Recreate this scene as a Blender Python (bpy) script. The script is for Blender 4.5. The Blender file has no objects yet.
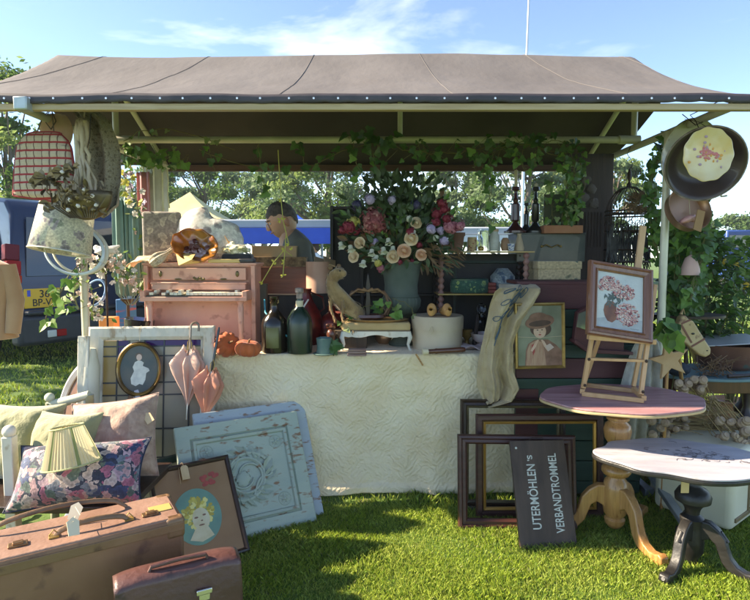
import bpy, bmesh, math, random
import numpy as np
from mathutils import Vector, Matrix, Euler, noise
random.seed(7); rng = np.random.default_rng(7)
R = math.radians; PI = math.pi; TAU = 2*math.pi
scene = bpy.context.scene
COL = scene.collection

# ---------------------------------------------------------------- camera
CH = 1.43; PITCH = R(4.5); FP = 560.0
cam_d = bpy.data.cameras.new('camera'); cam = bpy.data.objects.new('camera', cam_d); COL.objects.link(cam)
cam.location = (0, 0, CH); cam.rotation_euler = (PI/2 - PITCH, 0, 0)
cam_d.sensor_width = 36; cam_d.lens = 36*FP/750; cam_d.clip_start = .05; cam_d.clip_end = 800
scene.camera = cam
# ---------------------------------------------------------------- sky and sun (sun stands low to the left, a touch behind the camera)
SUN_EL = R(33); SUN_AZ = R(89.3)      # azimuth counted from +Y towards -X
to_sun = Vector((-math.sin(SUN_AZ)*math.cos(SUN_EL), math.cos(SUN_AZ)*math.cos(SUN_EL), math.sin(SUN_EL)))
w = bpy.data.worlds.new('World'); scene.world = w; w.use_nodes = True
nt = w.node_tree; nt.nodes.clear()
out = nt.nodes.new('ShaderNodeOutputWorld'); bg = nt.nodes.new('ShaderNodeBackground')
sky = nt.nodes.new('ShaderNodeTexSky'); sky.sky_type = 'NISHITA'; sky.sun_disc = False
sky.sun_elevation = SUN_EL; sky.sun_rotation = -SUN_AZ; sky.air_density = .9; sky.altitude = 2600; sky.dust_density = .0; sky.ozone_density = 4.0
tc = nt.nodes.new('ShaderNodeTexCoord'); mp = nt.nodes.new('ShaderNodeMapping'); mp.inputs['Scale'].default_value = (1.0, 1.0, 4.2)
mp.inputs['Rotation'].default_value = (0, R(-14), R(20)); mp.inputs['Location'].default_value = (.35, 1.2, .2)
n1 = nt.nodes.new('ShaderNodeTexNoise'); n1.inputs['Scale'].default_value = 1.7; n1.inputs['Detail'].default_value = 9; n1.inputs['Roughness'].default_value = .58
n1.inputs['Distortion'].default_value = .5
rmp = nt.nodes.new('ShaderNodeValToRGB'); rmp.color_ramp.elements[0].position = .54; rmp.color_ramp.elements[1].position = .92
rmp.color_ramp.elements[1].color = (.75, .75, .75, 1)
mix = nt.nodes.new('ShaderNodeMix'); mix.data_type = 'RGBA'
mix.inputs[7].default_value = (6.5, 7.0, 7.6, 1)
L = nt.links
L.new(tc.outputs['Generated'], mp.inputs[0]); L.new(mp.outputs[0], n1.inputs['Vector']); L.new(n1.outputs[0], rmp.inputs[0])
L.new(rmp.outputs[0], mix.inputs[0]); L.new(sky.outputs[0], mix.inputs[6]); L.new(mix.outputs[2], bg.inputs[0])
bg.inputs[1].default_value = .135; L.new(bg.outputs[0], out.inputs[0])
sd = bpy.data.lights.new('sun', 'SUN'); sun = bpy.data.objects.new('sun', sd); COL.objects.link(sun)
sd.energy = 5.0; sd.angle = R(.6); sd.color = (1, .93, .82)
sun.rotation_euler = (-to_sun).to_track_quat('-Z', 'Y').to_euler(); sun.location = to_sun*20
scene.view_settings.view_transform = 'Standard'; scene.view_settings.look = 'None'
scene.view_settings.gamma = 1; scene.view_settings.use_curve_mapping = False
scene.view_settings.exposure = 1.72
scene.view_settings.use_white_balance = True; scene.view_settings.white_balance_temperature = 7900
scene.render.engine = 'CYCLES'; scene.cycles.max_bounces = 7; scene.cycles.transparent_max_bounces = 12

# ---------------------------------------------------------------- measuring
_f = Vector((0, math.cos(PITCH), -math.sin(PITCH))); _u = Vector((0, math.sin(PITCH), math.cos(PITCH)))
def ray(px, py): return _f + Vector((1, 0, 0))*((px-375)/FP) + _u*((300-py)/FP)
def P(px, py, Y):
    r = ray(px, py); t = Y/r.y; return Vector((r.x*t, Y, CH + r.z*t))
def G(px, py, Z=0.0):
    r = ray(px, py); t = (Z-CH)/r.z; return Vector((r.x*t, r.y*t, Z))
def S(Y, z=1.1): return (Y*math.cos(PITCH) - (z-CH)*math.sin(PITCH))/FP
TT = .85
def T(px, py): return G(px, py, TT)

# ---------------------------------------------------------------- objects
def tag(o, label=None, cat=None, group=None, kind=None):
    if label: o['label'] = label
    if cat: o['category'] = cat
    if group: o['group'] = group
    if kind: o['kind'] = kind
    return o
def thing(name, label, cat, loc=(0, 0, 0), rz=0, group=None, M=None):
    o = bpy.data.objects.new(name, None); COL.objects.link(o); o.empty_display_size = .1
    o.matrix_world = M if M is not None else Matrix.Translation(Vector(loc)) @ Matrix.Rotation(rz, 4, 'Z')
    return tag(o, label, cat, group)
def copy_tree(o, parent=None):
    c = o.copy(); COL.objects.link(c); c.parent = parent
    for k in ('label', 'group'):
        if parent is None and k in c: del c[k]
    for ch in list(o.children): copy_tree(ch, c)
    return c
def frame3(BL, BR, TL):
    ex = (BR-BL); wd = ex.length; ex.normalize(); up = TL-BL; ez = up - ex*up.dot(ex); h = ez.length; ez.normalize(); ey = ez.cross(ex)
    o = (BL+BR)/2
    M = Matrix(((ex.x, ey.x, ez.x, o.x), (ex.y, ey.y, ez.y, o.y), (ex.z, ey.z, ez.z, o.z), (0, 0, 0, 1)))
    return M, wd, h
def basis(o, z, x=None):
    z = Vector(z).normalized(); x = Vector(x) if x is not None else (Vector((1, 0, 0)) if abs(z.x) < .9 else Vector((0, 1, 0)))
    y = z.cross(x).normalized(); x = y.cross(z)
    return Matrix(((x.x, y.x, z.x, o[0]), (x.y, y.y, z.y, o[1]), (x.z, y.z, z.z, o[2]), (0, 0, 0, 1)))

class MB:
    def __init__(s, M=None): s.v = []; s.f = []; s.mi = []; s.cur = 0; s.M = M or Matrix.Identity(4); s.st = []
    def push(s, M): s.st.append(s.M); s.M = s.M @ M; return s
    def pop(s): s.M = s.st.pop(); return s
    def mat(s, i): s.cur = i; return s
    def add(s, vs, fs):
        b = len(s.v); M = s.M
        for p in vs: s.v.append(tuple(M @ Vector(p)))
        for f in fs: s.f.append(tuple(b+i for i in f)); s.mi.append(s.cur)
        return b
    def box(s, c, sz, rot=None):
        x, y, z = [q/2 for q in sz]; Mt = Matrix.Translation(Vector(c))
        if rot: Mt = Mt @ Euler(rot).to_matrix().to_4x4()
        s.push(Mt)
        s.add([(-x,-y,-z),(x,-y,-z),(x,y,-z),(-x,y,-z),(-x,-y,z),(x,-y,z),(x,y,z),(-x,y,z)],
              [(0,3,2,1),(4,5,6,7),(0,1,5,4),(1,2,6,5),(2,3,7,6),(3,0,4,7)])
        s.pop(); return s
    def bar(s, a, b, w_, h_=None, x=None):
        a = Vector(a); b = Vector(b); h_ = h_ or w_; Ln = (b-a).length
        s.push(basis(a, b-a, x)); s.box((0, 0, Ln/2), (w_, h_, Ln)); s.pop(); return s
    def rings(s, rings, closed_u=True, cap=True):
        n = len(rings[0]); vs = [p for r in rings for p in r]; fs = []
        for i in range(len(rings)-1):
            for j in range(n if closed_u else n-1):
                k = (j+1) % n; fs.append((i*n+j, i*n+k, (i+1)*n+k, (i+1)*n+j))
        if cap and closed_u:
            fs.append(tuple(range(n-1, -1, -1))); fs.append(tuple((len(rings)-1)*n+j for j in range(n)))
        s.add(vs, fs); return s
    def tube(s, pts, r, n=8, cap=True, flat=1.0):
        pts = [Vector(p) for p in pts]; rr = r if isinstance(r, (list, tuple)) else [r]*len(pts); rings = []
        d = (pts[1]-pts[0]).normalized(); x = d.orthogonal().normalized()
        for i, p in enumerate(pts):
            a = pts[max(i-1, 0)]; b = pts[min(i+1, len(pts)-1)]; t = (b-a)
            if t.length < 1e-9: t = d
            t.normalize(); x = (x - t*x.dot(t))
            if x.length < 1e-6: x = t.orthogonal()
            x.normalize(); y = t.cross(x)
            rings.append([p + (x*math.cos(TAU*k/n) + y*math.sin(TAU*k/n)*flat)*rr[i] for k in range(n)])
        return s.rings(rings, True, cap)
    def cyl(s, a, b, r, r2=None, n=16): return s.tube([a, b], [r, r if r2 is None else r2], n)
    def lathe(s, prof, n=32, sx=1, sy=1, fn=None, cap=True):
        rings = []
        for i, (r, z) in enumerate(prof):
            ring = []
            for k in range(n):
                a = TAU*k/n; q = r*(fn(a, i, z) if fn else 1)
                ring.append((q*math.cos(a)*sx, q*math.sin(a)*sy, z))
            rings.append(ring)
        return s.rings(rings, True, cap)
    def ell(s, c, rad, n=14, m=9, nz=0, nsc=3, fn=None):
        rx, ry, rz = rad if isinstance(rad, (tuple, list)) else (rad,)*3; rings = []
        for i in range(m+1):
            t = PI*(i/m) if 0 < i < m else (.02 if i == 0 else PI-.02); ring = []
            for k in range(n):
                a = TAU*k/n; d = Vector((math.sin(t)*math.cos(a), math.sin(t)*math.sin(a), -math.cos(t)))
                q = 1 + (nz*noise.noise(d*nsc + Vector(c)*7) if nz else 0)
                if fn: q *= fn(d)
                ring.append((c[0]+d.x*rx*q, c[1]+d.y*ry*q, c[2]+d.z*rz*q))
            rings.append(ring)
        return s.rings(rings)
    def prism(s, poly, y0, y1):      # outline in x,z; thickness along y
        n = len(poly); s.add([(p[0], y0, p[1]) for p in poly] + [(p[0], y1, p[1]) for p in poly],
              [tuple(range(n)), tuple(range(2*n-1, n-1, -1))] + [(i, i+n, (i+1) % n+n, (i+1) % n) for i in range(n)]); return s
    def slab(s, poly, z0, z1):       # outline in x,y; thickness along z
        n = len(poly); s.add([(p[0], p[1], z0) for p in poly] + [(p[0], p[1], z1) for p in poly],
              [tuple(range(n-1, -1, -1)), tuple(range(n, 2*n))] + [(i, (i+1) % n, (i+1) % n+n, i+n) for i in range(n)]); return s
    def grid(s, fn, nu, nv):
        s.add([fn(i/nu, j/nv) for j in range(nv+1) for i in range(nu+1)],
              [(j*(nu+1)+i, j*(nu+1)+i+1, (j+1)*(nu+1)+i+1, (j+1)*(nu+1)+i) for j in range(nv) for i in range(nu)]); return s
    def frame(s, w_, h_, prof):      # picture frame; profile = (inset, y) loop; stands on z=0 centred in x
        rings = []
        for (a, y) in prof:
            rings.append([(-w_/2+a, y, a), (w_/2-a, y, a), (w_/2-a, y, h_-a), (-w_/2+a, y, h_-a)])
        n = 4; m = len(rings)
        s.add([p for r in rings for p in r], [(i*4+j, i*4+(j+1) % 4, ((i+1) % m)*4+(j+1) % 4, ((i+1) % m)*4+j) for i in range(m) for j in range(4)]); return s
    def ring(s, a_, b_, prof, n=40, c=(0, 0)):      # oval frame in x,z
        rings = [[(c[0]+(a_-q)*math.cos(TAU*k/n), y, c[1]+(b_-q)*math.sin(TAU*k/n)) for k in range(n)] for (q, y) in prof]
        m = len(rings)
        s.add([p for r in rings for p in r], [(i*n+j, i*n+(j+1) % n, ((i+1) % m)*n+(j+1) % n, ((i+1) % m)*n+j) for i in range(m) for j in range(n)]); return s
    def build(s, name, mat, parent=None, smooth=True, bevel=0, solid=0, sub=0, recalc=True, autos=40, seg=2):
        me = bpy.data.meshes.new(name); me.from_pydata(s.v, [], s.f)
        mats = mat if isinstance(mat, (list, tuple)) else [mat]
        for m in mats:
            if m: me.materials.append(m)
        if len(mats) > 1: me.polygons.foreach_set('material_index', s.mi)
        me.update()
        if recalc and len(s.v) < 30000:
            b = bmesh.new(); b.from_mesh(me); bmesh.ops.recalc_face_normals(b, faces=b.faces); b.to_mesh(me); b.free()
        me.polygons.foreach_set('use_smooth', [bool(smooth)]*len(me.polygons))
        if smooth and autos: me.set_sharp_from_angle(angle=R(autos))
        o = bpy.data.objects.new(name, me); COL.objects.link(o)
        if parent is not None: o.parent = parent
        if solid: md = o.modifiers.new('solid', 'SOLIDIFY'); md.thickness = solid; md.offset = 0
        if bevel: md = o.modifiers.new('bevel', 'BEVEL'); md.width = bevel; md.segments = seg; md.limit_method = 'ANGLE'; md.angle_limit = R(35)
        if sub: md = o.modifiers.new('sub', 'SUBSURF'); md.levels = sub; md.render_levels = sub
        return o
def solo(mb, name, mat, label, cat, group=None, loc=None, **k):   # a thing that is one mesh
    o = mb.build(name, mat, None, **k); tag(o, label, cat, group)
    if loc is not None: o.location = loc
    return o
def np_mesh(name, V, F, mats, parent=None, mi=None, smooth=False):
    n = F.shape[1]; me = bpy.data.meshes.new(name); me.vertices.add(len(V)); me.vertices.foreach_set('co', V.astype(np.float32).ravel())
    me.loops.add(F.size); me.loops.foreach_set('vertex_index', F.astype(np.int32).ravel())
    me.polygons.add(len(F)); me.polygons.foreach_set('loop_start', np.arange(0, F.size, n, dtype=np.int32))
    for m in (mats if isinstance(mats, (list, tuple)) else [mats]): me.materials.append(m)
    if mi is not None: me.polygons.foreach_set('material_index', mi.astype(np.int32))
    me.update(); me.validate(); 
    if smooth: me.polygons.foreach_set('use_smooth', [True]*len(me.polygons))
    o = bpy.data.objects.new(name, me); COL.objects.link(o)
    if parent is not None: o.parent = parent
    return o
def text_mesh(txt, size, depth=.0008, sx=1, bold=0):
    cu = bpy.data.curves.new('letters', 'FONT'); cu.body = txt; cu.size = size; cu.extrude = depth; cu.align_x = 'CENTER'; cu.align_y = 'CENTER'; cu.offset = bold
    o = bpy.data.objects.new('letters', cu); COL.objects.link(o); dg = bpy.context.evaluated_depsgraph_get(); me = bpy.data.meshes.new_from_object(o.evaluated_get(dg))
    bpy.data.objects.remove(o); me.transform(Matrix.Scale(sx, 4, (1, 0, 0))); return me
def text(name, txt, size, mat, parent, M, **k):
    me = text_mesh(txt, size, **k); me.transform(M); me.materials.clear(); me.materials.append(mat)
    o = bpy.data.objects.new(name, me); COL.objects.link(o); o.parent = parent; return o

# ---------------------------------------------------------------- materials
_mc = {}
def mat(name, c, rough=.6, c2=None, sc=8, c3=None, bump=0, bsc=60, metal=0, stretch=None, det=5, lo=.35, hi=.65, trans=0, sheen=0, coat=0, spec=None, rotv=None, dist=0, glass=0, ior=1.45, spots=None):
    if name in _mc: return _mc[name]
    m = bpy.data.materials.new(name); m.use_nodes = True; nt = m.node_tree; N = nt.nodes; L = nt.links; b = N['Principled BSDF']
    b.inputs['Roughness'].default_value = rough; b.inputs['Metallic'].default_value = metal; b.inputs['Base Color'].default_value = (*c, 1)
    if sheen: b.inputs['Sheen Weight'].default_value = sheen
    if coat: b.inputs['Coat Weight'].default_value = coat
    if spec is not None: b.inputs['Specular IOR Level'].default_value = spec
    if glass: b.inputs['Transmission Weight'].default_value = glass; b.inputs['IOR'].default_value = ior
    tc = N.new('ShaderNodeTexCoord'); mp = N.new('ShaderNodeMapping'); L.new(tc.outputs['Object'], mp.inputs[0])
    if stretch: mp.inputs['Scale'].default_value = stretch
    if rotv: mp.inputs['Rotation'].default_value = rotv
    col = None
    if c2 is not None:
        n = N.new('ShaderNodeTexNoise'); n.inputs['Scale'].default_value = sc; n.inputs['Detail'].default_value = det; n.inputs['Distortion'].default_value = dist; L.new(mp.outputs[0], n.inputs['Vector'])
        r = N.new('ShaderNodeValToRGB'); r.color_ramp.elements[0].position = lo; r.color_ramp.elements[1].position = hi
        r.color_ramp.elements[0].color = (*c, 1); r.color_ramp.elements[1].color = (*c2, 1)
        L.new(n.outputs[0], r.inputs[0]); col = r.outputs[0]
        if c3 is not None:
            n3 = N.new('ShaderNodeTexNoise'); n3.inputs['Scale'].default_value = sc*3.3; n3.inputs['Detail'].default_value = det; L.new(mp.outputs[0], n3.inputs['Vector'])
            r3 = N.new('ShaderNodeValToRGB'); r3.color_ramp.elements[0].position = .58; r3.color_ramp.elements[1].position = .68
            mx = N.new('ShaderNodeMix'); mx.data_type = 'RGBA'; L.new(n3.outputs[0], r3.inputs[0]); L.new(r3.outputs[0], mx.inputs[0]); L.new(col, mx.inputs[6]); mx.inputs[7].default_value = (*c3, 1); col = mx.outputs[2]
        L.new(col, b.inputs['Base Color'])
    if bump:
        n = N.new('ShaderNodeTexNoise'); n.inputs['Scale'].default_value = bsc; n.inputs['Detail'].default_value = 6; L.new(mp.outputs[0], n.inputs['Vector'])
        bp = N.new('ShaderNodeBump'); bp.inputs['Strength'].default_value = bump; bp.inputs['Distance'].default_value = .01; L.new(n.outputs[0], bp.inputs['Height']); L.new(bp.outputs[0], b.inputs['Normal'])
    if trans:
        t = N.new('ShaderNodeBsdfTranslucent'); ms = N.new('ShaderNodeMixShader'); ms.inputs[0].default_value = trans
        if col is not None: L.new(col, t.inputs[0])
        else: t.inputs[0].default_value = (*c, 1)
        L.new(b.outputs[0], ms.inputs[1]); L.new(t.outputs[0], ms.inputs[2]); L.new(ms.outputs[0], N['Material Output'].inputs[0])
    _mc[name] = m; return m
def wood(name, c, c2, rough=.45, sc=6, axis='z', bump=.15, coat=0, c3=None):
    st = {'x': (.6, 8, 8), 'y': (8, .6, 8), 'z': (8, 8, .6)}[axis]
    return mat(name, c, rough, c2, sc=sc, stretch=st, bump=bump, bsc=22, det=7, coat=coat, dist=.6, lo=.3, hi=.7, c3=c3)
def patt(name, base, cols, sc=30, rough=.8, thr=.5, bump=.2, trans=0, sheen=.2, dsc=2.0):
    """woven or printed flowers: voronoi cells given cloth colours, cut by a noise mask"""
    if name in _mc: return _mc[name]
    m = bpy.data.materials.new(name); m.use_nodes = True; N = m.node_tree.nodes; L = m.node_tree.links; b = N['Principled BSDF']; b.inputs['Roughness'].default_value = rough
    b.inputs['Sheen Weight'].default_value = sheen
    tc = N.new('ShaderNodeTexCoord'); nz = N.new('ShaderNodeTexNoise'); nz.inputs['Scale'].default_value = sc*.7; nz.inputs['Detail'].default_value = 3; L.new(tc.outputs['Object'], nz.inputs['Vector'])
    av = N.new('ShaderNodeVectorMath'); av.operation = 'MULTIPLY_ADD'; av.inputs[1].default_value = (dsc/sc,)*3; L.new(nz.outputs['Color'], av.inputs[0]); L.new(tc.outputs['Object'], av.inputs[2])
    vo = N.new('ShaderNodeTexVoronoi'); vo.inputs['Scale'].default_value = sc; L.new(av.outputs[0], vo.inputs['Vector'])
    sp = N.new('ShaderNodeSeparateColor'); L.new(vo.outputs['Color'], sp.inputs[0])
    r = N.new('ShaderNodeValToRGB'); r.color_ramp.interpolation = 'CONSTANT'
    while len(r.color_ramp.elements) < len(cols): r.color_ramp.elements.new(.5)
    for i, c in enumerate(cols): r.color_ramp.elements[i].position = i/len(cols); r.color_ramp.elements[i].color = (*c, 1)
    L.new(sp.outputs[0], r.inputs[0])
    lt = N.new('ShaderNodeMath'); lt.operation = 'LESS_THAN'; lt.inputs[1].default_value = thr; L.new(vo.outputs['Distance'], lt.inputs[0])
    mx = N.new('ShaderNodeMix'); mx.data_type = 'RGBA'; L.new(lt.outputs[0], mx.inputs[0]); mx.inputs[6].default_value = (*base, 1); L.new(r.outputs[0], mx.inputs[7])
    # petal veins
    r2 = N.new('ShaderNodeMapRange'); r2.inputs[1].default_value = 0; r2.inputs[2].default_value = thr; r2.inputs[3].default_value = .62; r2.inputs[4].default_value = 1.15; L.new(vo.outputs['Distance'], r2.inputs[0])
    n2 = N.new('ShaderNodeTexNoise'); n2.inputs['Scale'].default_value = sc*4; L.new(tc.outputs['Object'], n2.inputs['Vector'])
    m2 = N.new('ShaderNodeMapRange'); m2.inputs[1].default_value = .3; m2.inputs[2].default_value = .7; m2.inputs[3].default_value = .7; m2.inputs[4].default_value = 1.2; L.new(n2.outputs[0], m2.inputs[0])
    mu = N.new('ShaderNodeMath'); mu.operation = 'MULTIPLY'; L.new(r2.outputs[0], mu.inputs[0]); L.new(m2.outputs[0], mu.inputs[1])
    vm = N.new('ShaderNodeVectorMath'); vm.operation = 'SCALE'; L.new(mx.outputs[2], vm.inputs[0]); L.new(mu.outputs[0], vm.inputs['Scale']); L.new(vm.outputs[0], b.inputs['Base Color'])
    bp = N.new('ShaderNodeBump'); bp.inputs['Strength'].default_value = bump; bp.inputs['Distance'].default_value = .005; L.new(n2.outputs[0], bp.inputs['Height']); L.new(bp.outputs[0], b.inputs['Normal'])
    if trans:
        t = N.new('ShaderNodeBsdfTranslucent'); ms = N.new('ShaderNodeMixShader'); ms.inputs[0].default_value = trans; L.new(vm.outputs[0], t.inputs[0])
        L.new(b.outputs[0], ms.inputs[1]); L.new(t.outputs[0], ms.inputs[2]); L.new(ms.outputs[0], N['Material Output'].inputs[0])
    _mc[name] = m; return m

pole_m = mat('cream_pole', (.62, .60, .47), .4, (.5, .47, .36), sc=5, bump=.05, metal=.1)
oak = wood('oak', (.30, .17, .07), (.42, .26, .12))
pine = wood('pine', (.34, .155, .045), (.50, .26, .09), coat=.35, rough=.38, c3=(.24, .10, .03))
darkw = wood('dark_wood', (.020, .010, .007), (.045, .022, .014), rough=.4, coat=.1)
mahog = wood('mahogany', (.07, .022, .012), (.13, .042, .022), rough=.3, coat=.3)
black = mat('black_paint', (.012, .012, .012), .3, (.03, .028, .025), sc=12, coat=.2)
gold = mat('old_gold', (.42, .27, .08), .35, (.28, .17, .05), sc=20, metal=.55, bump=.1)
iron = mat('dark_iron', (.03, .026, .024), .5, (.07, .04, .025), sc=20, metal=.6)
white_p = mat('old_white_paint', (.70, .67, .58), .5, (.58, .54, .44), sc=6, c3=(.45, .38, .28), bump=.15, bsc=30)
paper = mat('paper_tag', (.62, .45, .26), .8, (.55, .38, .2), sc=20)
string_m = mat('string', (.55, .45, .3), .9)
glass_m = mat('clear_glass', (.95, .97, .97), .03, glass=1)
leaf_d = mat('ivy_leaf', (.035, .09, .02), .42, (.08, .17, .035), sc=14, trans=.3)
leaf_l = mat('ivy_leaf_light', (.10, .22, .035), .45, (.16, .30, .05), sc=14, trans=.35)
leaf_v = mat('ivy_leaf_pale', (.33, .38, .18), .5, (.22, .30, .10), sc=14, trans=.3)
stem_m = mat('stem', (.16, .17, .05), .7, (.11, .08, .03), sc=20)

# ---------------------------------------------------------------- leaves
IVY = [(0, 0), (.34, -.12), (.52, .2), (.3, .42), (.26, .62), (0, 1.0), (-.26, .62), (-.3, .42), (-.52, .2), (-.34, -.12)]
OVAL = [(0, 0), (.2, .25), (.24, .5), (.14, .8), (0, 1), (-.14, .8), (-.24, .5), (-.2, .25)]
LONG = [(0, 0), (.07, .2), (.085, .5), (.04, .85), (0, 1), (-.04, .85), (-.085, .5), (-.07, .2)]
def leaf(mb, p, d, nrm, size, shape=OVAL, fold=.18):
    mb.push(basis(p, nrm, None))
    # align y with d
    z = Vector(nrm).normalized(); d = Vector(d); d = d - z*d.dot(z)
    if d.length < 1e-5: d = z.orthogonal()
    d.normalize(); x = d.cross(z); mb.pop()
    M = Matrix(((x.x, d.x, z.x, p[0]), (x.y, d.y, z.y, p[1]), (x.z, d.z, z.z, p[2]), (0, 0, 0, 1)))
    mb.push(M); n = len(shape)
    vs = [(q[0]*size, q[1]*size, abs(q[0])*size*fold - .12*size*q[1]*q[1]) for q in shape] + [(0, .42*size, -.02*size)]
    mb.add(vs, [(i, (i+1) % n, n) for i in range(n)]); mb.pop()
def rv(s=1): return Vector((random.uniform(-s, s), random.uniform(-s, s), random.uniform(-s, s)))
def vine(parent, pts, n, size, name='vine', shape=IVY, mats=None, spread=.03, r=.002, face=Vector((0, -1, .3)), jit=.6):
    """a stem along pts with n leaves off it"""
    pts = [Vector(p) for p in pts]; ln = [0]
    for a, b in zip(pts, pts[1:]): ln.append(ln[-1]+(b-a).length)
    def at_(t):
        q = t*ln[-1]
        for i in range(len(pts)-1):
            if q <= ln[i+1] or i == len(pts)-2:
                k = (q-ln[i])/max(ln[i+1]-ln[i], 1e-6); return pts[i].lerp(pts[i+1], k)
    m = max(8, len(pts)*4); fine = [at_(i/m) + rv(spread*.25) for i in range(m+1)]
    st = MB(); st.tube(fine, r, 5)
    lf = MB()
    for i in range(n):
        p = at_(random.random()); q = p + rv(spread); st.tube([p, q], r*.6, 4, cap=False)
        lf.mat(random.choice((0, 0, 1, 1, 2) if mats is None or len(mats) > 2 else (0,)))
        leaf(lf, q, rv() + Vector((0, 0, -.6)), face + rv(jit), size*random.uniform(.6, 1.2), shape)
    st.build('stem', stem_m, parent); lf.build('foliage', mats or [leaf_d, leaf_l, leaf_v], parent, smooth=False, recalc=False)
# ================================================================ ground
gm = mat('grass_ground', (.05, .10, .012), .9, (.09, .16, .02), sc=3, c3=(.13, .14, .04), bump=.6, bsc=60)
g = MB(); g.add([(-300, -60, 0), (300, -60, 0), (300, 500, 0), (-300, 500, 0)], [(0, 1, 2, 3)])
tag(g.build('ground', gm, smooth=False), kind='structure')
def blades(x0, x1, y0, y1, n, h, wd, seed):
    r = np.random.default_rng(seed); x = r.uniform(x0, x1, n); y = r.uniform(y0, y1, n)
    cl = .75 + .35*np.sin(x*5+np.sin(y*7)) * np.sin(y*6 + 1.3)
    hh = h*r.uniform(.5, 1.25, n)*cl; a = r.uniform(0, TAU, n); ln = hh*r.uniform(.1, .9, n); la = r.uniform(0, TAU, n)
    V = np.zeros((n, 4, 3)); dx = np.cos(a)*wd/2; dy = np.sin(a)*wd/2
    V[:, 0] = np.stack([x-dx, y-dy, 0*x], 1); V[:, 1] = np.stack([x+dx, y+dy, 0*x], 1)
    mx = x+np.cos(la)*ln*.35; my = y+np.sin(la)*ln*.35
    V[:, 2] = np.stack([mx+dx*.8, my+dy*.8, hh*.6], 1); V[:, 3] = np.stack([x+np.cos(la)*ln, y+np.sin(la)*ln, hh], 1)
    F = np.arange(n*4).reshape(n, 4); F = F[:, [0, 1, 2, 3]]
    return V.reshape(-1, 3), F, r.integers(0, 4, n)
ga = mat('grass_blade', (.085, .17, .014), .5, (.17, .27, .03), sc=2.2, trans=.35)
gb = mat('grass_blade_light', (.30, .40, .045), .5, (.38, .45, .09), sc=3, trans=.4)
gc = mat('grass_blade_dry', (.28, .27, .09), .6, (.18, .22, .05), sc=3, trans=.3)
A = [blades(-1.7, 2.6, 1.9, 3.1, 170000, .031, .0030, 1), blades(-3.0, 3.4, 3.1, 5.2, 60000, .05, .006, 2), blades(-7, 8, 5.2, 12, 50000, .06, .016, 3)]
off = 0; Vs = []; Fs = []; Ms = []
for V, F, k in A: Vs.append(V); Fs.append(F+off); Ms.append(k); off += len(V)
mi = np.concatenate(Ms); mi = np.where(mi == 3, np.where(rng.random(len(mi)) < .25, 2, 1), np.minimum(mi, 1))
tag(np_mesh('grass', np.concatenate(Vs), np.concatenate(Fs), [ga, gb, gc], mi=mi), 'short mown green grass around the stall', 'grass', kind='stuff')

# ================================================================ market stall
canvas_m = mat('brown_canvas', (.088, .078, .074), .8, (.125, .113, .108), sc=1.4, det=12, bump=.35, bsc=14, stretch=(1.6, .8, 1))
hem_m = mat('canvas_hem', (.035, .03, .04), .6, (.06, .05, .06), sc=9)
stall = thing('market_stall', 'long market stall with dark brown canvas roof on cream metal poles', 'market stall', (0, 3.65, 0))
O = Vector((0, 3.65, 0))
YF, YR, YB, ZE, ZR = 2.63, 3.65, 4.62, 2.165, 2.70
def canvas(u, v):
    Y = YF + (YB-YF)*v
    ur = lambda a, b, c: (a*(YR-Y)+b*(Y-YF))/(YR-YF) if Y < YR else (b*(YB-Y)+c*(Y-YR))/(YB-YR)
    xl = ur(-2.62, -2.16, -2.1); xr = ur(2.35, 1.9, 1.86); x = xl + (xr-xl)*u
    t = (Y-YF)/(YR-YF) if Y < YR else (YB-Y)/(YB-YR)
    z = ZE + (ZR-ZE)*(t - .07*math.sin(PI*t))
    if x > 1.62: z -= .20*((x-1.62)/.33)**.9 * t
    if x < -2.0: z -= .25*((-x-2.0)/.16)**.8*t*(1 if Y > YR else .5)
    z += .012*math.sin(x*2.1+1)*t + .006*noise.noise(Vector((x*3, Y*4, 0))) + .004*noise.noise(Vector((x*9+Y*6, Y*7-x*3, 2)))*math.sin(PI*min(1, t+.15)) + .010*math.sin(x*5.2)*math.sin(PI*t)*.6
    return (x, Y-3.65, z)
c = MB(); c.grid(canvas, 160, 60); c.build('canopy', canvas_m, stall, autos=60)
for k_ in (18, 44, 70, 96, 122, 146):
    sm = MB(); sm.tube([Vector(canvas(k_/160, j/60))+Vector((0, 0, .002)) for j in range(61)], .0016, 4, flat=.6); sm.build('seam', canvas_m, stall)
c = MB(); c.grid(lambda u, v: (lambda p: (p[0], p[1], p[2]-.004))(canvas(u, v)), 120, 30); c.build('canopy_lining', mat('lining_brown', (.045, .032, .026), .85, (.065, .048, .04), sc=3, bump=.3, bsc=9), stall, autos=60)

h = MB()
def hem(u, v):
    x = -2.62 + 4.97*u; sc = .036 + .005*abs(math.sin(x*PI/.115))
    return (x, YF-3.65-.006 + .004*math.sin(x*9), ZE + .008*noise.noise(Vector((x*3, 7, 0))) + .004 - sc*v)
h.grid(hem, 260, 3); hm = h.build('hem', hem_m, stall, solid=.003)
for i in range(34):
    x = -2.05 + i*.118 + .008*math.sin(i*2.3); e = MB(); e.push(Matrix.Translation((x, YF-3.65-.012, ZE-.018)) @ Matrix.Rotation(PI/2, 4, 'X'))
    e.lathe([(.0018, -.001), (.0046, -.001), (.005, .001), (.0018, .0015)], 8); e.build('eyelet', mat('eyelet', (.7, .72, .75), .3, metal=.5), hm)
bm_w = wood('beam_wood', (.36, .25, .12), (.48, .36, .2), axis='x')
b = MB(); b.box((-.05, YF+.02-3.65, ZE-.052), (4.2, .035, .03)); b.build('front_beam', bm_w, stall, bevel=.003)
b = MB(); b.box((0, YB-.03-3.65, ZE-.03), (3.5, .04, .05)); b.build('back_beam', wood('back_wood', (.10, .045, .025), (.15, .07, .04), axis='x'), stall, bevel=.003)
XP = 1.69
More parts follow.
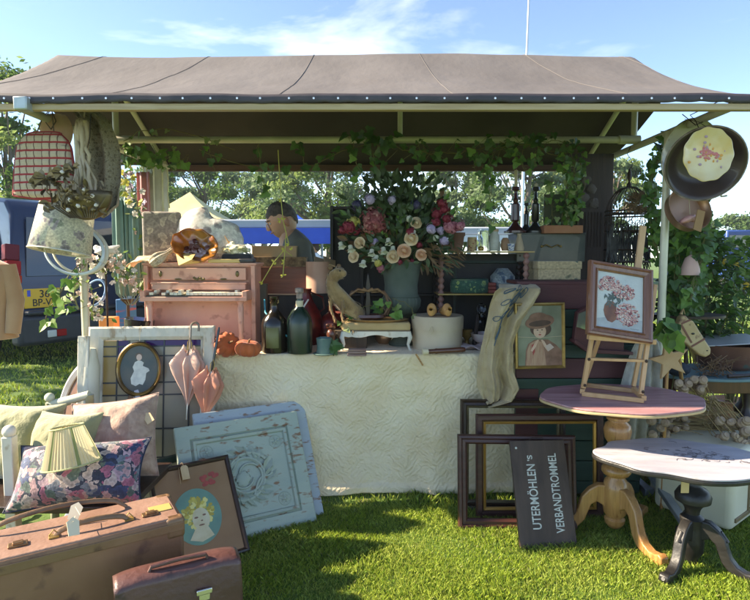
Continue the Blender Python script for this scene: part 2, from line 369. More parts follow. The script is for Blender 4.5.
for sx in (-1, 1):
    b = MB(); b.cyl((sx*XP, YF+.05-3.65, ZE-.03), (sx*XP, YB-3.65, ZE-.03), .021); b.build('side_rail', pole_m, stall)
    for Y in (3.25, 4.55):
        x = (-1.69 if sx < 0 else 1.67)
        b = MB(); b.cyl((x, Y-3.65, 0), (x, Y-3.65, ZE-.03), .022); b.build('post', pole_m, stall)
    # folding foot under the post
    b = MB(); b.bar((sx*1.62, 3.2-3.65, .035), (sx*1.62, 4.4-3.65, .035), .05, .05); b.bar((sx*1.62, 3.5-3.65, .05), (sx*1.62, 3.5-3.65, .8), .04, .04)
    b.bar((sx*1.6, 2.72-3.65, .03), (sx*1.62, 3.5-3.65, .25), .045, .03)
    b.build('trestle', mat('galvanised', (.38, .42, .46), .45, (.28, .32, .36), sc=9, metal=.5), stall, bevel=.004)
    b = MB(); b.cyl((sx*XP*.985, 0, ZR-.15), (sx*XP, YB-3.65-.02, ZE), .018); b.build('rafter', pole_m, stall)
    b = MB(); b.cyl((sx*1.655, 0, ZE+.0), (sx*1.655, 0, ZR-.15), .019); b.build('king_post', pole_m, stall)
b = MB(); b.cyl((-1.66, 0, ZE+.005), (1.66, 0, ZE+.005), .022); b.build('tie_rail', pole_m, stall)
for sx in (-1, 1):
    b = MB(); b.cyl((sx*1.56, 0, ZE+.005), (sx*1.69, 0, ZE+.005), .028); b.build('rail_socket', pole_m, stall)
b = MB(); b.cyl((.16, 0, ZE), (.16, 0, ZR-.03), .016); b.build('king_post', pole_m, stall)
b = MB(); b.cyl((-1.95, 0, ZR-.045), (1.5, 0, ZR-.045), .02); b.build('ridge_pole', pole_m, stall)
b = MB(); b.box((-1.605, YF-.01-3.65, ZE-.045), (.062, .06, .06)); b.build('corner_bracket', mat('galv_pale', (.36, .40, .38), .4, (.45, .5, .5), sc=20, metal=.4), stall, bevel=.006)
b = MB()
for i in range(6): b.box((0, 3.33+i*.14-3.65, TT-.022), (3.5, .135, .024))
b.build('table_boards', oak, stall, bevel=.002)
b = MB(); b.cyl((-1.62, 3.42-3.65, TT-.055), (1.62, 3.42-3.65, TT-.055), .02); b.cyl((-1.62, 4.02-3.65, TT-.055), (1.62, 4.02-3.65, TT-.055), .02); b.build('table_rail', pole_m, stall)

# ---------------- table cloth: a quilted cream bedspread
m = bpy.data.materials.new('quilted_cotton'); m.use_nodes = True; N = m.node_tree.nodes; L = m.node_tree.links; bs = N['Principled BSDF']; bs.inputs['Roughness'].default_value = .85; bs.inputs['Sheen Weight'].default_value = .2
tc = N.new('ShaderNodeTexCoord'); n = N.new('ShaderNodeTexNoise'); n.inputs['Scale'].default_value = 3; n.inputs['Detail'].default_value = 4; L.new(tc.outputs['Object'], n.inputs[0])
r = N.new('ShaderNodeValToRGB'); r.color_ramp.elements[0].color = (.72, .56, .34, 1); r.color_ramp.elements[1].color = (.82, .70, .48, 1); r.color_ramp.elements[0].position = .3; r.color_ramp.elements[1].position = .7
L.new(n.outputs[0], r.inputs[0]); L.new(r.outputs[0], bs.inputs[0]); hs = []
for ang, sw in ((45, 0), (-45, 1)):
    mp = N.new('ShaderNodeMapping'); mp.inputs['Rotation'].default_value = (0, R(ang), 0); L.new(tc.outputs['Object'], mp.inputs[0])
    wv = N.new('ShaderNodeTexWave'); wv.bands_direction = 'X'; wv.inputs['Scale'].default_value = 12; wv.inputs['Distortion'].default_value = 9; wv.inputs['Detail'].default_value = 4; wv.inputs['Detail Scale'].default_value = 1.6; L.new(mp.outputs[0], wv.inputs[0]); hs.append(wv)
ck = N.new('ShaderNodeTexNoise'); ck.inputs['Scale'].default_value = 7; ck.inputs['Detail'].default_value = 1; L.new(tc.outputs['Object'], ck.inputs[0])
cr = N.new('ShaderNodeValToRGB'); cr.color_ramp.elements[0].position = .44; cr.color_ramp.elements[1].position = .56; L.new(ck.outputs[0], cr.inputs[0])
mx = N.new('ShaderNodeMix'); L.new(cr.outputs[0], mx.inputs[0]); L.new(hs[0].outputs['Fac'], mx.inputs[2]); L.new(hs[1].outputs['Fac'], mx.inputs[3])
bp = N.new('ShaderNodeBump'); bp.inputs['Strength'].default_value = .38; bp.inputs['Distance'].default_value = .007; L.new(mx.outputs[0], bp.inputs['Height'])
n2 = N.new('ShaderNodeTexNoise'); n2.inputs['Scale'].default_value = 16; n2.inputs['Detail'].default_value = 5; n2.inputs['Distortion'].default_value = 1.2; L.new(tc.outputs['Object'], n2.inputs[0])
b2 = N.new('ShaderNodeBump'); b2.inputs['Strength'].default_value = .65; b2.inputs['Distance'].default_value = .02; L.new(n2.outputs[0], b2.inputs['Height']); L.new(bp.outputs[0], b2.inputs['Normal']); L.new(b2.outputs[0], bs.inputs['Normal'])
quilt = m
def cloth(u, v):
    x = -1.74 + 2.62*u; top = 1.0; s_ = v*1.72      # arc length: from back over the top, then down
    if s_ < .86: Y = 4.12 - s_; z = TT + .004 + .003*noise.noise(Vector((x*6, Y*6, 0)))
    else:
        d = s_-.86; dd = min(d, .84); fold = (.012*math.sin(x*8.3+1.1) + .014*max(0, math.sin(x*3.1+.6))**3*math.sin(x*31))*min(1, d*1.6) + .03*noise.noise(Vector((x*1.7, d*1.2, 3)))*min(1, d*2.5)
        q = noise.noise(Vector((x*9, d*11, 1)))*.011*min(1, d*9)
        Y = 3.26 - .012*math.sin(min(d/.03, 1)*PI/2) + fold + q; z = TT + .004 - max(0, dd-.01)
        z = max(z, .018 + .02*abs(noise.noise(Vector((x*2.5, 0, 5)))) + .0*x); 
        if d > .80: Y -= .02
    return (x+.43, Y-3.65, z)
c = MB(); c.grid(cloth, 260, 150); co = c.build('tablecloth', quilt, autos=0, smooth=True, solid=.004)
tag(co, 'cream quilted bedspread laid over the stall table and hanging to the grass', 'tablecloth'); co.location = (-.43, 3.65, 0)

# ================================================================ trees
bark = mat('bark', (.10, .075, .05), .9, (.16, .13, .10), sc=5, bump=.5, bsc=12, stretch=(1, 1, .3))
tl = [mat('tree_leaf', (.07, .14, .03), .6, (.10, .18, .045), sc=.5, trans=.55), mat('tree_leaf_light', (.18, .26, .07), .6, (.22, .29, .10), sc=.5, trans=.6), mat('tree_leaf_grey', (.12, .19, .08), .6, (.16, .24, .11), sc=.5, trans=.45)]
def crown_mesh(name, seed, H, W, nclump, nleaf, sz):
    r = np.random.default_rng(seed); cs = []
    for i in range(nclump):
        t = r.random(); z = H*(.28 + .72*t); rad = W*(.35+.65*math.sin(PI*min(1, .18+.82*t)))*(r.random()**.45); a = r.uniform(0, TAU); cs.append((rad*math.cos(a), rad*math.sin(a), z, r.uniform(.35, .8)*W*.36))
    cs = np.array(cs); k = r.integers(0, nclump, nleaf); d = r.normal(size=(nleaf, 3))*.42; c = cs[k, :3] + d*cs[k, 3:4]*np.array([1, 1, .6])
    a = r.normal(size=(nleaf, 3)); a /= np.linalg.norm(a, axis=1)[:, None]; b = np.cross(a, r.normal(size=(nleaf, 3))); b /= np.linalg.norm(b, axis=1)[:, None]
    s = sz*r.uniform(.6, 1.4, (nleaf, 1)); V = np.stack([c-a*s, c-b*s*.45, c+a*s, c+b*s*.45], 1).reshape(-1, 3)
    return V, np.arange(nleaf*4).reshape(-1, 4), r.choice([0, 0, 1, 2], nclump)[k], cs
def tree(name, label, loc, H, W, seed, nleaf=14000, lean=0, sz=.13, mix_=None, lw=1.0, group='trees behind the stall'):
    t = thing(name, label, 'tree', loc, random.uniform(0, 6), group); V, F, k, cs = crown_mesh(name, seed, H, W, 46, nleaf, sz)
    if mix_ is not None: k = np.array(mix_)[k]
    np_mesh('crown', V, F, tl, t, mi=k); tr = MB(); r = random.Random(seed)
    tr.tube([(0, 0, 0), (lean*.3, 0, H*.25), (lean*.6, .1, H*.55), (lean, 0, H*.9)], [W*.055*lw, W*.045*lw, W*.03*lw, W*.008], 9)
    for c_ in cs[:30]:
        f = min(.8, max(.12, c_[2]/H - r.uniform(.15, .4))); p0 = Vector((lean*f, 0, H*f)); p1 = Vector(c_[:3]); mid = p0.lerp(p1, .5) + Vector((0, 0, -.08*H*.5)); tr.tube([p0, mid, p1], [W*.02*lw, W*.013*lw, W*.004], 6)
    tr.build('trunk', bark, t, autos=0)
    return t
def gx(px, Y): return (px-375)/FP*Y
TR = [('poplar_tree', 'light green tree rising beside the left end of the canopy, nearest to the stall', 20, 13.5, 5.6, 1.9, 3, 9000, [0, 1, 1]),
 ('willow_tree', 'slim grey green tree behind the lace lantern and the yellow tent', 205, 30, 8.0, 3.2, 5, 15000, [0, 2, 2]),
 ('willow_tree', 'broad tree with many slanting trunks directly above the blue tent', 330, 27, 7.2, 3.9, 8, 16000, [0, 1, 2]),
 ('willow_tree', 'pale tree seen between the man and the bouquet, farthest back', 262, 42, 9.0, 4.2, 9, 13000, [2, 1, 2]),
 ('willow_tree', 'tree behind the two dark candlesticks', 520, 27, 7.8, 3.7, 11, 15000, [0, 2, 2]),
 ('willow_tree', 'yellow green tree seen just left of the carved dark panel', 560, 34, 8.6, 3.4, 14, 12000, [1, 1, 2]),
 ('willow_tree', 'low rounded tree behind the right side of the bouquet', 455, 36, 7.4, 3.6, 15, 12000, [0, 2, 2]),
 ('willow_tree', 'thin tree seen behind the bird cage', 610, 30, 6.8, 2.4, 17, 8000, [0, 1, 2]),
 ('bushy_tree', 'rounded grey green tree line end over the dark blue van at the far right', 735, 46, 4.4, 5.0, 19, 12000, [0, 2, 2]),
 ('bushy_tree', 'low bushy tree at the left edge, behind the blue car', 8, 36, 5.0, 4.2, 21, 10000, [0, 1, 2]),
 ('bushy_tree', 'low tree filling the gap between car and piano', 120, 40, 6.5, 5.0, 23, 10000, [0, 2, 2])]
for (nm, lb, px, Y, H, W, sd_, nl, mx_) in TR: tree(nm, lb, (gx(px, Y), Y, 0), H, W, sd_, int(nl*1.5), lean=random.uniform(-.6, .6), sz=.105*(Y/27)**.7, mix_=mx_, lw=1.0)

tree('shade_tree', 'unseen tree added outside the left edge to shade the grass behind the cushions', (-9.6, 6.3, 0), 6.4, 1.9, 31, 9000, sz=.07, group=None)  # tree out of view, added to cast shade on the grass at the left
# ================================================================ things far behind the stall
bluet = mat('blue_tarp', (.01, .07, .48), .5, (.02, .10, .60), sc=3); yel = mat('yellow_tent_cloth', (.62, .56, .28), .7, (.7, .64, .36), sc=3, trans=.3)
greyr = mat('grey_roof', (.30, .34, .40), .5, (.38, .42, .46), sc=2); whit = mat('white_cloth', (.75, .77, .8), .8, (.62, .66, .72), sc=2, trans=.2)
def tent(name, label, px, Y, wpx, ypk, yeave, m, valance=.28):
    s = Y/FP; x = gx(px, Y); w_ = wpx*s; zp = CH+(256-ypk)*s; ze = CH+(256-yeave)*s; t = thing(name, label, 'tent', (x, Y, 0))
    r = MB()
    def roof(u, v):
        a = u*TAU - PI/4 - PI/4; k = 4; ang = u*4; side = int(min(ang, 3.999)); f = ang-side
        cs_ = [(-1, -1), (1, -1), (1, 1), (-1, 1)]; p, q = cs_[side], cs_[(side+1) % 4]; ex = p[0]+(q[0]-p[0])*f; ey = p[1]+(q[1]-p[1])*f; rr = v
        return (ex*w_/2*rr, ey*w_/2*rr, ze + (zp-ze)*(1-rr)**1.35)
    r.grid(roof, 32, 8); rf = r.build('roof', m, t, smooth=False)
    v = MB(); 
    for (a, b_) in (((-1, -1), (1, -1)), ((1, -1), (1, 1)), ((1, 1), (-1, 1)), ((-1, 1), (-1, -1))): v.bar((a[0]*w_/2, a[1]*w_/2, ze-valance/2), (b_[0]*w_/2, b_[1]*w_/2, ze-valance/2), valance if a[0] == b_[0] else .02, .02 if a[0] == b_[0] else valance, x=(0, 0, 1) if a[0] == b_[0] else (0, 1, 0))
    v.build('valance', m, t)
    for sx in (-1, 1):
        for sy in (-1, 1): b = MB(); b.cyl((sx*w_*.49, sy*w_*.49, 0), (sx*w_*.49, sy*w_*.49, ze), .03); b.build('pole', greyr, t)
    return t
tent('gazebo_tent', 'pale yellow pointed tent top behind the lace lantern', 192, 12, 84, 193, 222, yel)
tent('gazebo_tent', 'bright blue pointed tent roof behind the man', 290, 13, 60, 209, 228, bluet)
tent('gazebo_tent', 'blue tent seen past the cactus at the left', 110, 14, 120, 205, 232, bluet)
def far_stall(px0, px1, Y, lb, z0, ztop, vm, zt=.85):
    t = thing('trestle_stall', lb, 'market stall', (gx((px0+px1)/2, Y), Y, 0)); w_ = (px1-px0)/FP*Y
    b = MB(); b.box((0, 0, ztop), (w_, 2.2, .12)); b.build('roof', greyr, t, bevel=.02)
    b = MB(); b.box((0, -1.12, ztop-.06-z0/2), (w_, .02, z0)); b.build('valance', vm, t)
    b = MB(); b.box((0, 0, zt/2), (w_*.98, 1.1, zt)); b.build('table', whit, t, bevel=.02)
    for i in range(4):
        for y in (-1, 1): b = MB(); b.cyl((-w_/2+.1+i*(w_-.2)/3, y, 0), (-w_/2+.1+i*(w_-.2)/3, y, ztop), .03); b.build('post', greyr, t)
    return t
far_stall(150, 345, 9.0, 'far stall with grey flat roof edge and blue valance behind the man', .22, 1.88, bluet)
far_stall(400, 570, 9.5, 'far stall with grey roof seen behind the jars and candlesticks', .10, 1.80, whit)
# crowd barrier
bar_ = thing('crowd_barrier', 'grey metal crowd barrier behind the man', 'barrier', (gx(300, 7.2), 7.2, 0))
b = MB(); b.cyl((-1.1, 0, 1.12), (1.1, 0, 1.12), .02); b.cyl((-1.1, 0, .2), (1.1, 0, .2), .02)
b.cyl((-1.1, 0, 0), (-1.1, 0, 1.12), .02); b.cyl((1.1, 0, 0), (1.1, 0, 1.12), .02); b.build('frame', greyr, bar_)
b = MB(); [b.cyl((-1.1+i*.12, 0, .2), (-1.1+i*.12, 0, 1.12), .007, n=6) for i in range(1, 18)]; b.build('bars', greyr, bar_)
junk = [mat('junk%d' % i, c, .6, tuple(q*.6 for q in c), sc=8) for i, c in enumerate([(.4, .25, .12), (.5, .45, .35), (.2, .12, .08), (.6, .5, .3), (.12, .2, .3)])]
for i, (px, wd, ht, lb) in enumerate([(262, .3, .16, 'brown basket on the far table, left of the man'), (275, .22, .2, 'round tan bowl on the far table left of the man'), (291, .25, .25, 'beige vase on the far table just left of the man'), (252, .2, .22, 'dark jug on the far table, next to the piano things'), (470, .3, .35, 'pale box on the far table behind the jars'), (447, .3, .3, 'blue grey crate on the far table right of the bouquet')]):
    b = MB()
    if i in (4, 5): b.box((0, 0, ht/2), (wd, .2, ht)); b.box((0, 0, ht+.01), (wd*1.06, .22, .02))
    else: b.lathe([(wd*.3, 0), (wd*.5, ht*.4), (wd*.46, ht*.75), (wd*.3, ht*.85), (wd*.36, ht), (wd*.3, ht*.98)], 16)
    o = solo(b, ['basket', 'bowl', 'vase', 'jug', 'box', 'crate'][i], junk[i % 5], lb, ['basket', 'bowl', 'vase', 'jug', 'box', 'crate'][i], loc=(gx(px, 9.0 if i < 4 else 9.5), 8.75 if i < 4 else 9.2, .852))
# flag pole
fp = MB(); fp.tube([(0, 0, 0), (0, 0, 6), (.12, 0, 12.5)], [.06, .05, .03], 10); solo(fp, 'flag_pole', mat('pole_steel', (.5, .55, .6), .35, metal=.4), 'tall thin grey mast rising into the sky behind the canopy', 'mast', loc=(gx(521, 20), 20, 0))

# ================================================================ blue car at the left and vans at the right
carm = mat('blue_car_paint', (.004, .016, .050), .3, coat=.4); carg = mat('car_glass', (.02, .03, .04), .05, coat=.6); trimm = mat('car_trim', (.02, .025, .035), .5, (.03, .035, .045), sc=9)
redl = mat('red_lens', (.34, .003, .003), .5, spec=.2); orl = mat('orange_lens', (.45, .03, .004), .5, spec=.2); pinkl = mat('pink_lens', (.14, .006, .015), .5, spec=.2); ply = mat('plate_yellow', (.75, .42, .02), .4)
def car(label, loc, rz, plate=None):
    t = thing('parked_van', label, 'van', loc, rz)   # rear face looks to -Y
    side = [(0, .32), (-.06, .38), (-.08, .62), (-.02, .70), (.02, 1.0), (.16, 1.74), (.32, 1.90), (.8, 1.96), (2.4, 1.92), (3.3, 1.15), (4.2, .95), (4.35, .6), (4.3, .3)]
    def sec(y, z):  # half width by height
        return .86 if z < .95 else .86 - (z-.95)*.17
    b = MB(); n = len(side); vs = []; 
    for k in (-1, 1):
        for (y, z) in side: vs.append((k*(sec(y, z) - (.05 if (y < .0 or y > 4) else 0)), y, z))
    fs = [tuple(range(n)), tuple(range(2*n-1, n-1, -1))] + [(i, (i+1) % n, (i+1) % n+n, i+n) for i in range(n)]
    b.add(vs, fs); b.build('body', carm, t, bevel=.05, seg=3)
    b = MB(); b.add([(-.66, .045, 1.02), (.66, .045, 1.02), (.58, .150, 1.70), (-.58, .150, 1.70), (-.66, .06, 1.02), (.66, .06, 1.02), (.58, .16, 1.7), (-.58, .16, 1.7)], [(0, 1, 2, 3), (4, 7, 6, 5), (0, 4, 5, 1), (1, 5, 6, 2), (2, 6, 7, 3), (3, 7, 4, 0)])
    b.v = [(x, y-.03, z) for x, y, z in b.v]; b.build('rear_window', carg, t, bevel=.01)
    for k in (-1, 1):
        for (y0, y1) in ((.35, 1.5), (1.6, 2.5)): b = MB(); b.add([(k*.855, y0, 1.0), (k*.855, y1, 1.0), (k*.74, y1, 1.55), (k*.74, y0+.08, 1.55), (k*.84, y0, 1.0), (k*.84, y1, 1.0), (k*.72, y1, 1.55), (k*.72, y0+.08, 1.55)], [(0, 1, 2, 3), (4, 7, 6, 5), (0, 4, 5, 1), (1, 5, 6, 2), (2, 6, 7, 3), (3, 7, 4, 0)]); b.build('side_window', carg, t)
        for y in (.85, 3.45):
            wh = MB(); wh.push(Matrix.Translation((k*.80, y, .31)) @ Matrix.Rotation(PI/2, 4, 'Y')); wh.lathe([(.2, -.1), (.30, -.1), (.315, -.06), (.315, .06), (.30, .1), (.2, .1)], 28); wo = wh.build('wheel', mat('tyre', (.015, .015, .015), .8), t)
            rm = MB(); rm.push(Matrix.Translation((k*.80, y, .31)) @ Matrix.Rotation(PI/2, 4, 'Y')); rm.lathe([(.02, -.09), (.2, -.08), (.2, .08), (.02, .09)], 20); rm.build('rim', mat('rim', (.5, .5, .52), .3, metal=.8), wo)
        # tail light: stack of lenses hugging the corner
        tlp = MB()
        def lens(z0, z1): tlp.bar((k*.80, -.01 + (z0-.7)*.12, z0), (k*(.80-(z1-z0)*.1), -.01 + (z1-.7)*.12, z1), .15, .10, x=(1, 0, 0))
        tlp.mat(1); lens(.95, 1.04); tlp.mat(0); lens(1.042, 1.2); tlp.mat(2); lens(1.202, 1.38); tlp.build('tail_light', [redl, orl, pinkl], t, bevel=.012)
        b = MB(); b.box((k*.50, -.165, .37), (.10, .03, .08)); o = b.build('reversing_light', mat('white_lens', (.6, .62, .62), .1, coat=.8), t, bevel=.008)
        b = MB(); b.box((k*.39, -.165, .37), (.11, .03, .08)); b.build('fog_light', redl, t, bevel=.008)
    b = MB(); b.box((0, -.065, .42), (1.7, .20, .34)); bp_ = b.build('bumper', trimm, t, bevel=.05, seg=4)
    b = MB(); b.box((0, -.10, .62), (1.5, .16, .05)); b.build('bumper_step', trimm, t, bevel=.02)
    b = MB(); b.box((-.4, .0, .77), (.62, .06, .2)); b.build('plate_recess', trimm, t, bevel=.01)
    if plate:
        b = MB(); b.box((0, 0, 0), (.40, .012, .22)); po = b.build('number_plate', ply, t, bevel=.006); po.location = plate
        b = MB(); b.box((-.15, -.0075, .06), (.035, .003, .07)); b.build('plate_flag', mat('plate_blue', (.02, .06, .5), .4), po)
        ink = mat('plate_ink', (.01, .01, .01), .5)
        text('plate_text', '36',   .12, ink, po, Matrix.Translation((.02, -.0075, .045)) @ Matrix.Rotation(PI/2, 4, 'X'), bold=.001)
        text('plate_text', 'BP-VV', .115, ink, po, Matrix.Translation((.02, -.0075, -.052)) @ Matrix.Rotation(PI/2, 4, 'X'), sx=.92, bold=.001)
    b = MB(); b.cyl((.3, -.05, .27), (.3, .3, .27), .03); b.cyl((.22, -.05, .27), (.22, .3, .27), .025); b.build('exhaust', iron, t)
    return t
vt = car('dark blue van parked on the left with red and orange tail light', (-4.07, 7.83, 0), R(58), plate=(-.53, -.055, .775)); vt.scale = (1.14,)*3
far = thing('box_van', 'dark blue high van far away at the right edge', 'van', (gx(738, 20), 20, 0), 0)
vb = mat('navy_van', (.02, .06, .22), .4)
b = MB(); b.box((0, 1.5, 1.5), (.95, 3, 1.7)); b.box((0, -.2, .9), (.92, .8, .7)); b.build('body', vb, far, bevel=.06)
b = MB(); b.box((0, -.02, 1.95), (.8, .03, .45)); b.build('windscreen', carg, far, bevel=.02)
for k in (-1, 1):
    for y in (.1, 2.4): b = MB(); b.cyl((k*.4, y, .32), (k*.47, y, .32), .32); b.build('wheel', mat('tyre', (.015, .015, .015), .8), far)
far = thing('box_van', 'second dark blue van, left of the one at the right edge', 'van', (gx(713, 21), 21, 0), 0)
b = MB(); b.box((0, 1.5, 1.45), (.62, 3, 1.7)); b.build('body', vb, far, bevel=.06)
b = MB(); b.box((0, -.02, 1.85), (.5, .03, .4)); b.build('windscreen', carg, far, bevel=.02)
for k in (-1, 1): b = MB(); b.cyl((k*.25, .4, .3), (k*.33, .4, .3), .3); b.build('wheel', mat('tyre', (.015, .015, .015), .8), far)
# ================================================================ cushions, trunk and bench at the left
def pillow(parent, name, m, w_, h_, th, seed=0, n=26, wr=.012, piping=None):
    """a cushion lying in local x,z with thickness in y, base edge at z=0; corners pulled out to points"""
    def side(sg):
        def fn(u, v):
            a, b = 2*u-1, 2*v-1; pin = .10
            x = a*w_/2*(1 - pin*(1-abs(b)**2.2)*abs(a)**3); z = h_/2 + b*h_/2*(1 - pin*(1-abs(a)**2.2)*abs(b)**3)
            q = (max(0, 1-abs(a)**2.6)*max(0, 1-abs(b)**2.6))**.62
            e = min(1-abs(a), 1-abs(b)); wrk = wr*noise.noise(Vector((x*9+seed, z*9, sg)))*(1-.3*q) + .5*wr*noise.noise(Vector((x*24+seed, z*24, sg))) * min(1, e*6)
            return (x, sg*(th/2*q) + wrk*min(1, e*5), z)
        return fn
    b = MB(); b.grid(side(-1), n, n); b.grid(side(1), n, n); o = b.build(name, m, parent, sub=1, autos=0)
    if piping:
        pts = []
        for k in range(41):
            t = k/10; sd = int(min(t, 3.999)); f = t-sd; cs_ = [(0, 0), (1, 0), (1, 1), (0, 1)]; p, q = cs_[sd], cs_[(sd+1) % 4]; pts.append(side(-1)(p[0]+(q[0]-p[0])*f, p[1]+(q[1]-p[1])*f))
        c_ = MB(); c_.tube(pts, .004, 6); c_.build('piping', piping, o)
    return o
def place(name, label, cat, BLp, BRp, TLp, yb, yb2, yt, group=None):
    M, w_, h_ = frame3(P(*BLp, yb), P(*BRp, yb2), P(*TLp, yt)); return thing(name, label, cat, M=M, group=group), w_, h_

velv_g = mat('green_velvet', (.20, .20, .09), .8, (.29, .28, .14), sc=6, bump=.5, bsc=60, sheen=.5)
velv_p = mat('pink_damask', (.30, .17, .12), .75, (.44, .29, .21), sc=16, bump=.7, bsc=26, sheen=.5, det=8, dist=1.5)
floral = patt('dark_floral_cloth', (.018, .024, .045), [(.42, .25, .25), (.42, .34, .30), (.08, .12, .10), (.32, .10, .15), (.03, .05, .12), (.38, .25, .28), (.14, .16, .19)], sc=26, thr=.66, bump=.45, dsc=3.4)
# white bench that carries the cushions
bench = thing('low_bench', 'low dark wooden bench hidden under the cushions', 'bench', (-1.56, 2.47, 0))
b = MB(); b.box((0, 0, .39), (1.10, .50, .03)); b.build('seat', darkw, bench, bevel=.005)
for (x, y) in ((-.50, -.2), (.50, -.2), (-.50, .2), (.50, .2)): b = MB(); b.box((x, y, .187), (.045, .045, .374)); b.build('leg', darkw, bench, bevel=.004)

M_, = (None,)
# wooden chair frame post with the round finial poking up beside the green cushion
t, w_, h_ = place('cushion', 'plain olive green velvet cushion at the left edge, standing furthest left', 'cushion', (-34, 482), (50, 484), (-24, 402), 2.5, 2.46, 2.66); pillow(t, 'cover', velv_g, w_, h_, .24, 3, wr=.018)
t, w_, h_ = place('cushion', 'olive green cushion with a turned down edge between the plain green and the pink one', 'cushion', (22, 496), (80, 498), (40, 410), 2.36, 2.34, 2.54); pillow(t, 'cover', velv_g, w_*1.15, h_, .22, 9, wr=.022)
t, w_, h_ = place('cushion', 'dusty pink damask cushion standing on its corner behind the lampshade', 'cushion', (68, 487), (157, 477), (38, 409), 2.46, 2.50, 2.62); 
t.matrix_world = t.matrix_world @ Matrix.Rotation(R(-2), 4, 'Y'); pillow(t, 'cover', velv_p, w_*1.04, h_*1.04, .24, 5, wr=.018, piping=velv_p)
b = MB(); b.prism([(-.018, 0), (.018, 0), (.018, .045), (0, .06), (-.018, .045)], -.001, .001); b.tube([(0, 0, .055), (.004, .0, .09)], .0008, 4)
tg = b.build('price_tag', paper, t, smooth=False); tg.location = (w_*.48, -.07, h_*.62); tg.rotation_euler = (R(-10), R(-30), 0)
t, w_, h_ = place('cushion', 'navy cushion printed with pale pink roses, in front of all the others', 'cushion', (5, 513), (140, 503), (12, 449), 2.20, 2.24, 2.36); pillow(t, 'cover', floral, w_*1.03, h_*1.04, .22, 12, wr=.014, piping=mat('navy_cord', (.01, .015, .04), .7)); FL = t

# lampshade
def lampshade():
    base = P(72, 464, 2.20); t = thing('lampshade', 'cream pleated lampshade resting on the floral cushion', 'lampshade', M=Matrix.Translation(base) @ Euler((R(-8), R(-8), R(10))).to_matrix().to_4x4()); s = S(2.2)
    h_ = 38*s; r0, r1 = 27*s, 15*s
    sh = mat('shade_silk', (.66, .58, .36), .7, (.74, .68, .46), sc=20, trans=.45, stretch=(1, 1, .1))
    sh2 = mat('shade_stripe', (.26, .30, .12), .7, trans=.3); sh3 = mat('shade_apricot', (.62, .36, .18), .7, trans=.4)
    b = MB(); n = 96; rings_ = []
    for j in range(7):
        f = j/6; rings_.append([((r0+(r1-r0)*f)*(1+.025*math.cos(k*PI))*math.cos(TAU*k/n), (r0+(r1-r0)*f)*(1+.025*math.cos(k*PI))*math.sin(TAU*k/n), h_*f) for k in range(n)])
    vs = [p for r_ in rings_ for p in r_]; base_i = len(b.v)
    for i in range(6):
        for k in range(n): b.mi.append(1 if (k % 16) in (0, 1) else (2 if (k % 24) == 9 else 0)); b.f.append((i*n+k, i*n+(k+1) % n, (i+1)*n+(k+1) % n, (i+1)*n+k))
    b.v = [tuple(v) for v in vs]
    b.build('shade', [sh, sh2, sh3], t, smooth=False, recalc=False)
    for (r_, z) in ((r0*1.02, 0), (r1*1.03, h_)):
        b = MB(); b.tube([(r_*math.cos(TAU*k/40), r_*math.sin(TAU*k/40), z) for k in range(41)], .0035, 6, cap=False); b.build('braid_trim', mat('braid', (.42, .42, .2), .8, bump=.3, bsc=200), t)
    b = MB(); [b.cyl((0, 0, h_*.8), (r1*math.cos(a), r1*math.sin(a), h_), .0012, n=5) for a in (0, TAU/3, 2*TAU/3)]; b.cyl((0, 0, h_*.77), (0, 0, h_*.83), .014, n=12); b.build('spider', gold, t)
lampshade()

# suitcase standing on its long side, handle up
leath = mat('suitcase_leather', (.15, .075, .035), .5, (.24, .13, .06), sc=4, c3=(.09, .04, .02), bump=.25, bsc=40, coat=.15)
fibre = mat('suitcase_fibre', (.19, .085, .042), .6, (.26, .13, .065), sc=3, c3=(.12, .05, .03), bump=.2, bsc=50)
topl = mat('suitcase_leather_lit_top', (.20, .105, .07), .6, (.30, .175, .125), sc=5, bump=.25, bsc=60)  # top lighter and pinker than the front: its sunlit look is put into the colour
TRp = P(184, 517, 1.93); TLq = P(-30, 575, 1.60); TRz = TRp.z; TLq.z = TRz
d = (TRp-TLq); ln = d.length; d.normalize(); zz = Vector((0, 0, 1)); yy = zz.cross(d)
Mx = Matrix(((d.x, yy.x, 0, TRp.x), (d.y, yy.y, 0, TRp.y), (0, 0, 1, 0), (0, 0, 0, 1)))
sc_ = thing('suitcase', 'old brown leather suitcase standing upright in the lower left corner', 'suitcase', M=Mx)
H_ = TRz; D_ = .24; W_ = .74
b = MB(); b.box((-W_/2, D_/2, H_/2), (W_, D_, H_)); b.build('body', fibre, sc_, bevel=.014, seg=3)
b = MB(); b.box((-W_/2, D_/2, H_-.006), (W_-.02, D_-.012, .018)); b.build('top_side', topl, sc_, bevel=.006)
b = MB(); b.box((-W_/2, -.001, H_-.03), (W_, .006, .03)); b.build('edge_band', leath, sc_, bevel=.002)
for (x, z) in ((-.03, H_-.035), (-.03, .035), (-W_+.03, H_-.035), (-W_+.03, .035)):
    for y in (.02, D_-.02): b = MB(); b.box((x, y, z), (.068, .046, .076)); b.build('corner_cap', leath, sc_, bevel=.014, seg=3)
def hnd(x0, x1, y, z, hgt, r, name='handle', par=None, m=leath):
    b = MB(); pts = []; 
    for k in range(13): f = k/12; pts.append((x0+(x1-x0)*f, y, z + hgt*math.sin(PI*f)**.45))
    b.tube(pts, [r*.7]+[r]*11+[r*.7], 8, flat=.6); return b.build(name, m, par)
hd = hnd(-.40, -.17, D_*.32, H_+.003, .03, .010, par=sc_)
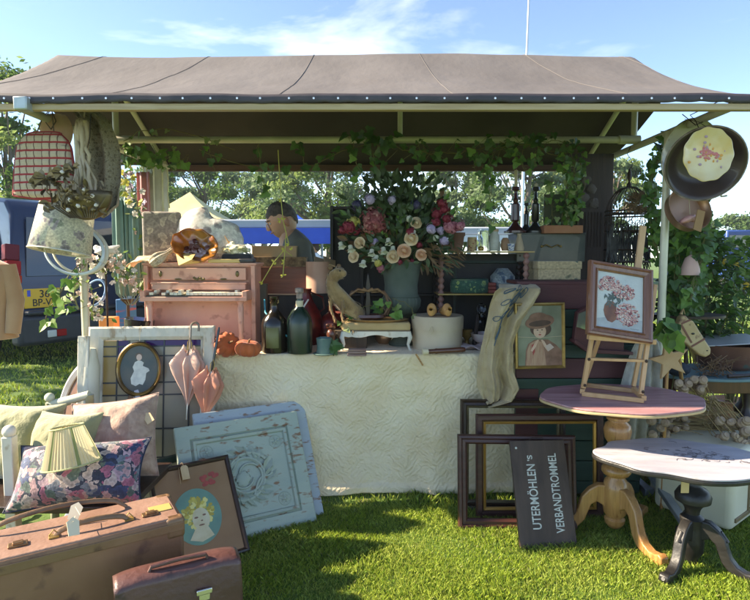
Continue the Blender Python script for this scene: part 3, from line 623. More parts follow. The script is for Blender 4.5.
for x in (-.40, -.17): b = MB(); b.box((x, D_*.32, H_+.006), (.03, .03, .006)); b.tube([(x-.014, D_*.32, H_+.01), (x, D_*.32, H_+.028), (x+.014, D_*.32, H_+.01)], .0025, 6); b.build('handle_mount', gold, hd, bevel=.001)
for x in (-.50, -.10): b = MB(); b.box((x, D_*.32, H_+.006), (.055, .03, .008)); b.box((x, D_*.32-.002, H_+.012), (.03, .02, .01)); b.build('lock', mat('lock_brass', (.36, .22, .10), .35, (.2, .1, .05), sc=30, metal=.8), sc_, bevel=.002)
hnd(-.60, -.16, D_*.80, H_+.003, .055, .009, name='strap', par=sc_)
b = MB(); b.box((-.06, D_*.45, H_+.005), (.075, .055, .003)); b.build('label_plate', mat('brass_label', (.6, .42, .14), .4, metal=.3), sc_, bevel=.001)
for (x, y, a) in ((-.345, .03, .3), (-.33, .15, -.4)):
    b = MB(); b.push(Matrix.Translation((x, y, H_+.045)) @ Euler((R(-35), .2, a)).to_matrix().to_4x4()); b.prism([(-.017, -.03), (.017, -.03), (.02, .015), (0, .03), (-.02, .015)], -.001, .001); b.pop(); b.tube([(x, y, H_+.06), (x+.01, D_*.4, H_+.05)], .001, 4); b.build('price_tag', mat('tag_cream', (.72, .60, .42), .8), sc_, smooth=False)

# satchel in front of it
sl = mat('satchel_leather', (.065, .024, .020), .45, (.105, .042, .034), sc=5, c3=(.04, .015, .012), bump=.3, bsc=45, coat=.25)
o_ = P(176, 572, 1.72); Mx = Matrix.Translation((o_.x, o_.y+.03, 0)) @ Matrix.Rotation(d.xy.angle_signed(Vector((1, 0)))*1.0*.85, 4, 'Z') @ Matrix.Rotation(R(-5), 4, 'X')
sa = thing('satchel', 'dark red brown leather satchel with curved flap leaning on the suitcase', 'satchel', M=Mx)
hs_ = o_.z + .005; ws_ = .39
b = MB(); b.box((0, 0, hs_/2-.01), (ws_*.94, .10, hs_-.03)); b.build('body', sl, sa, bevel=.02, seg=3)
def flap(u, v):
    x = (u-.5)*ws_; a = min(v*2.2, 1)*PI/2 if v < .4545 else PI/2
    if v < .35: f = v/.35; y = .05 - .105*f; z = hs_ - .012 + .014*math.sin(PI*f) ; 
    else: f = (v-.35)/.65; y = -.058 - .006*math.sin(f*3); z = hs_ - .012 - f*(.20 + .03*math.cos((u-.5)*PI*2)); 
    z -= .012*abs(2*u-1)**6; return (x, y + .002*noise.noise(Vector((x*14, z*14, 0))), z)
b = MB(); b.grid(flap, 28, 24); fl = b.build('flap', sl, sa, solid=.005, autos=0)
for v_ in (.06, .94):
    pass
for x in (.07,):
    b = MB(); b.box((x, -.070, hs_-.105), (.035, .010, .03)); b.box((x, -.074, hs_-.090), (.05, .008, .018)); b.build('clasp', mat('nickel', (.65, .62, .55), .25, metal=.9), fl, bevel=.003)
b = MB(); b.tube([(-.09, -.03, hs_-.002), (-.085, -.03, hs_+.012), (0, -.03, hs_+.016), (.085, -.03, hs_+.012), (.09, -.03, hs_-.002)], .007, 8); b.build('handle', sl, sa)

# brown jacket edge at the very left: on a tailor's stand
js = thing('jacket_on_stand', 'tan jacket on a wooden stand cut off by the left edge', 'jacket', (gx(-22, 2.9), 2.9, 0))
tan = mat('tan_suede', (.34, .18, .08), .8, (.42, .24, .12), sc=5, bump=.2, bsc=50, sheen=.3)
b = MB(); b.lathe([(.05, 1.42), (.17, 1.40), (.185, 1.3), (.16, 1.2), (.155, 1.12), (.178, 1.02), (.186, 1.0), (.17, 1.0)], 28, sy=.65, fn=lambda a, i, z: 1+.03*math.sin(a*5+i)); b.build('jacket', tan, js, sub=1)
for k in (-1, 1): b = MB(); b.tube([(k*.15, 0, 1.38), (k*.19, 0, 1.2), (k*.185, -.03, 1.03)], [.045, .042, .035], 10); b.build('sleeve', tan, js)
b = MB(); b.cyl((0, 0, .05), (0, 0, 1.45), .014); b.build('pole', pine, js)
for k in range(3): b = MB(); a = k*TAU/3+.5; b.tube([(0, 0, .1), (.12*math.cos(a), .12*math.sin(a), .06), (.2*math.cos(a), .2*math.sin(a), .012)], .012, 6); b.build('leg', pine, js)

# ================================================================ leaded window with the oval picture and the umbrellas
M, w_, h_ = frame3(P(84, 497, 2.98), P(213, 510, 3.08), P(84, 327, 3.16)); 
M = frame3(Vector((M.translation.x-w_/2*1, 3.0, 0)), Vector((M.translation.x+w_/2, 3.06, 0)), P(84, 327, 3.16))
M, w_, h_ = M
win = thing('leaded_window', 'old white window frame with leaded stained glass leaning on the stall', 'window', M=M)
wf = mat('flaking_white', (.66, .64, .57), .6, (.56, .52, .42), sc=8, c3=(.34, .26, .17), bump=.35, bsc=30, stretch=(1, 1, .35))
fw = .105*.75
b = MB(); b.frame(w_, h_, [(0, -.02), (.012, -.026), (fw*.75, -.026), (fw, -.012), (fw, .02), (0, .02)]); b.build('sash', wf, win, smooth=False, bevel=.0015)
came = mat('lead_came', (.06, .065, .07), .5, metal=.5)
gw = w_-2*fw; gh = h_-2*fw; zt = h_-fw
xs = [-gw/2, -gw/2+.04, -gw/2+.075, -gw/2+.13, -gw/2+.20+.13, gw/2-.09, gw/2]; 
gcol = {'cream': mat('glass_cream', (.55, .50, .36), .25, (.45, .40, .26), sc=6, trans=.3), 'purple': mat('glass_purple', (.08, .015, .16), .12, trans=.5, coat=.6), 'pink': mat('glass_pinkish', (.5, .35, .3), .2, (.45, .4, .3), sc=3, trans=.3), 'grey': mat('glass_greyish', (.34, .34, .30), .2, (.42, .38, .28), sc=5, trans=.3), 'yellow': mat('glass_amber', (.5, .38, .14), .2, trans=.4)}
gx_ = [-gw/2, -gw/2+gw*.14, -gw/2+gw*.26, -gw/2+gw*.42, -gw/2+gw*.62, -gw/2+gw*.88, gw/2]
gz = [zt, zt-.035, zt-.09, zt-.24, zt-.31, zt-.50, zt-.66, fw]
def pane(x0, x1, z0, z1, k, nm='glass_pane'): b = MB(); b.box(((x0+x1)/2, 0, (z0+z1)/2), (x1-x0-.002, .003, abs(z1-z0)-.002)); b.build(nm, gcol[k], win)
pane(gx_[0], gx_[1], gz[3], gz[0], 'yellow'); pane(gx_[1], gx_[2], gz[3], gz[0], 'purple'); pane(gx_[2], gx_[3], gz[3], gz[0], 'cream'); pane(gx_[3], gx_[4], gz[1], gz[0], 'purple')
pane(gx_[4], gx_[6], gz[1], gz[0], 'purple'); pane(gx_[3], gx_[4], gz[2], gz[1], 'grey'); pane(gx_[3], gx_[4], gz[4], gz[2], 'pink'); pane(gx_[4], gx_[6], gz[2], gz[1], 'cream'); pane(gx_[4], gx_[5], gz[4], gz[2], 'grey'); pane(gx_[5], gx_[6], gz[4], gz[2], 'cream')
pane(gx_[0], gx_[1], gz[4], gz[3], 'yellow'); pane(gx_[1], gx_[3], gz[4], gz[3], 'cream')
for j in (4, 5, 6):
    for i, k in ((0, 'cream'), (1, 'grey'), (3, 'cream'), (4, 'grey')):
        i2 = {0: 1, 1: 3, 3: 4, 4: 6}[i]; pane(gx_[i], gx_[i2], gz[j+1], gz[j], k)
b = MB()
for x in gx_[1:-1]: b.box((x, 0, (zt+fw)/2) if x not in (gx_[2],) else (x, 0, (gz[0]+gz[3])/2), (.008, .010, zt-fw if x != gx_[2] else gz[0]-gz[3]))
for z in gz[1:-1]: b.box((0, -.0005, z), (gw, .010, .008))
b.build('lead_strips', came, win, smooth=False)
# tall cream side boards standing beside it
M2, w2, h2 = frame3(P(83, 480, 2.95), P(98, 480, 2.95), P(83, 332, 3.10)); M2 = frame3(Vector((M2.translation.x-.04, 3.0, 0)), Vector((M2.translation.x+.04, 3.0, 0)), P(84, 332, 3.10))
t = thing('shutter_board', 'narrow flaking cream board leaning along the left side of the window', 'board', M=M2[0]); b = MB(); b.box((-.055, -.05, M2[2]/2-.01), (.06, .02, M2[2]-.02)); b.build('board', wf, t, bevel=.003)

def on_frame(M, x, y, z, rot=0): return M @ Matrix.Translation((x, y, z)) @ Matrix.Rotation(rot, 4, 'Y')
wpx = lambda px, py: (M.inverted() @ P(px, py, 3.12))
# generic print helper: coloured shapes a fraction of a millimetre thick
def shp(parent, name, poly, m, y, th=.0006): b = MB(); b.prism(poly, y-th, y); return b.build(name, m, parent, smooth=False)
def ell2(cx, cz, rx, rz, n=24, a0=0, rot=0): return [(cx+rx*math.cos(TAU*k/n)*math.cos(rot)-rz*math.sin(TAU*k/n)*math.sin(rot), cz+rx*math.cos(TAU*k/n)*math.sin(rot)+rz*math.sin(TAU*k/n)*math.cos(rot)) for k in range(n)]
pc = wpx(140, 369); s = S(3.05)
ov = thing('oval_picture', 'oval gilt framed picture of a pale figure hanging on the leaded window', 'picture', M=M @ Matrix.Translation((pc.x, -.045, pc.z)))
b = MB(); b.ring(22*s, 27*s, [(0, 0), (-.001, -.012), (.004, -.018), (.009, -.014), (.012, -.016), (.018, -.008), (.018, 0)], 56); b.mat(0); fo = b.build('frame', mat('gilt_dark', (.40, .24, .06), .3, (.10, .05, .02), sc=9, metal=.5, coat=.3), ov)
b = MB(); b.ring(22.6*s, 27.8*s, [(-.001, 0), (-.003, -.008), (.002, -.012), (.004, 0)], 56); b.build('outer_rim', darkw, fo)
shp(ov, 'picture_ground', ell2(0, 0, 20.5*s, 25.5*s, 48), mat('print_dark', (.045, .07, .075), .5, (.10, .10, .085), sc=9), -.003)
pal = mat('print_pale', (.66, .66, .58), .6, (.50, .50, .46), sc=30); skn = mat('print_skin', (.62, .45, .36), .6); brn = mat('print_brown', (.12, .08, .06), .6)
fg = shp(ov, 'printed_figure', [(-.022, .040), (-.006, .048), (.012, .046), (.026, .036), (.020, .018), (.052, .004), (.058, -.010), (.040, -.022), (.036, -.060), (.022, -.088), (.004, -.082), (-.016, -.094), (-.040, -.082), (-.044, -.050), (-.026, -.010), (-.034, .012)], pal, -.0036)
shp(ov, 'printed_figure', ell2(0, .066, .015, .018), skn, -.0036); shp(ov, 'printed_figure', ell2(-.001, .074, .020, .018), brn, -.0034)
b = MB(); b.tube([(0, 0, 27*s), (-.003, .01, 27*s+.05), (0, .02, h_-pc.z+.005)], .0012, 4); b.build('hanging_string', string_m, ov)

# umbrellas hooked over the sash
peach = mat('peach_silk', (.62, .36, .27), .5, (.70, .50, .42), sc=6, trans=.3, sheen=.3, bump=.1, bsc=30); coral = mat('coral_silk', (.66, .25, .15), .5, (.72, .34, .22), sc=6, trans=.3, sheen=.3)
def umbrella(label, px, ptop, pbot, wd, m, handle, tilt, yo, cf=.74, group='umbrellas hanging on the window'):
    a = wpx(px, ptop); z0 = wpx(px, pbot).z
    t = thing('umbrella', label, 'umbrella', M=M @ Matrix.Translation((a.x, yo, z0)) @ Matrix.Rotation(tilt, 4, 'Y'), group=group); Hh = a.z-z0
    cz = Hh*cf
    def fn(u, v):
        ang = u*TAU; zz_ = cz*(v); prof = [(.0, .004), (.12, .012), (.35, .30), (.62, .78), (.80, 1.0), (.93, .62), (1, .35)]
        for (p, q), (p2, q2) in zip(prof, prof[1:]):
            if v <= p2: rr = q+(q2-q)*(v-p)/(p2-p); break
        rr *= wd; fold = 1 + (.36*math.sin(ang*7 + v*2.5) + .22*math.sin(ang*3+v*5)) * min(1, v*3); top = .018*math.sin(ang*8)*(v > .97)
        return (rr*fold*math.cos(ang), rr*fold*math.sin(ang)*.45, zz_ + top + .03*math.sin(ang*2.5)*max(0, v-.7)*2)
    b = MB(); b.grid(fn, 64, 24); b.build('canopy', m, t, autos=0)
    b = MB(); b.cyl((0, 0, -.015), (0, 0, Hh*.86), .004, n=8); b.build('shaft', mat('silver', (.6, .6, .58), .3, metal=.8), t)
    b = MB(); hk = []
    if handle == 'crook':
        for k in range(11): a_ = PI*k/10; hk.append((.022 - .022*math.cos(a_), 0, Hh-.024+.024*math.sin(a_)))
        hk = [(0, 0, cz*1.0)] + [(0, 0, Hh-.04)] + hk + [(.044, 0, Hh-.05)]
        b.tube(hk, .0065, 8)
    else: b.tube([(0, 0, cz), (0, 0, cz+.03), (.0, 0, Hh-.02), (.0, 0, Hh)], [.005, .008, .007, .004], 8)
    b.build('handle', mat('horn_handle', (.16, .11, .07), .3, (.3, .24, .18), sc=12, coat=.4) if handle == 'crook' else black, t)
    b = MB(); b.tube([(-.008, -.01, cz*1.0), (-.01, -.012, cz+.045), (.0, -.012, cz+.07), (.012, -.01, cz+.04), (.008, -.008, cz)], .0025, 5); b.build('cord_loop', gold, t)
umbrella('pale pink umbrella with curved horn handle hooked over the window', 186, 322, 416, .074, peach, 'crook', R(2), -.055, .70)
umbrella('coral umbrella with straight black handle hanging beside the pale pink one', 203, 326, 427, .068, coral, 'straight', R(9), -.10, .56)
# round mirror rim behind the window, left
t = thing('round_mirror', 'round mirror with pale rim leaning behind the cushions left of the window', 'mirror', M=Matrix.Translation((gx(96, 3.2), 3.2, .50)) @ Euler((R(-12), 0, R(-25))).to_matrix().to_4x4())
b = MB(); b.ring(.34, .36, [(0, 0), (.0, -.03), (.02, -.04), (.045, -.03), (.045, 0)], 64); b.build('rim', mat('mirror_rim', (.5, .5, .56), .4, (.4, .36, .36), sc=6), t)
b = MB(); b.prism(ell2(0, 0, .30, .32, 48), -.02, -.015); b.build('glass', mat('brown_board', (.16, .07, .04), .35, (.24, .12, .07), sc=4), t)
t = thing('bolster', 'cream rolled cloth leaning between mirror and window', 'cloth roll', (gx(76, 3.0), 3.02, 0)); b = MB(); b.tube([(0, 0, 0), (0, .03, .5), (.02, .05, .82), (.03, .06, .92)], [.06, .062, .050, .02], 16); b.build('cloth', mat('cream_cloth', (.62, .58, .44), .85, (.7, .66, .54), sc=6, bump=.3, bsc=14), t)
t = thing('chair_finial', 'pale green carved chair back with a round knob behind the cushions', 'chair', (gx(44, 2.75), 2.75, 0)); b = MB(); b.cyl((0, 0, 0), (0, 0, .70), .02); b.build('post', velv_g, t)
b = MB(); b.ell((0, 0, .725), (.024, .024, .024)); b.build('knob', mat('pale_sage', (.5, .52, .38), .6), t)
b = MB(); b.tube([(0, 0, .69), (.06, 0, .70), (.13, 0, .72), (.2, 0, .74)], [.02, .024, .022, .02], 10); b.build('top_rail', mat('pale_sage', (.5, .52, .38), .6), t)
b = MB(); b.cyl((.2, 0, 0), (.2, 0, .74), .02); b.build('post', velv_g, t)

# ================================================================ blue panels and the picture of the blond child
bluep = mat('flaking_blue', (.38, .43, .34), .6, (.32, .385, .32), sc=7, c3=(.24, .13, .07), bump=.4, bsc=30, det=9, stretch=(.7, 1, 1.6))
bluep2 = mat('flaking_blue_deep', (.34, .39, .43), .6, (.36, .41, .41), sc=9, c3=(.24, .13, .07), bump=.3, bsc=22, stretch=(.6, 1, 2))
def lean(name, label, cat, BL, BR, TL, group=None, zb=0):
    a = G(*BL, zb); b_ = G(*BR, zb); y = TL[2]; M, w_, h_ = frame3(a, b_, P(TL[0], TL[1], y)); return thing(name, label, cat, M=M, group=group), w_, h_, M
def door_panel(t, w_, h_, m, ornament):
    b = MB(); b.frame(w_, h_, [(0, -.016), (.004, -.018), (.07, -.018), (.075, -.008), (.085, -.022), (.098, -.018), (.105, -.002), (.105, .012), (0, .012)]); b.build('door_frame', m, t, smooth=False)
    b = MB(); b.box((0, -.001, h_/2), (w_-.19, .008, h_-.19)); b.build('centre_panel', m, t, smooth=False)
    if not ornament: return
    def cv(pts, r, mb, fl=.8): mb.tube([(x, -.010, h_/2+z) for (x, z) in pts], r, 6, flat=fl)
    b = MB(); k = w_*.19
    for q in (0, 1):
        sg = 1 if q == 0 else -1; pts = []
        for i in range(40): a = i/39*TAU*1.35 + .6; rr = k*(1.0 - .62*i/39); pts.append((sg*(rr*math.cos(a))*1.0 + sg*.01, sg*(rr*math.sin(a))))
        cv(pts, [.013*(1-.5*i/39) for i in range(40)], b)
        pts = [(sg*(k*.2+k*.9*i/12), sg*(-k*.9 + k*.25*math.sin(i/12*PI*1.5)+k*1.1*i/12)) for i in range(13)]; cv(pts, .009, b)
        for i in range(8): a = i*.7+q; leaf(b, (k*.75*math.cos(a), -.007, h_/2+k*.75*math.sin(a)), (math.cos(a+1), 0, math.sin(a+1)), (0, -1, 0), k*.8, OVAL, .8)
    b.ell((-k*.15, -.008, h_/2-k*.1), (k*.30, .010, k*.30), nz=.3); b.ell((k*.35, -.008, h_/2+k*.75), (k*.22, .008, k*.16), nz=.3)
    b.build('carved_scrolls', m, t)
    for sx in (-1, 1):
        for sz in (-1, 1):
            b = MB(); cx, cz = sx*(w_/2-.15), h_/2+sz*(h_/2-.15)
            for a in range(5): leaf(b, (cx, -.006, cz), (math.cos(a*TAU/5+.3), 0, math.sin(a*TAU/5+.3)), (0, -1, 0), .035, OVAL, .6)
            b.ell((cx, -.007, cz), (.009, .008, .009)); b.tube([(cx+.034*math.cos(TAU*i/20), -.006, cz+.034*math.sin(TAU*i/20)) for i in range(21)], .0025, 5); b.build('corner_rosette', m, t)
t, w_, h_, _ = lean('door_panel', 'plain blue flaking door panel, the rear one behind the carved panel', 'door panel', (206, 541), (323, 514), (198, 414, 3.0)); door_panel(t, w_, h_, bluep2, False)
t, w_, h_, _ = lean('door_panel', 'pale blue flaking door panel with carved scrolls, in front of the plain one', 'door panel', (187, 553), (316, 521), (180, 428, 2.87)); door_panel(t, w_, h_, bluep, True)
# dark green frame behind the child's picture
t, w_, h_, _ = lean('picture_frame', 'dark green empty frame tilted behind the picture of the curly child', 'frame', (142, 560), (222, 528), (126, 466, 2.74)); 
b = MB(); b.frame(w_, h_*.98, [(0, -.012), (.01, -.018), (.04, -.01), (.04, .01), (0, .01)]); b.build('frame', mat('green_black', (.03, .06, .045), .4, (.05, .09, .07), sc=9), t, smooth=False)
t, w_, h_, Mb = lean('framed_picture', 'framed picture of a yellow haired child in a round vignette, on the grass', 'picture', (164, 578), (250, 551), (144, 472, 2.62))
b = MB(); b.frame(w_, h_, [(0, -.008), (.004, -.016), (.012, -.018), (.02, -.012), (.024, -.004), (.024, .01), (0, .01)]); b.build('frame', darkw, t, smooth=False)
b = MB(); b.box((0, 0, h_/2), (w_-.04, .006, h_-.04)); b.build('mount', mat('brown_mount', (.24, .12, .04), .55, (.31, .17, .07), sc=4, coat=.3), t)
rr = w_*.27; cx, cz = w_*-.02, h_*.455; vt_ = mat('vignette_green', (.16, .34, .22), .5, (.10, .22, .18), sc=7, coat=.3)
vg = shp(t, 'vignette', ell2(cx, cz, rr*1.05, rr*1.22, 40), vt_, -.0045)
hair = mat('print_hair', (.60, .52, .10), .6, (.45, .42, .10), sc=40); fc = mat('print_face', (.62, .60, .42), .6, (.55, .5, .3), sc=20)
b = MB(); 
for i in range(150): a = random.uniform(0, TAU); q = random.random()**.4; x, z = cx+.04*rr+rr*.66*q*math.cos(a), cz+rr*.16+rr*.66*q*math.sin(a); b.mat(i % 3); b.prism(ell2(x, z, rr*.10, rr*.075, 8, rot=a), -.0050-.000008*i, -.0045)
b.build('printed_hair', [hair, mat('print_hair_dark', (.42, .34, .06), .6), mat('print_hair_light', (.70, .66, .24), .6)], vg, smooth=False)
b = MB(); b.prism(ell2(cx+rr*.12, cz-rr*.14, rr*.38, rr*.48), -.0068, -.006); b.prism([(cx-rr*.2, cz-rr*.5), (cx+rr*.35, cz-rr*.5), (cx+rr*.55, cz-rr*.95), (cx, cz-rr*1.1), (cx-rr*.5, cz-rr*.92)], -.0064, -.0058); b.build('printed_face', fc, vg, smooth=False)
b = MB(); 
for (x, z, a, c_) in ((-.08, -.05, .09, .04), (.28, -.0, .08, .04)): b.prism(ell2(cx+rr*x, cz+rr*z, rr*a, rr*c_, 10), -.0075, -.0068)
b.prism(ell2(cx+rr*.1, cz-rr*.40, rr*.13, rr*.035, 12), -.0075, -.0068); b.prism(ell2(cx+rr*.14, cz-rr*.22, rr*.05, rr*.03, 10), -.0072, -.0068); b.build('printed_features', mat('print_lines', (.22, .12, .08), .6), vg, smooth=False)
b = MB(); 
for i in range(14): x = w_*.14+random.uniform(-.03, .03); z = h_*.80+random.uniform(-.03, .03); b.prism(ell2(x+i*.003, z, .012, .010, 9), -.0046-.00004*i, -.003)
b.build('red_print_patch', mat('print_red', (.45, .07, .05), .6, (.3, .05, .04), sc=40), t, smooth=False)
b = MB(); b.push(Matrix.Translation((-w_*.08, -.025, h_-.05))); b.prism([(-.018, -.035), (.018, -.035), (.018, .025), (.01, .035), (-.01, .035), (-.018, .025)], -.001, .001); b.pop(); b.tube([(-w_*.08, -.025, h_-.018), (-w_*.09, -.02, h_+.003), (-w_*.10, .01, h_+.004)], .001, 4); b.tube([(-w_*.08, -.025, h_-.018), (-w_*.14, -.02, h_-.02), (-w_*.15, -.02, h_-.10)], .001, 4); b.build('price_tag', paper, t, smooth=False)

t = thing('white_post', 'white painted post at the very left edge beside the green cushion', 'post', (gx(1, 2.35), 2.35, 0)); b = MB(); b.box((0, 0, .33), (.045, .045, .66)); b.build('post', white_p, t, bevel=.004); b = MB(); b.ell((0, 0, .68), (.028, .028, .028)); b.build('knob', white_p, t)
# ================================================================ on the table, left: the toy piano and what lies on it
pinkp = mat('pink_paint', (.64, .30, .215), .5, (.72, .40, .29), sc=4, c3=(.46, .21, .15), bump=.12, bsc=30)
Yp = 3.52; s = S(Yp); bl = T(146, 340); x0 = P(146, 300, Yp).x; x1 = P(256, 300, Yp).x; W = x1-x0; zt = P(200, 263, Yp).z
pn = thing('toy_piano', 'pink painted small upright piano with worn keys on the table', 'piano', ((x0+x1)/2, Yp, TT))
Hp = zt-TT; D = .20
b = MB(); b.box((0, D/2+.02, Hp/2), (W-.02, D, Hp-.02)); b.build('body', pinkp, pn, bevel=.004)
b = MB(); b.box((0, D/2, Hp-.006), (W+.02, D+.05, .014)); b.box((0, D/2, Hp-.018), (W+.005, D+.035, .010)); b.build('lid', pinkp, pn, bevel=.003)
b = MB(); b.box((0, -.012, Hp-.068), (W*.84, .03, .075)); ph = b.build('upper_panel', pinkp, pn, bevel=.003)
for sx in (-1, 1): b = MB(); b.box((sx*(W/2-.012), .0, Hp/2), (.026, .05, Hp-.03)); b.build('side_pilaster', pinkp, pn, bevel=.003)
b = MB(); b.box((0, -.02, Hp-.125), (W*.86, .05, .012)); b.box((0, -.03, Hp-.148), (W*.84, .03, .035)); b.build('fall_board', pinkp, pn, bevel=.003)
kz = Hp-.195
b = MB(); b.box((0, -.07, kz-.022), (W*.93, .15, .02)); b.box((0, -.145, kz-.021), (W*.93, .014, .028)); 
for sx in (-1, 1): b.box((sx*W*.445, -.075, kz+.0), (.028, .15, .055))
b.build('key_bed', pinkp, pn, bevel=.003)
b = MB(); b.box((0, -.072, kz-.006), (W*.84, .12, .012)); b.build('key_slot', black, pn)
for i in range(24):
    if i in (0, 2, 3, 5, 9): continue
    b = MB(); b.box((-W*.41+i*W*.82/23, -.085, kz+.010+random.uniform(-.001, .001)), (W*.82/23-.002, .10, .016)); b.build('white_key', mat('ivory', (.75, .72, .62), .35, (.65, .6, .45), sc=30), pn, bevel=.001)
for i in (1, 4, 7, 9, 21): b = MB(); b.box((-W*.41+(i+.5)*W*.82/23, -.07, kz+.022), (.016, .06, .016)); b.build('raised_key', mat('ivory', (.75, .72, .62), .35, (.65, .6, .45), sc=30), pn, bevel=.001)
for sx in (-1, 1):
    b = MB(); b.push(Matrix.Translation((sx*W*.40, -.12, 0))); b.lathe([(.020, 0), (.022, .02), (.014, .035), (.018, .06), (.013, .10), (.016, .15), (.021, kz-.075), (.016, kz-.06), (.022, kz-.045), (.024, kz-.033)], 14); b.build('leg', pinkp, pn)
    b = MB(); b.push(Matrix.Translation((sx*W*.345, -.03, Hp-.068)) @ Matrix.Rotation(PI/2, 4, 'X')); b.ell((0, 0, 0), (.011, .019, .006)); b.build('escutcheon', mat('bronze', (.16, .12, .05), .4, metal=.7), ph)
b = MB()
for k in range(7): b.ell(((k-3)*.010, -.03, Hp-.098+.006*math.cos(k*1.8)), (.008, .004, .007), nz=.3)
for sx in (-.17, .2): b.ell((sx*W*1.1, -.03, Hp-.10), (.022, .004, .005), nz=.4)
b.build('gilt_moulding', mat('bronze', (.16, .12, .05), .4, metal=.7), ph)
b = MB(); b.box((0, -.05, .012), (W*.92, .14, .02)); b.build('plinth', pinkp, pn, bevel=.003)
ptop = TT+Hp
def onp(px, py=262, dy=0): return Vector((P(px, 260, Yp+.06+dy).x, Yp+.06+dy, ptop+.001))
greyf = patt('grey_floral_tin', (.20, .18, .16), [(.36, .33, .27), (.26, .24, .21), (.20, .18, .16), (.42, .38, .30)], sc=16, thr=.45)
whf = patt('white_toile_cloth', (.70, .68, .64), [(.42, .38, .38), (.66, .64, .60), (.55, .50, .48), (.70, .68, .64)], sc=13, thr=.42, trans=.15)
t = thing('fabric_box', 'grey floral box with rounded corner standing at the left on the pink piano', 'box', onp(163, dy=.10), R(8)); s = S(3.68)
b = MB(); b.box((0, 0, 25*s), (36*s, .07, 50*s)); b.build('box', greyf, t, bevel=.018, seg=4)
b = MB(); b.tube([(-17*s, -.04, 48*s), (-20*s, -.04, 53*s), (-17*s, -.03, 55*s), (-13*s, -.02, 52*s)], .004, 6); b.build('handle', mat('cream_cord', (.7, .66, .55), .7), t)
t = thing('bonnet', 'large white and grey flowered cloth bag lying on the pink piano', 'bag', onp(209, dy=.09))
def hatf(u, v):
    a = u*TAU; r = [.30, .95, 1.0, .9, .75, .35, 0][min(6, int(v*6))]
    v6 = v*6; i = min(5, int(v6)); f = v6-i; rs = [.55, 1.0, 1.02, .92, .86, .6, .0]; r = rs[i]+(rs[i+1]-rs[i])*f
    x = 33*s*r*math.cos(a)*(1+.08*math.sin(3*a)); y = .09*r*math.sin(a); z = 58*s*(v**.8) * (1 - .25*max(0, -math.cos(a)*-1)*v) ; z += .02*math.cos(a*2)*v*(1-v)*2 - .035*v*math.exp(-((x-.02)/.05)**2)
    return (x, y, z + .006*noise.noise(Vector((x*12, y*12, z*12))))
b = MB(); b.grid(hatf, 40, 20); b.build('cloth', whf, t, autos=0)
# amber glass bowl on its side and yellow paper
t = thing('amber_bowl', 'amber brown ruffled glass dish leaning on the pink piano', 'glass dish', M=Matrix.Translation(onp(196, dy=-.03)+Vector((0, 0, .085))) @ Euler((R(58), R(18), 0)).to_matrix().to_4x4())
amber = mat('amber_glass', (.30, .10, .02), .15, (.50, .22, .05), sc=18, trans=.35, coat=.8)
def dish(u, v): a = u*TAU; r = 22*s*v; return (r*math.cos(a)*(1+.014*math.sin(13*a)*v), r*math.sin(a)*(1+.014*math.sin(13*a)*v)*.8, .055*v**2.2 + .008*math.sin(9*a)*v**3)
b = MB(); b.grid(dish, 72, 12); b.build('dish', amber, t, solid=.004, autos=0)
b = MB()
for k in range(34): a = random.uniform(0, TAU); r = random.uniform(0, 16*s); b.mat(random.randint(0, 2)); b.ell((r*math.cos(a), r*math.sin(a)*.8, .012), (.02, .018, .008), 8, 5, nz=.5)
b.build('painted_fruit', [mat('dk_maroon', (.08, .015, .01), .3, coat=.5), mat('dk_plum', (.16, .07, .07), .3, coat=.5), mat('mauve', (.36, .25, .28), .3, coat=.5)], t)
yp = mat('yellow_paper', (.60, .42, .15), .8, (.66, .48, .2), sc=5)
b = MB(); b.push(Matrix.Translation(onp(190, dy=-.13)) @ Euler((R(-62), 0, R(-18))).to_matrix().to_4x4()); b.add([(-.07, 0, -.055), (.04, 0, -.075), (.10, 0, -.02), (.01, 0, .085), (-.075, 0, .07)], [(0, 1, 2, 3, 4)])
b = MB(); b.add([(-.085, -.02, .075), (-.02, -.15, -.015), (.055, -.13, .022), (.045, .0, .07), (-.02, .02, .095)], [(0, 1, 2), (0, 2, 3, 4)]); b.add([(-.02, -.145, -.012), (.055, -.12, .02), (.10, -.02, .004)], [(0, 1, 2)])
solo(b, 'paper_sheet', yp, 'folded yellow paper hanging over the front edge of the pink piano top', 'paper', loc=onp(190, dy=-.03), smooth=False, solid=.002)
b = MB(); b.box((0, 0, .012), (.20, .10, .022)); solo(b, 'envelope_stack', yp, 'stack of yellow paper lying in front of the black cloth on the piano', 'paper', loc=onp(226, dy=-.04), bevel=.003)
b = MB()
def lcf(u, v): a = u*TAU; r = .045+.008*math.sin(a*7); return ((v-.5)*.16, r*math.cos(a)*(.4+.6*math.sin(PI*min(1, v*1.2+.1))), .045+r*.9*math.sin(a)*(.4+.6*math.sin(PI*min(1, v*1.2+.1))))
b.grid(lcf, 28, 14); solo(b, 'lace_cloth', patt('crochet', (.46, .38, .26), [(.58, .50, .38), (.38, .30, .2)], sc=70, thr=.6), 'crumpled ecru lace cloth at the left front of the piano top', 'cloth', loc=onp(166, dy=-.05), autos=0).rotation_euler = (0, R(-35), R(20))
b = MB()
def clf(u, v): return ((u-.5)*.22, (v-.5)*.12, .03*math.sin(u*PI)*math.sin(v*PI)+.012*noise.noise(Vector((u*5, v*5, 0)))+.012 - .03*max(0, .25-u)*4*1.2)
b.grid(clf, 20, 12); o = solo(b, 'napkin', mat('orange_cream_cloth', (.66, .46, .25), .85, (.72, .60, .42), sc=8, bump=.3), 'peach napkin drooping off the left end of the piano top', 'cloth', loc=onp(147, dy=-.03), autos=0, solid=.003)
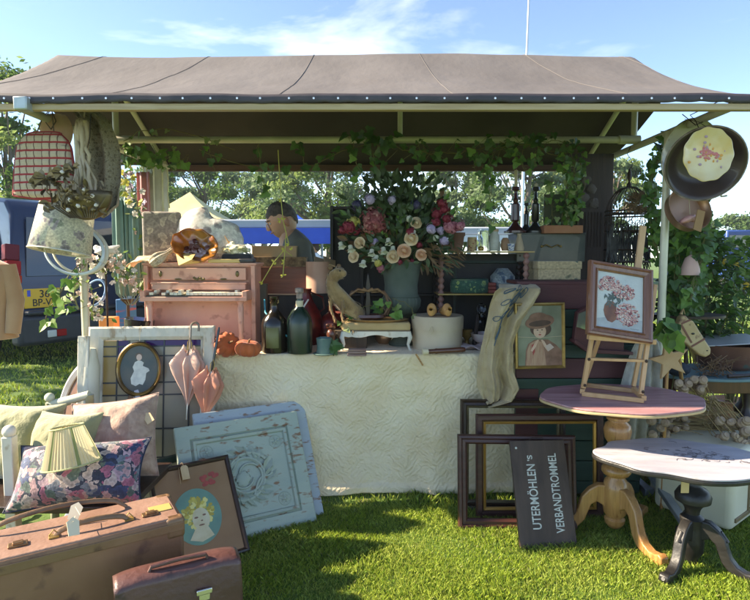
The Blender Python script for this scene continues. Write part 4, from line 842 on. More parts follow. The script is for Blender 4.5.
t = thing('cloth_bundle', 'crumpled cream flowered cloth on top of the black folded cloth', 'cloth', onp(236, dy=.0)+Vector((0, 0, .062))); b = MB()
b.ell((0, 0, .022), (.085, .05, .03), 26, 14, nz=.7, nsc=2.5); b.ell((-.02, 0, .05), (.02, .015, .025), 12, 8, nz=.6); b.build('cloth', patt('cream_toile', (.66, .60, .44), [(.45, .42, .2), (.6, .52, .34)], sc=20, thr=.4), t, sub=1)
b = MB(); b.tube([(-.02, 0, .05), (-.05, -.0, .075), (-.07, 0, .11)], [.006, .004, .002], 6); b.build('tie', mat('orange_cord', (.6, .3, .1), .7), t)
b = MB(); b.box((0, 0, .03), (.19, .10, .056)); solo(b, 'folded_cloth', mat('black_cloth', (.014, .014, .018), .9, (.03, .03, .035), sc=12, sheen=.4), 'black folded cloth on the right end of the piano top', 'cloth', loc=onp(238, dy=.01), bevel=.02, seg=4)
b = MB(); b.box((0, 0, .014), (.10, .07, .026)); o = solo(b, 'leather_wallet', mat('black_leather', (.015, .015, .02), .4, (.04, .04, .045), sc=20, bump=.2), 'small black wallet at the right front corner of the piano top', 'wallet', loc=onp(247, dy=-.055), bevel=.008)

# ---- lantern, cactus, top hat, crates behind at left
t = thing('lantern', 'tall glass hurricane lantern hung with pale ribbons left of the piano, below the garland', 'lantern', (P(157, 200, 4.3).x, 4.3, 0)); s = S(4.3); zb = P(157, 250, 4.3).z; z1 = P(157, 168, 4.3).z
st = MB(); st.cyl((0, 0, 0), (0, 0, zb), .02); st.lathe([(.12, 0), (.12, .02), (.03, .04)], 20); st.build('stand', iron, t)
b = MB(); b.lathe([(.075, zb), (.082, zb+.02), (.078, z1-.04), (.082, z1)], 24, cap=False); b.build('glass_shade', mat('frosted', (.78, .80, .74), .5, (.6, .62, .55), sc=8, trans=.5), t, solid=.003)
b = MB()
for k in range(9): a = k*.7; x = .085*math.cos(a); y = -.085*abs(math.sin(a)); b.tube([(x, y, z1), (x*1.05, y*1.1, z1-.1), (x*.97, y*1.05, z1-.2-.03*k), (x*1.1, y*1.1, z1-.3-.02*k)], .006, 5, flat=.2)
b.build('ribbons', mat('pale_ribbon', (.72, .74, .68), .6, (.62, .62, .3), sc=5), t)
b = MB(); b.cyl((0, 0, z1), (0, 0, z1+.02), .10, n=24); b.build('top_rim', white_p, t)
teal = mat('cactus_teal', (.09, .18, .16), .6, (.14, .25, .21), sc=6, bump=.15)
t = thing('cactus', 'tall blue green ribbed cactus in a wire basket beside the left post', 'cactus', (P(126, 250, 3.75).x, 3.75, TT)); s = S(3.75)
ct = P(126, 193, 3.75).z-TT; cb = P(126, 290, 3.75).z-TT
for (dx, r_, h0, h1, dy) in ((-5, 7, cb, ct-.03, 0), (3, 8, cb, ct, .02), (11, 6, cb+.06, ct-.10, -.01), (17, 5, cb+.10, cb+.30, 0)):
    b = MB(); b.push(Matrix.Translation((dx*s, dy, 0))); b.lathe([(r_*s*.5, h0-.04), (r_*s*.95, h0+.05), (r_*s, (h0+h1)/2), (r_*s*.95, h1-.05), (r_*s*.6, h1-.012), (.002, h1)], 40, fn=lambda a, i, z: 1+.16*math.cos(8*a)); b.build('stem_column', teal, t)
b = MB()
for k in range(12): a = k*TAU/12; b.tube([(.02*math.cos(a)+.02, .02*math.sin(a), cb-.1), (.09*math.cos(a)+.02, .08*math.sin(a), cb-.02), (.10*math.cos(a)+.02, .08*math.sin(a), cb+.08)], .0025, 4)
b.tube([(.10*math.cos(k*TAU/24)+.02, .08*math.sin(k*TAU/24), cb+.08) for k in range(25)], .003, 5); b.build('wire_basket', mat('verdigris', (.18, .30, .26), .6, (.1, .14, .12), sc=20), t)
b = MB(); b.lathe([(.05, 0), (.05, .01), (.012, .03), (.010, cb-.1), (.05, cb-.06)], 14); b.build('pedestal', iron, t)
t = thing('top_hat', 'shiny black top hat lying beside the pink piano', 'hat', (P(128, 318, 3.3).x, 3.42, P(128, 324, 3.42).z), R(15))
t.location.z = TT+.066
blk = mat('silk_hat', (.008, .008, .009), .22, (.02, .02, .02), sc=8, coat=.6)
b = MB(); b.push(Matrix.Rotation(R(8), 4, 'Y')); b.lathe([(.001, .13), (.085, .13), (.089, .125), (.080, .06), (.082, .012), (.088, .006)], 36, sy=1.1); b.build('crown', blk, t)
b = MB(); b.push(Matrix.Rotation(R(8), 4, 'Y')); b.lathe([(.084, .008), (.11, .004), (.135, .012), (.140, .020), (.137, .022), (.11, .010), (.084, .014)], 40, sy=1.15, cap=False, fn=lambda a, i, z: 1+.0*a); b.build('brim', blk, t)
b = MB(); b.push(Matrix.Rotation(R(8), 4, 'Y')); b.lathe([(.0835, .012), (.0825, .045), (.081, .045), (.082, .012)], 36, sy=1.1, cap=False); b.build('hat_band', mat('band_black', (.02, .02, .02), .8), t)
b = MB(); b.box((0, 0, .03), (.36, .26, .058)); solo(b, 'wooden_tray', mat('peach_board', (.62, .45, .33), .6, (.7, .58, .46), sc=5), 'peach coloured flat box under the black top hat', 'box', loc=(P(118, 320, 3.42).x, 3.45, TT+.006), bevel=.004)
b = MB(); b.box((0, 0, .09), (.10, .08, .17)); o = solo(b, 'orange_box', mat('orange_card', (.66, .25, .06), .6, (.7, .3, .08), sc=5), 'orange box left of the black top hat', 'box', loc=(P(106, 312, 3.62).x, 3.66, TT+.006), bevel=.003)
b = MB(); b.box((0, 0, .14), (.10, .10, .27)); o = solo(b, 'book_stack', mat('blue_card', (.04, .16, .36), .6, (.4, .1, .12), sc=14, stretch=(.3, .3, 3), lo=.55, hi=.6), 'blue and red boxes behind the flowers left of the piano', 'box', loc=(P(126, 300, 3.9).x, 3.9, TT+.006), bevel=.003)
# hoops
def hoop(label, px, py, rx, ry, Y, m, tilt=0):
    s = S(Y); c_ = P(px, py, Y); b = MB(); b.tube([(rx*s*math.cos(TAU*k/48), .03*math.sin(TAU*k/48), ry*s*math.sin(TAU*k/48)) for k in range(48)]+[(rx*s, 0, 0)], .011, 8, flat=.5); o = solo(b, 'hoop', m, label, 'hoop', loc=c_, autos=0); o.rotation_euler = (0, tilt, 0); return o
pb = mat('pale_blue_enamel', (.50, .60, .66), .3, (.62, .68, .70), sc=6, coat=.5)
hoop('larger pale blue hoop hanging behind the white flowered lampshade', 74, 250, 29, 23, 3.1, pb, R(25))
hoop('second pale hoop nested inside the larger one by the left post', 80, 250, 27, 22, 3.14, white_p, R(30))
hoop('small blue hoop on edge right of the left post, among the blossoms', 95, 293, 10, 13, 3.45, mat('sky_blue', (.22, .38, .62), .3, coat=.5), R(15))

# ================================================================ dark goods in the middle of the table
def bottle(label, px, pyb, prof, m, group=None, name='bottle', sx=1, sy=1, extra=None):
    o = T(px, pyb); s = S(o.y, TT); t = thing(name, label, 'bottle', o + Vector((0, 0, .005)), random.uniform(0, 3), group); b = MB(); b.lathe([(r*s, z*s) for r, z in prof], 36, sx=sx, sy=sy); b.build('body', m, t, autos=50); return t, s
dkglass = mat('brown_glass', (.008, .006, .004), .2, (.014, .010, .006), sc=4); grglass = mat('green_glass', (.008, .022, .013), .25, (.016, .034, .022), sc=5)
t, s = bottle('dark brown demijohn with blue cord between pumpkins and green bottle', 275, 353, [(9, 0), (12.5, 1), (13, 5), (13, 27), (12, 33), (7, 39), (4, 43), (3.6, 52), (4.6, 53), (4.6, 56), (3, 56)], dkglass)
b = MB(); b.grid(lambda u, v: (13.25*s*math.cos(-.9-u*1.0), 13.25*s*math.sin(-.9-u*1.0), (6+20*v)*s), 10, 2); b.build('label', mat('olive_label', (.16, .15, .05), .6, (.2, .2, .09), sc=9), t, solid=.0006); t.rotation_euler.z = -.2
b = MB(); b.tube([(3.8*s, 0, 54*s), (4.5*s, 0, 50*s), (0, -3*s, 47*s), (-4*s, 0, 50*s)], .003, 5); b.build('wire_bail', gold, t)
b = MB(); pts = [T(262, 352)+Vector((0, .1, .31)), T(266, 352)+Vector((0, .0, .24)), T(276, 352)+Vector((0, -.06, .19)), T(284, 352)+Vector((0, -.07, .13)), T(290, 352)+Vector((0, -.06, .10))]
c0 = pts[0].copy(); b.tube([p-c0 for p in pts], .005, 6); solo(b, 'blue_cord', mat('cyan_cord', (.03, .30, .38), .5), 'turquoise cord draped over the dark demijohn', 'cord', loc=c0)
t, s = bottle('green glass seltzer bottle with cream neck and tag', 300, 354, [(9, 0), (12, 1), (12.5, 6), (12.5, 30), (11.5, 36), (7.5, 43), (3.4, 47), (3.2, 55)], grglass)
b = MB(); b.lathe([(3.6*s, 46*s), (3.8*s, 52*s), (3.2*s, 53*s)], 16); b.build('collar', mat('bone', (.55, .47, .3), .6), t)
b = MB(); b.lathe([(3.0*s, 53*s), (3.2*s, 60*s), (4.2*s, 61*s), (4.2*s, 65*s), (2*s, 65.5*s)], 16); b.build('stopper', mat('bone_pink', (.5, .36, .3), .5, (.1, .08, .06), sc=20), t)
redm = mat('dark_red_lacquer', (.07, .006, .005), .3, (.18, .012, .01), sc=22)
t, s = bottle('dark red enamel jug with white flecks behind the green bottle', 302, 349, [(14, 0), (18, 8), (19, 22), (15, 34), (9, 44), (6, 52), (7, 58)], redm, name='jug')
t.location.y += .18; b = MB(); b.tube([(14*s, 0, 30*s), (24*s, 0, 36*s), (22*s, 0, 48*s), (7*s, 0, 54*s)], .006, 8); b.build('handle', redm, t)
b = MB(); [b.tube([Vector((-15*s, -8*s, 30*s))+rv(.01), Vector((-4*s, -9*s, 46*s))+rv(.02)], .003, 5) for k in range(4)]; b.build('ribbon', mat('white_ribbon', (.7, .7, .7), .6), t)
t, s = bottle('dark red bottle in the shadow right of the green bottle', 330, 348, [(11, 0), (13, 3), (13, 22), (9, 29), (4, 33), (4, 40)], redm); t.location.y += .14
b = MB(); b.lathe([(.055, 0), (.075, .02), (.08, .10), (.075, .18), (.05, .20)], 28); o = solo(b, 'tea_tin', mat('maroon_tin', (.12, .03, .025), .4, (.2, .06, .04), sc=8, coat=.3), 'maroon round tin below the weasel, right of the red bottle', 'tin', loc=T(334, 346)+Vector((.04, .22, .005)))
# velvet pumpkins
def pumpkin(label, px, py, r, sq, tilt):
    o = T(px, py); s = S(o.y, TT); t = thing('velvet_pumpkin', label, 'pumpkin', M=Matrix.Translation(o + Vector((0, 0, r*s*sq+.003))) @ Euler(tilt).to_matrix().to_4x4(), group=None); b = MB()
    def fn(u, v): a = u*TAU; ph = PI*v; q = 1-.13*(abs(math.cos(a*4.5)))**6; q2 = math.sin(ph)**.75; return (r*s*q2*q*math.cos(a), r*s*q2*q*math.sin(a), -r*s*sq*math.cos(ph)*(1-.35*math.exp(-(q2*2.2)**2)))
    b.grid(fn, 72, 20); b.build('flesh', mat('orange_velvet', (.36, .065, .012), .8, (.50, .11, .025), sc=9, sheen=.15, bump=.1), t, autos=0)
    b = MB(); b.tube([(0, 0, r*s*sq*.55), (.003, 0, r*s*sq*1.02), (.012, 0, r*s*sq*1.18)], [.009, .006, .005], 7); b.build('stalk', mat('stalk', (.16, .08, .03), .8, bump=.3), t)
pumpkin('orange velvet pumpkin tipped on its side, left of the pair beside the piano', 227, 356, 13, .86, (R(70), 0, R(35)))
pumpkin('orange velvet pumpkin sitting upright, right of the pair beside the piano', 248, 357, 13.5, .62, (R(6), R(8), 0))
# teal box with leaves
t = thing('teal_jug', 'small teal enamel pot with green leaves in front of the footstool', 'pot', T(324, 355)+Vector((0, 0, .005))); s = S(3.3)
tm = mat('teal_enamel', (.06, .13, .12), .5, (.10, .17, .15), sc=8, coat=.3)
b = MB(); b.lathe([(7*s, 0), (7.5*s, 2*s), (6.8*s, 9*s), (7.6*s, 16*s), (7*s, 16.5*s), (6.3*s, 9*s), (6*s, 2*s)], 24); b.build('pot', tm, t)
b = MB(); b.lathe([(10*s, 0), (11*s, 1*s), (10*s, 1.6*s), (7*s, 1*s)], 24); b.build('saucer', tm, t)
b = MB(); [leaf(b, Vector((8*s, 0, 8*s))+rv(.02), rv()+Vector((.5, -.3, -.4)), Vector((0, -1, .4))+rv(.4), .06, IVY) for k in range(12)]; b.build('leaves', leaf_d, t, smooth=False)
# footstool
t = thing('footstool', 'white cabriole legged footstool with cream cushion top on the table', 'footstool', T(376, 351)+Vector((0, .09, .005))); s = S(3.35); W = 70*s; dp = .20
b = MB(); ap = []
for i in range(21): f = i/20; ap.append((-W/2+W*f, 17*s - (2.6*s if .12 < f < .88 else 4*s) + 1.4*s*math.cos(f*TAU*2)))
b.prism([(-W/2, 20*s), *ap, (W/2, 20*s)], -dp/2, -dp/2+.012); b.prism([(-W/2, 20*s), *ap, (W/2, 20*s)], dp/2-.012, dp/2); b.box((-W/2+.006, 0, 17*s), (.012, dp-.03, 6*s)); b.box((W/2-.006, 0, 17*s), (.012, dp-.03, 6*s)); b.build('apron', white_p, t, bevel=.001)
for sx in (-1, 1):
    for sy in (-1, 1): b = MB(); X = sx*(W/2-.012); b.tube([(X, sy*(dp/2-.012), 19*s), (X+sx*.010, sy*(dp/2-.004), 13*s), (X-sx*.002, sy*(dp/2-.01), 6*s), (X+sx*.006, sy*(dp/2), 1.5*s), (X+sx*.012, sy*(dp/2), 0)], [.014, .015, .009, .007, .011], 8); b.build('leg', white_p, t)
b = MB(); b.box((0, 0, 24*s), (W, dp, 9*s)); b.build('cushion', mat('tan_upholstery', (.42, .28, .12), .8, (.5, .36, .18), sc=6, bump=.15), t, bevel=.016, seg=4)
b = MB(); b.box((0, -dp/2-.001, 20*s), (W+.002, .004, .006)); b.build('braid', brn, t)
FS = t.location + Vector((0, 0, 28.5*s))
t = thing('tray', 'thin brown wooden tray lying across the footstool', 'tray', FS+Vector((.01, -.02, .002)), R(2)); b = MB(); b.lathe([(.001, 0), (.16, 0), (.195, .012), (.19, .014), (.155, .004), (.001, .004)], 40, sy=.55); b.build('tray', oak, t)
t = thing('trivet_basket', 'rustic basket of bent twigs with upright wooden post on the footstool', 'basket', FS+Vector((-.05, -.02, .014))); s = S(3.3)
b = MB(); b.lathe([(.09, 0), (.11, .012), (.105, .028), (.095, .028), (.085, .01)], 30, sy=.6); b.build('base', mahog, t)
b = MB(); b.prism([(-.014, .02), (.014, .02), (.017, .10), (.012, .16), (.016, .20), (.004, .27), (0, .285), (-.006, .25), (-.014, .19), (-.010, .14), (-.016, .09)], -.008, .008); b.build('post', darkw, t, bevel=.003)
for sg in (-1, 1):
    b = MB(); b.tube([(sg*.10, 0, .02), (sg*.13, 0, .08), (sg*.11, 0, .15), (sg*.06, -.01, .185), (0, -.02, .175), (-sg*.03, -.02, .19)], .008, 6); b.tube([(sg*.12, .02, .02), (sg*.15, .03, .10), (sg*.10, .02, .17), (sg*.02, .01, .165)], .006, 6); b.build('bent_twig', wood('twig', (.13, .055, .025), (.26, .14, .07)), t)
iv = thing('ivy_sprig', 'bright green ivy sprigs threaded through the twig basket', 'ivy', FS+Vector((0, -.05, .03)))
vine(iv, [(-.22, -.02, -.06), (-.15, 0, .02), (-.05, 0, .07), (.04, -.02, .05)], 9, .045, face=Vector((0, -1, .6))); vine(iv, [(.02, 0, .01), (.06, -.02, .09), (.10, 0, .05), (.16, -.03, .01)], 9, .055, mats=[leaf_l]); vine(iv, [(.10, 0, .12), (.2, 0, .08), (.27, 0, -.04)], 3, .04)
b = MB(); b.box((0, 0, .014), (.11, .05, .012)); b.box((0, 0, .029), (.105, .048, .013)); b.box((0, 0, .043), (.10, .05, .012)); o = solo(b, 'book_stack', mat('old_book', (.20, .10, .08), .7, (.30, .2, .16), sc=20, stretch=(1, 1, 8)), 'little reddish brown box of cards under the edge of the footstool', 'box', loc=T(357, 357)+Vector((0, 0, .0)), bevel=.003)

# ---- the stuffed weasel, skinned skeleton
def skin(name, pts, edges, mt, parent, sub=2, smooth=True, root=0):
    me = bpy.data.meshes.new(name); me.from_pydata([p[0] for p in pts], edges, []); me.materials.append(mt); o = bpy.data.objects.new(name, me); COL.objects.link(o)
    md = o.modifiers.new('skin', 'SKIN'); md.use_smooth_shade = True
    if not me.skin_vertices: me.skin_vertices.new()
    for i, p in enumerate(pts): r = p[1]; me.skin_vertices[0].data[i].radius = r if isinstance(r, tuple) else (r, r); me.skin_vertices[0].data[i].use_root = (i == root)
    md = o.modifiers.new('sub', 'SUBSURF'); md.levels = sub; md.render_levels = sub
    if parent is not None: o.parent = parent
    return o
fur = mat('weasel_fur', (.24, .13, .045), .85, (.40, .26, .11), sc=9, sheen=.5, bump=.6, bsc=90, c3=(.25, .14, .06)); 
wz = thing('stuffed_weasel', 'stuffed yellowish brown weasel rearing up and looking right', 'weasel', (P(338, 330, 3.45).x, 3.45, P(338, 331, 3.45).z)); s = S(3.45)
q = lambda x, z, y=0: (x*s, y*s, z*s)      # pixels from the feet point
pts = [(q(18, 20, 4), .058), (q(9, 24, 2), .056), (q(0, 33), .052), (q(-5, 43), .048), (q(-7, 51), .038), (q(-2, 58), .046), (q(5, 58, -1), .032), (q(9, 56.5, -2), .015),
       (q(-7, 34, -4), .013), (q(-7, 24, -6), .009), (q(-4, 16, -8), .007), (q(-2, 13, -11), .006), (q(4, 32, -5), .013), (q(6, 25, -8), .009), (q(4, 17, -9), .006), (q(6, 13, -12), .006),
       (q(22, 12, -4), .022), (q(18, 3, -8), .010), (q(14, 0, -11), .008), (q(24, 12, 10), .022), (q(26, 3, 8), .010), (q(22, 0, 4), .008), (q(28, 14, 8), .016), (q(36, 5, 10), .012), (q(44, 2, 8), .010)]
pts = [((p[0][0], p[0][1], max(p[0][2], .008)), p[1]) for p in pts]
edges = [(0, 1), (1, 2), (2, 3), (3, 4), (4, 5), (5, 6), (6, 7), (2, 8), (8, 9), (9, 10), (10, 11), (2, 12), (12, 13), (13, 14), (14, 15), (0, 16), (16, 17), (17, 18), (0, 19), (19, 20), (20, 21), (0, 22), (22, 23), (23, 24)]
skin('body', pts, edges, fur, wz)
b = MB(); rf = random.Random(6)
for i_, j_ in edges[:6]+edges[7:19]:
    (p0, r0_), (p1, r1_) = pts[i_], pts[j_]; p0 = Vector(p0); p1 = Vector(p1); ax = (p1-p0).normalized()
    for k in range(int(190*(r0_+r1_)/.1)):
        f = rf.random(); d_ = Vector((rf.gauss(0, 1), rf.gauss(0, 1), rf.gauss(0, 1))); d_ = (d_-ax*d_.dot(ax)).normalized(); c_ = p0.lerp(p1, f)+d_*(r0_+(r1_-r0_)*f)*.96; leaf(b, c_, d_*.5+Vector((.1, 0, -1)), d_, .018+.012*rf.random(), LONG)
b.build('fur_coat', fur, wz, smooth=False, recalc=False)
b = MB(); b.ell(q(-7, 63.5, -4), (.016, .009, .016), 10, 6); b.ell(q(1, 65, 3), (.014, .008, .014), 10, 6); b.build('ears', mat('weasel_ear', (.16, .09, .04), .8), wz)
b = MB(); b.ell(q(2.5, 60.5, -6.4), .0055, 8, 6); b.ell(q(11.5, 57, -2), (.006, .005, .005), 8, 6); b.build('eye_and_nose', mat('eye_black', (.005, .005, .005), .1), wz)
b = MB(); b.ell((.05, .05, 0), (.13, .08, .05), 16, 10, nz=.4); b.v = [(x, y, min(z, 0.002)) for x, y, z in b.v]; b.build('base', bark, wz)
wzb = MB(); wzb.box((0, 0, 0), (.26, .2, P(338, 331, 3.45).z-TT-.02)); o = solo(wzb, 'dark_crate', darkw, 'low dark crate the weasel stands on', 'crate', loc=(wz.location.x+.05, 3.56, TT+.006+(P(338, 331, 3.45).z-TT-.02)/2-.003), bevel=.004)
t = thing('wooden_figure', 'small carved wooden figure at the feet of the weasel', 'figurine', (P(331, 330, 3.38).x, 3.39, TT+.006)); b = MB(); b.lathe([(.03, 0), (.028, .02), (.012, .04), (.022, .07), (.03, .10), (.02, .125), (.012, .13)], 14); b.ell((0, 0, .145), (.026, .02, .018), nz=.5); b.ell((-.02, -.01, .155), (.012, .01, .01)); b.build('figure', mahog, t)

# ---- black cabinet and its neighbours at the back of the table
blkw = mat('blackened_wood', (.010, .008, .007), .6, (.022, .016, .012), sc=5, bump=.1, stretch=(3, 3, .5))
xa = P(331, 300, 3.95).x; xb_ = P(436, 300, 3.95).x
t = thing('black_cabinet', 'black open cabinet panel rising behind the bouquet', 'cabinet', ((xa+xb_)/2, 3.98, TT+.006)); W = xb_-xa; H_ = P(360, 207, 3.95).z-TT
b = MB(); b.box((0, .03, H_/2), (W, .02, H_)); b.build('back_board', blkw, t)
for x in (-W/2+.01, -W/2+.22, -W/2+.46, W/2-.01): b = MB(); b.box((x, -.02, H_/2), (.022, .07, H_)); b.build('upright', blkw, t, bevel=.002)
for z in (.02, .30, H_-.012): b = MB(); b.box((0, -.018, z), (W-.01, .066, .018)); b.build('shelf', blkw, t, bevel=.002)
# long brown boxes and crate
cab = mat('cardboard', (.42, .27, .13), .8, (.48, .32, .17), sc=4); redwood = wood('red_wood', (.13, .045, .025), (.2, .075, .04), axis='x')
def cbox(label, px0, px1, py0, py1, Y, dpt, m, name='box', cat='box', rz=0, open_=False, zb=None):
    a = P(px0, py1, Y); c_ = P(px1, py0, Y); zb = a.z if zb is None else zb; w_ = c_.x-a.x; h_ = c_.z-zb; t = thing(name, label, cat, ((a.x+c_.x)/2, Y+dpt/2, zb), rz); th = .008
    b = MB(); b.box((0, -dpt/2+th/2, h_/2), (w_, th, h_)); b.box((0, dpt/2-th/2, h_/2), (w_, th, h_)); b.box((-w_/2+th/2, 0, h_/2), (th, dpt-2*th, h_)); b.box((w_/2-th/2, 0, h_/2), (th, dpt-2*th, h_)); b.box((0, 0, th/2), (w_-2*th, dpt-2*th, th))
    if not open_: b.box((0, 0, h_+.004), (w_+.006, dpt+.006, .008))
    b.build('case', m, t, bevel=.0015); return t, w_, h_
cbox('reddish brown wooden box behind the pink piano, right side', 250, 312, 268, 308, 3.95, .25, redwood)
cbox('dark low box under the reddish box, behind the bottles', 252, 330, 296, 344, 3.80, .12, blkw, zb=TT+.006)
cbox('grey brown board box at the back right of the piano', 255, 266, 285, 344, 3.70, .06, mat('slate_board', (.10, .085, .06), .7), zb=TT+.006)
t, w_, h_ = cbox('tan cardboard box on the brown box next to the man', 252, 296, 247, 259, 3.98, .22, cab)
t, w_, h_ = cbox('dark brown crate of trinkets below the cardboard box', 250, 306, 258, 268, 3.96, .24, mat('trinket_crate', (.10, .06, .03), .8, (.3, .2, .1), sc=30, bump=.5))
t = thing('copper_canister', 'pale peach cylinder canister right of the man', 'canister', (P(318, 290, 3.85).x, 3.87, P(318, 293, 3.85).z)); s = S(3.87)
b = MB(); b.lathe([(12*s, 0), (12*s, 31*s), (11*s, 31*s), (11*s, 3*s)], 32); b.build('body', mat('peach_tin', (.48, .26, .18), .45, (.56, .34, .24), sc=5), t)
b = MB(); b.box((0, 0, 0), (.17, .15, .0)); 
zc = P(318, 293, 3.85).z; b = MB(); b.box((0, 0, (zc-TT)/2-.004), (.24, .16, zc-TT-.008)); solo(b, 'dark_box', blkw, 'dark box under the peach canister', 'box', loc=(P(320, 290, 3.85).x, 3.88, TT+.006), bevel=.003)
b = MB(); b.push(Euler((.4, .3, .2)).to_matrix().to_4x4()); b.box((0, 0, 0), (.11, .12, .012)); b.box((.05, .0, .02), (.08, .1, .01)); solo(b, 'letter_bundle', cab, 'tan folded letters sticking out of the canister', 'paper', loc=(P(322, 264, 3.87).x, 3.88, zc+31*s-.006), bevel=.001)

# ---- green urn
ur = thing('urn', 'large matt green garden urn with fluted bowl holding the bouquet', 'urn', (P(401, 318, 3.6).x, 3.6, TT+.006)); s = S(3.6); zb = 0
urm = mat('urn_green', (.055, .075, .058), .75, (.095, .115, .09), sc=6, bump=.1)
top = (P(401, 262, 3.6).z - TT-.006)/s
b = MB(); b.lathe([(12*s, 0), (12.5*s, 2*s), (9*s, 7*s), (5.5*s, 16*s), (6*s, 25*s), (9*s, 28*s), (12*s, 31*s)], 48); b.build('foot', urm, ur)
z0 = 30
b = MB(); b.lathe([(9*s, z0*s), (15*s, (z0+3)*s), (18.5*s, (z0+9)*s), (19.2*s, (z0+15)*s), (18*s, (z0+18)*s)], 96, fn=lambda a, i, z: 1+.045*abs(math.cos(a*14))); b.build('fluted_bowl', urm, ur)
b = MB(); b.lathe([(17.5*s, (z0+17)*s), (18.2*s, (z0+19)*s), (16.8*s, (z0+21)*s), (16.4*s, (z0+30)*s), (19.2*s, (top-3)*s), (20.2*s, (top-1)*s), (20.4*s, top*s), (18.6*s, top*s), (15*s, (z0+26)*s), (2*s, (z0+22)*s)], 48); b.build('neck', urm, ur)
utop = TT+.006+top*s
# ---- the bouquet
bq = thing('flower_bouquet', 'big bouquet with red hydrangea, cream roses and dark leaves in the green urn', 'flowers', (ur.location.x, 3.6, utop-.02)); s = S(3.5)
def bp_(px, py, dy=0): p = P(px, py, 3.6+dy); return p - bq.location
fl_c = {'hyd': mat('hydrangea_red', (.20, .035, .04), .7, (.34, .09, .09), sc=60, trans=.2), 'red': mat('flower_red', (.20, .012, .025), .6, (.34, .04, .07), sc=30, trans=.3), 'cream': mat('rose_cream', (.72, .50, .27), .6, (.78, .62, .42), sc=25, trans=.3), 'peach': mat('rose_peach', (.70, .36, .20), .6, (.76, .5, .32), sc=25, trans=.3),
        'white': mat('bell_white', (.74, .72, .62), .6, (.62, .64, .48), sc=25, trans=.3), 'lilac': mat('petal_lilac', (.44, .34, .56), .6, (.55, .46, .62), sc=25, trans=.3), 'pink': mat('petal_pink', (.44, .12, .17), .6, (.56, .24, .28), sc=25, trans=.3), 'yellow': mat('petal_yellow', (.6, .5, .15), .6, (.5, .45, .1), sc=20, trans=.3), 'navy': mat('petal_navy', (.02, .02, .06), .6, (.05, .04, .10), sc=20)}
dkleaf = mat('bouquet_leaf', (.03, .06, .02), .45, (.08, .12, .04), sc=10, trans=.2); rdleaf = mat('russet_leaf', (.12, .06, .025), .5, (.2, .11, .04), sc=10, trans=.25)
def rose(parent, p, r, m, d=Vector((0, -1, .1)), nm='rose'):
    b = MB(); b.push(basis(p, d))
    for ring_, (n, rr, tilt) in enumerate(((3, .22, .2), (4, .42, .45), (5, .65, .8), (6, .92, 1.25))):
        for k in range(n):
            a = TAU*k/n + ring_*.6; c_ = Vector((math.cos(a), math.sin(a), 0)); pv = []
            for i in range(5):
                for j in range(4):
                    u = (i-2)/2; v = j/3; wv = rr*r*(.75)*math.sin(PI*(.15+.6*v)); rad = rr*r*(.25+.75*v**1.3*math.sin(tilt)+.0) ; z = r*(.75*v*math.cos(tilt*.9)) + .02*r - .15*r*v*v*(ring_ == 3)
                    pp = c_*rad*(1-.12*u*u) + Vector((-math.sin(a), math.cos(a), 0))*wv*u + Vector((0, 0, z - .1*r*u*u*v)); pv.append(tuple(pp))
            b.add(pv, [(i*4+j, i*4+j+1, (i+1)*4+j+1, (i+1)*4+j) for i in range(4) for j in range(3)])
    b.ell((0, 0, r*.34), (r*.36, r*.36, r*.36), 9, 6, nz=.5)
    b.build(nm, m, parent, autos=0, recalc=False)
def cluster(parent, p, r, m, nm, n=70, fs=.2, shape=None):
    b = MB(); nm_ = m if isinstance(m, list) else [m]
    for k in range(n):
        z = 1-2*(k+.5)/n; a = k*2.399; d = Vector((math.cos(a)*math.sqrt(1-z*z), math.sin(a)*math.sqrt(1-z*z), z)); c_ = Vector(p)+d*r*random.uniform(.72, 1.12)*(1 if n > 60 else random.uniform(.8, 1.25)); b.mat(random.randrange(len(nm_)))
        e = d.orthogonal().normalized(); f = d.cross(e); a0 = random.random()*3
        for j in range(4): aa = a0+j*PI/2; leaf(b, c_, e*math.cos(aa)+f*math.sin(aa), d + (e*math.cos(aa)+f*math.sin(aa))*.25, r*fs, [(0, 0), (.35, .4), (.3, .85), (0, 1), (-.3, .85), (-.35, .4)])
    b.ell(p, r*.8, 10, 6); b.build(nm, nm_, parent, smooth=False, recalc=False)
hy2 = mat('hydrangea_pale', (.46, .20, .17), .7, (.36, .13, .12), sc=40, trans=.2)
cluster(bq, bp_(374, 222, -.08), 14.5*s, [fl_c['hyd'], hy2], 'hydrangea', 110, .26)
for (px, py, r, k, dy) in ((411, 239, 6.5, 'cream', -.13), (404, 251, 6.5, 'peach', -.14), (393, 257, 6, 'cream', -.13), (360, 243, 5.5, 'cream', -.1), (354, 257, 5.5, 'cream', -.1), (416, 223, 5.5, 'cream', -.09), (421, 255, 5.5, 'peach', -.12), (381, 251, 3, 'peach', -.1)):
    rose(bq, bp_(px, py, dy), r*s*1.22, fl_c[k], Vector(((px-400)/90, -1, .15)))
for (px, py) in ((340, 242), (350, 245), (383, 247), (393, 246), (364, 260), (388, 238), (377, 255), (414, 230), (372, 249)):
    b = MB(); p = bp_(px, py, -.12); d = Vector((random.uniform(-.4, .4), -.6, -1)); b.push(basis(p, d)); rr = 3.6*s; b.lathe([(.002, 0), (rr*.6, rr*.3), (rr*.62, rr*1.2), (rr*1.05, rr*1.9)], 15, cap=False, fn=lambda a, i, z: 1+(.25*math.cos(5*a) if i == 3 else 0)); b.build('bellflower', fl_c['white'], bq, recalc=False)
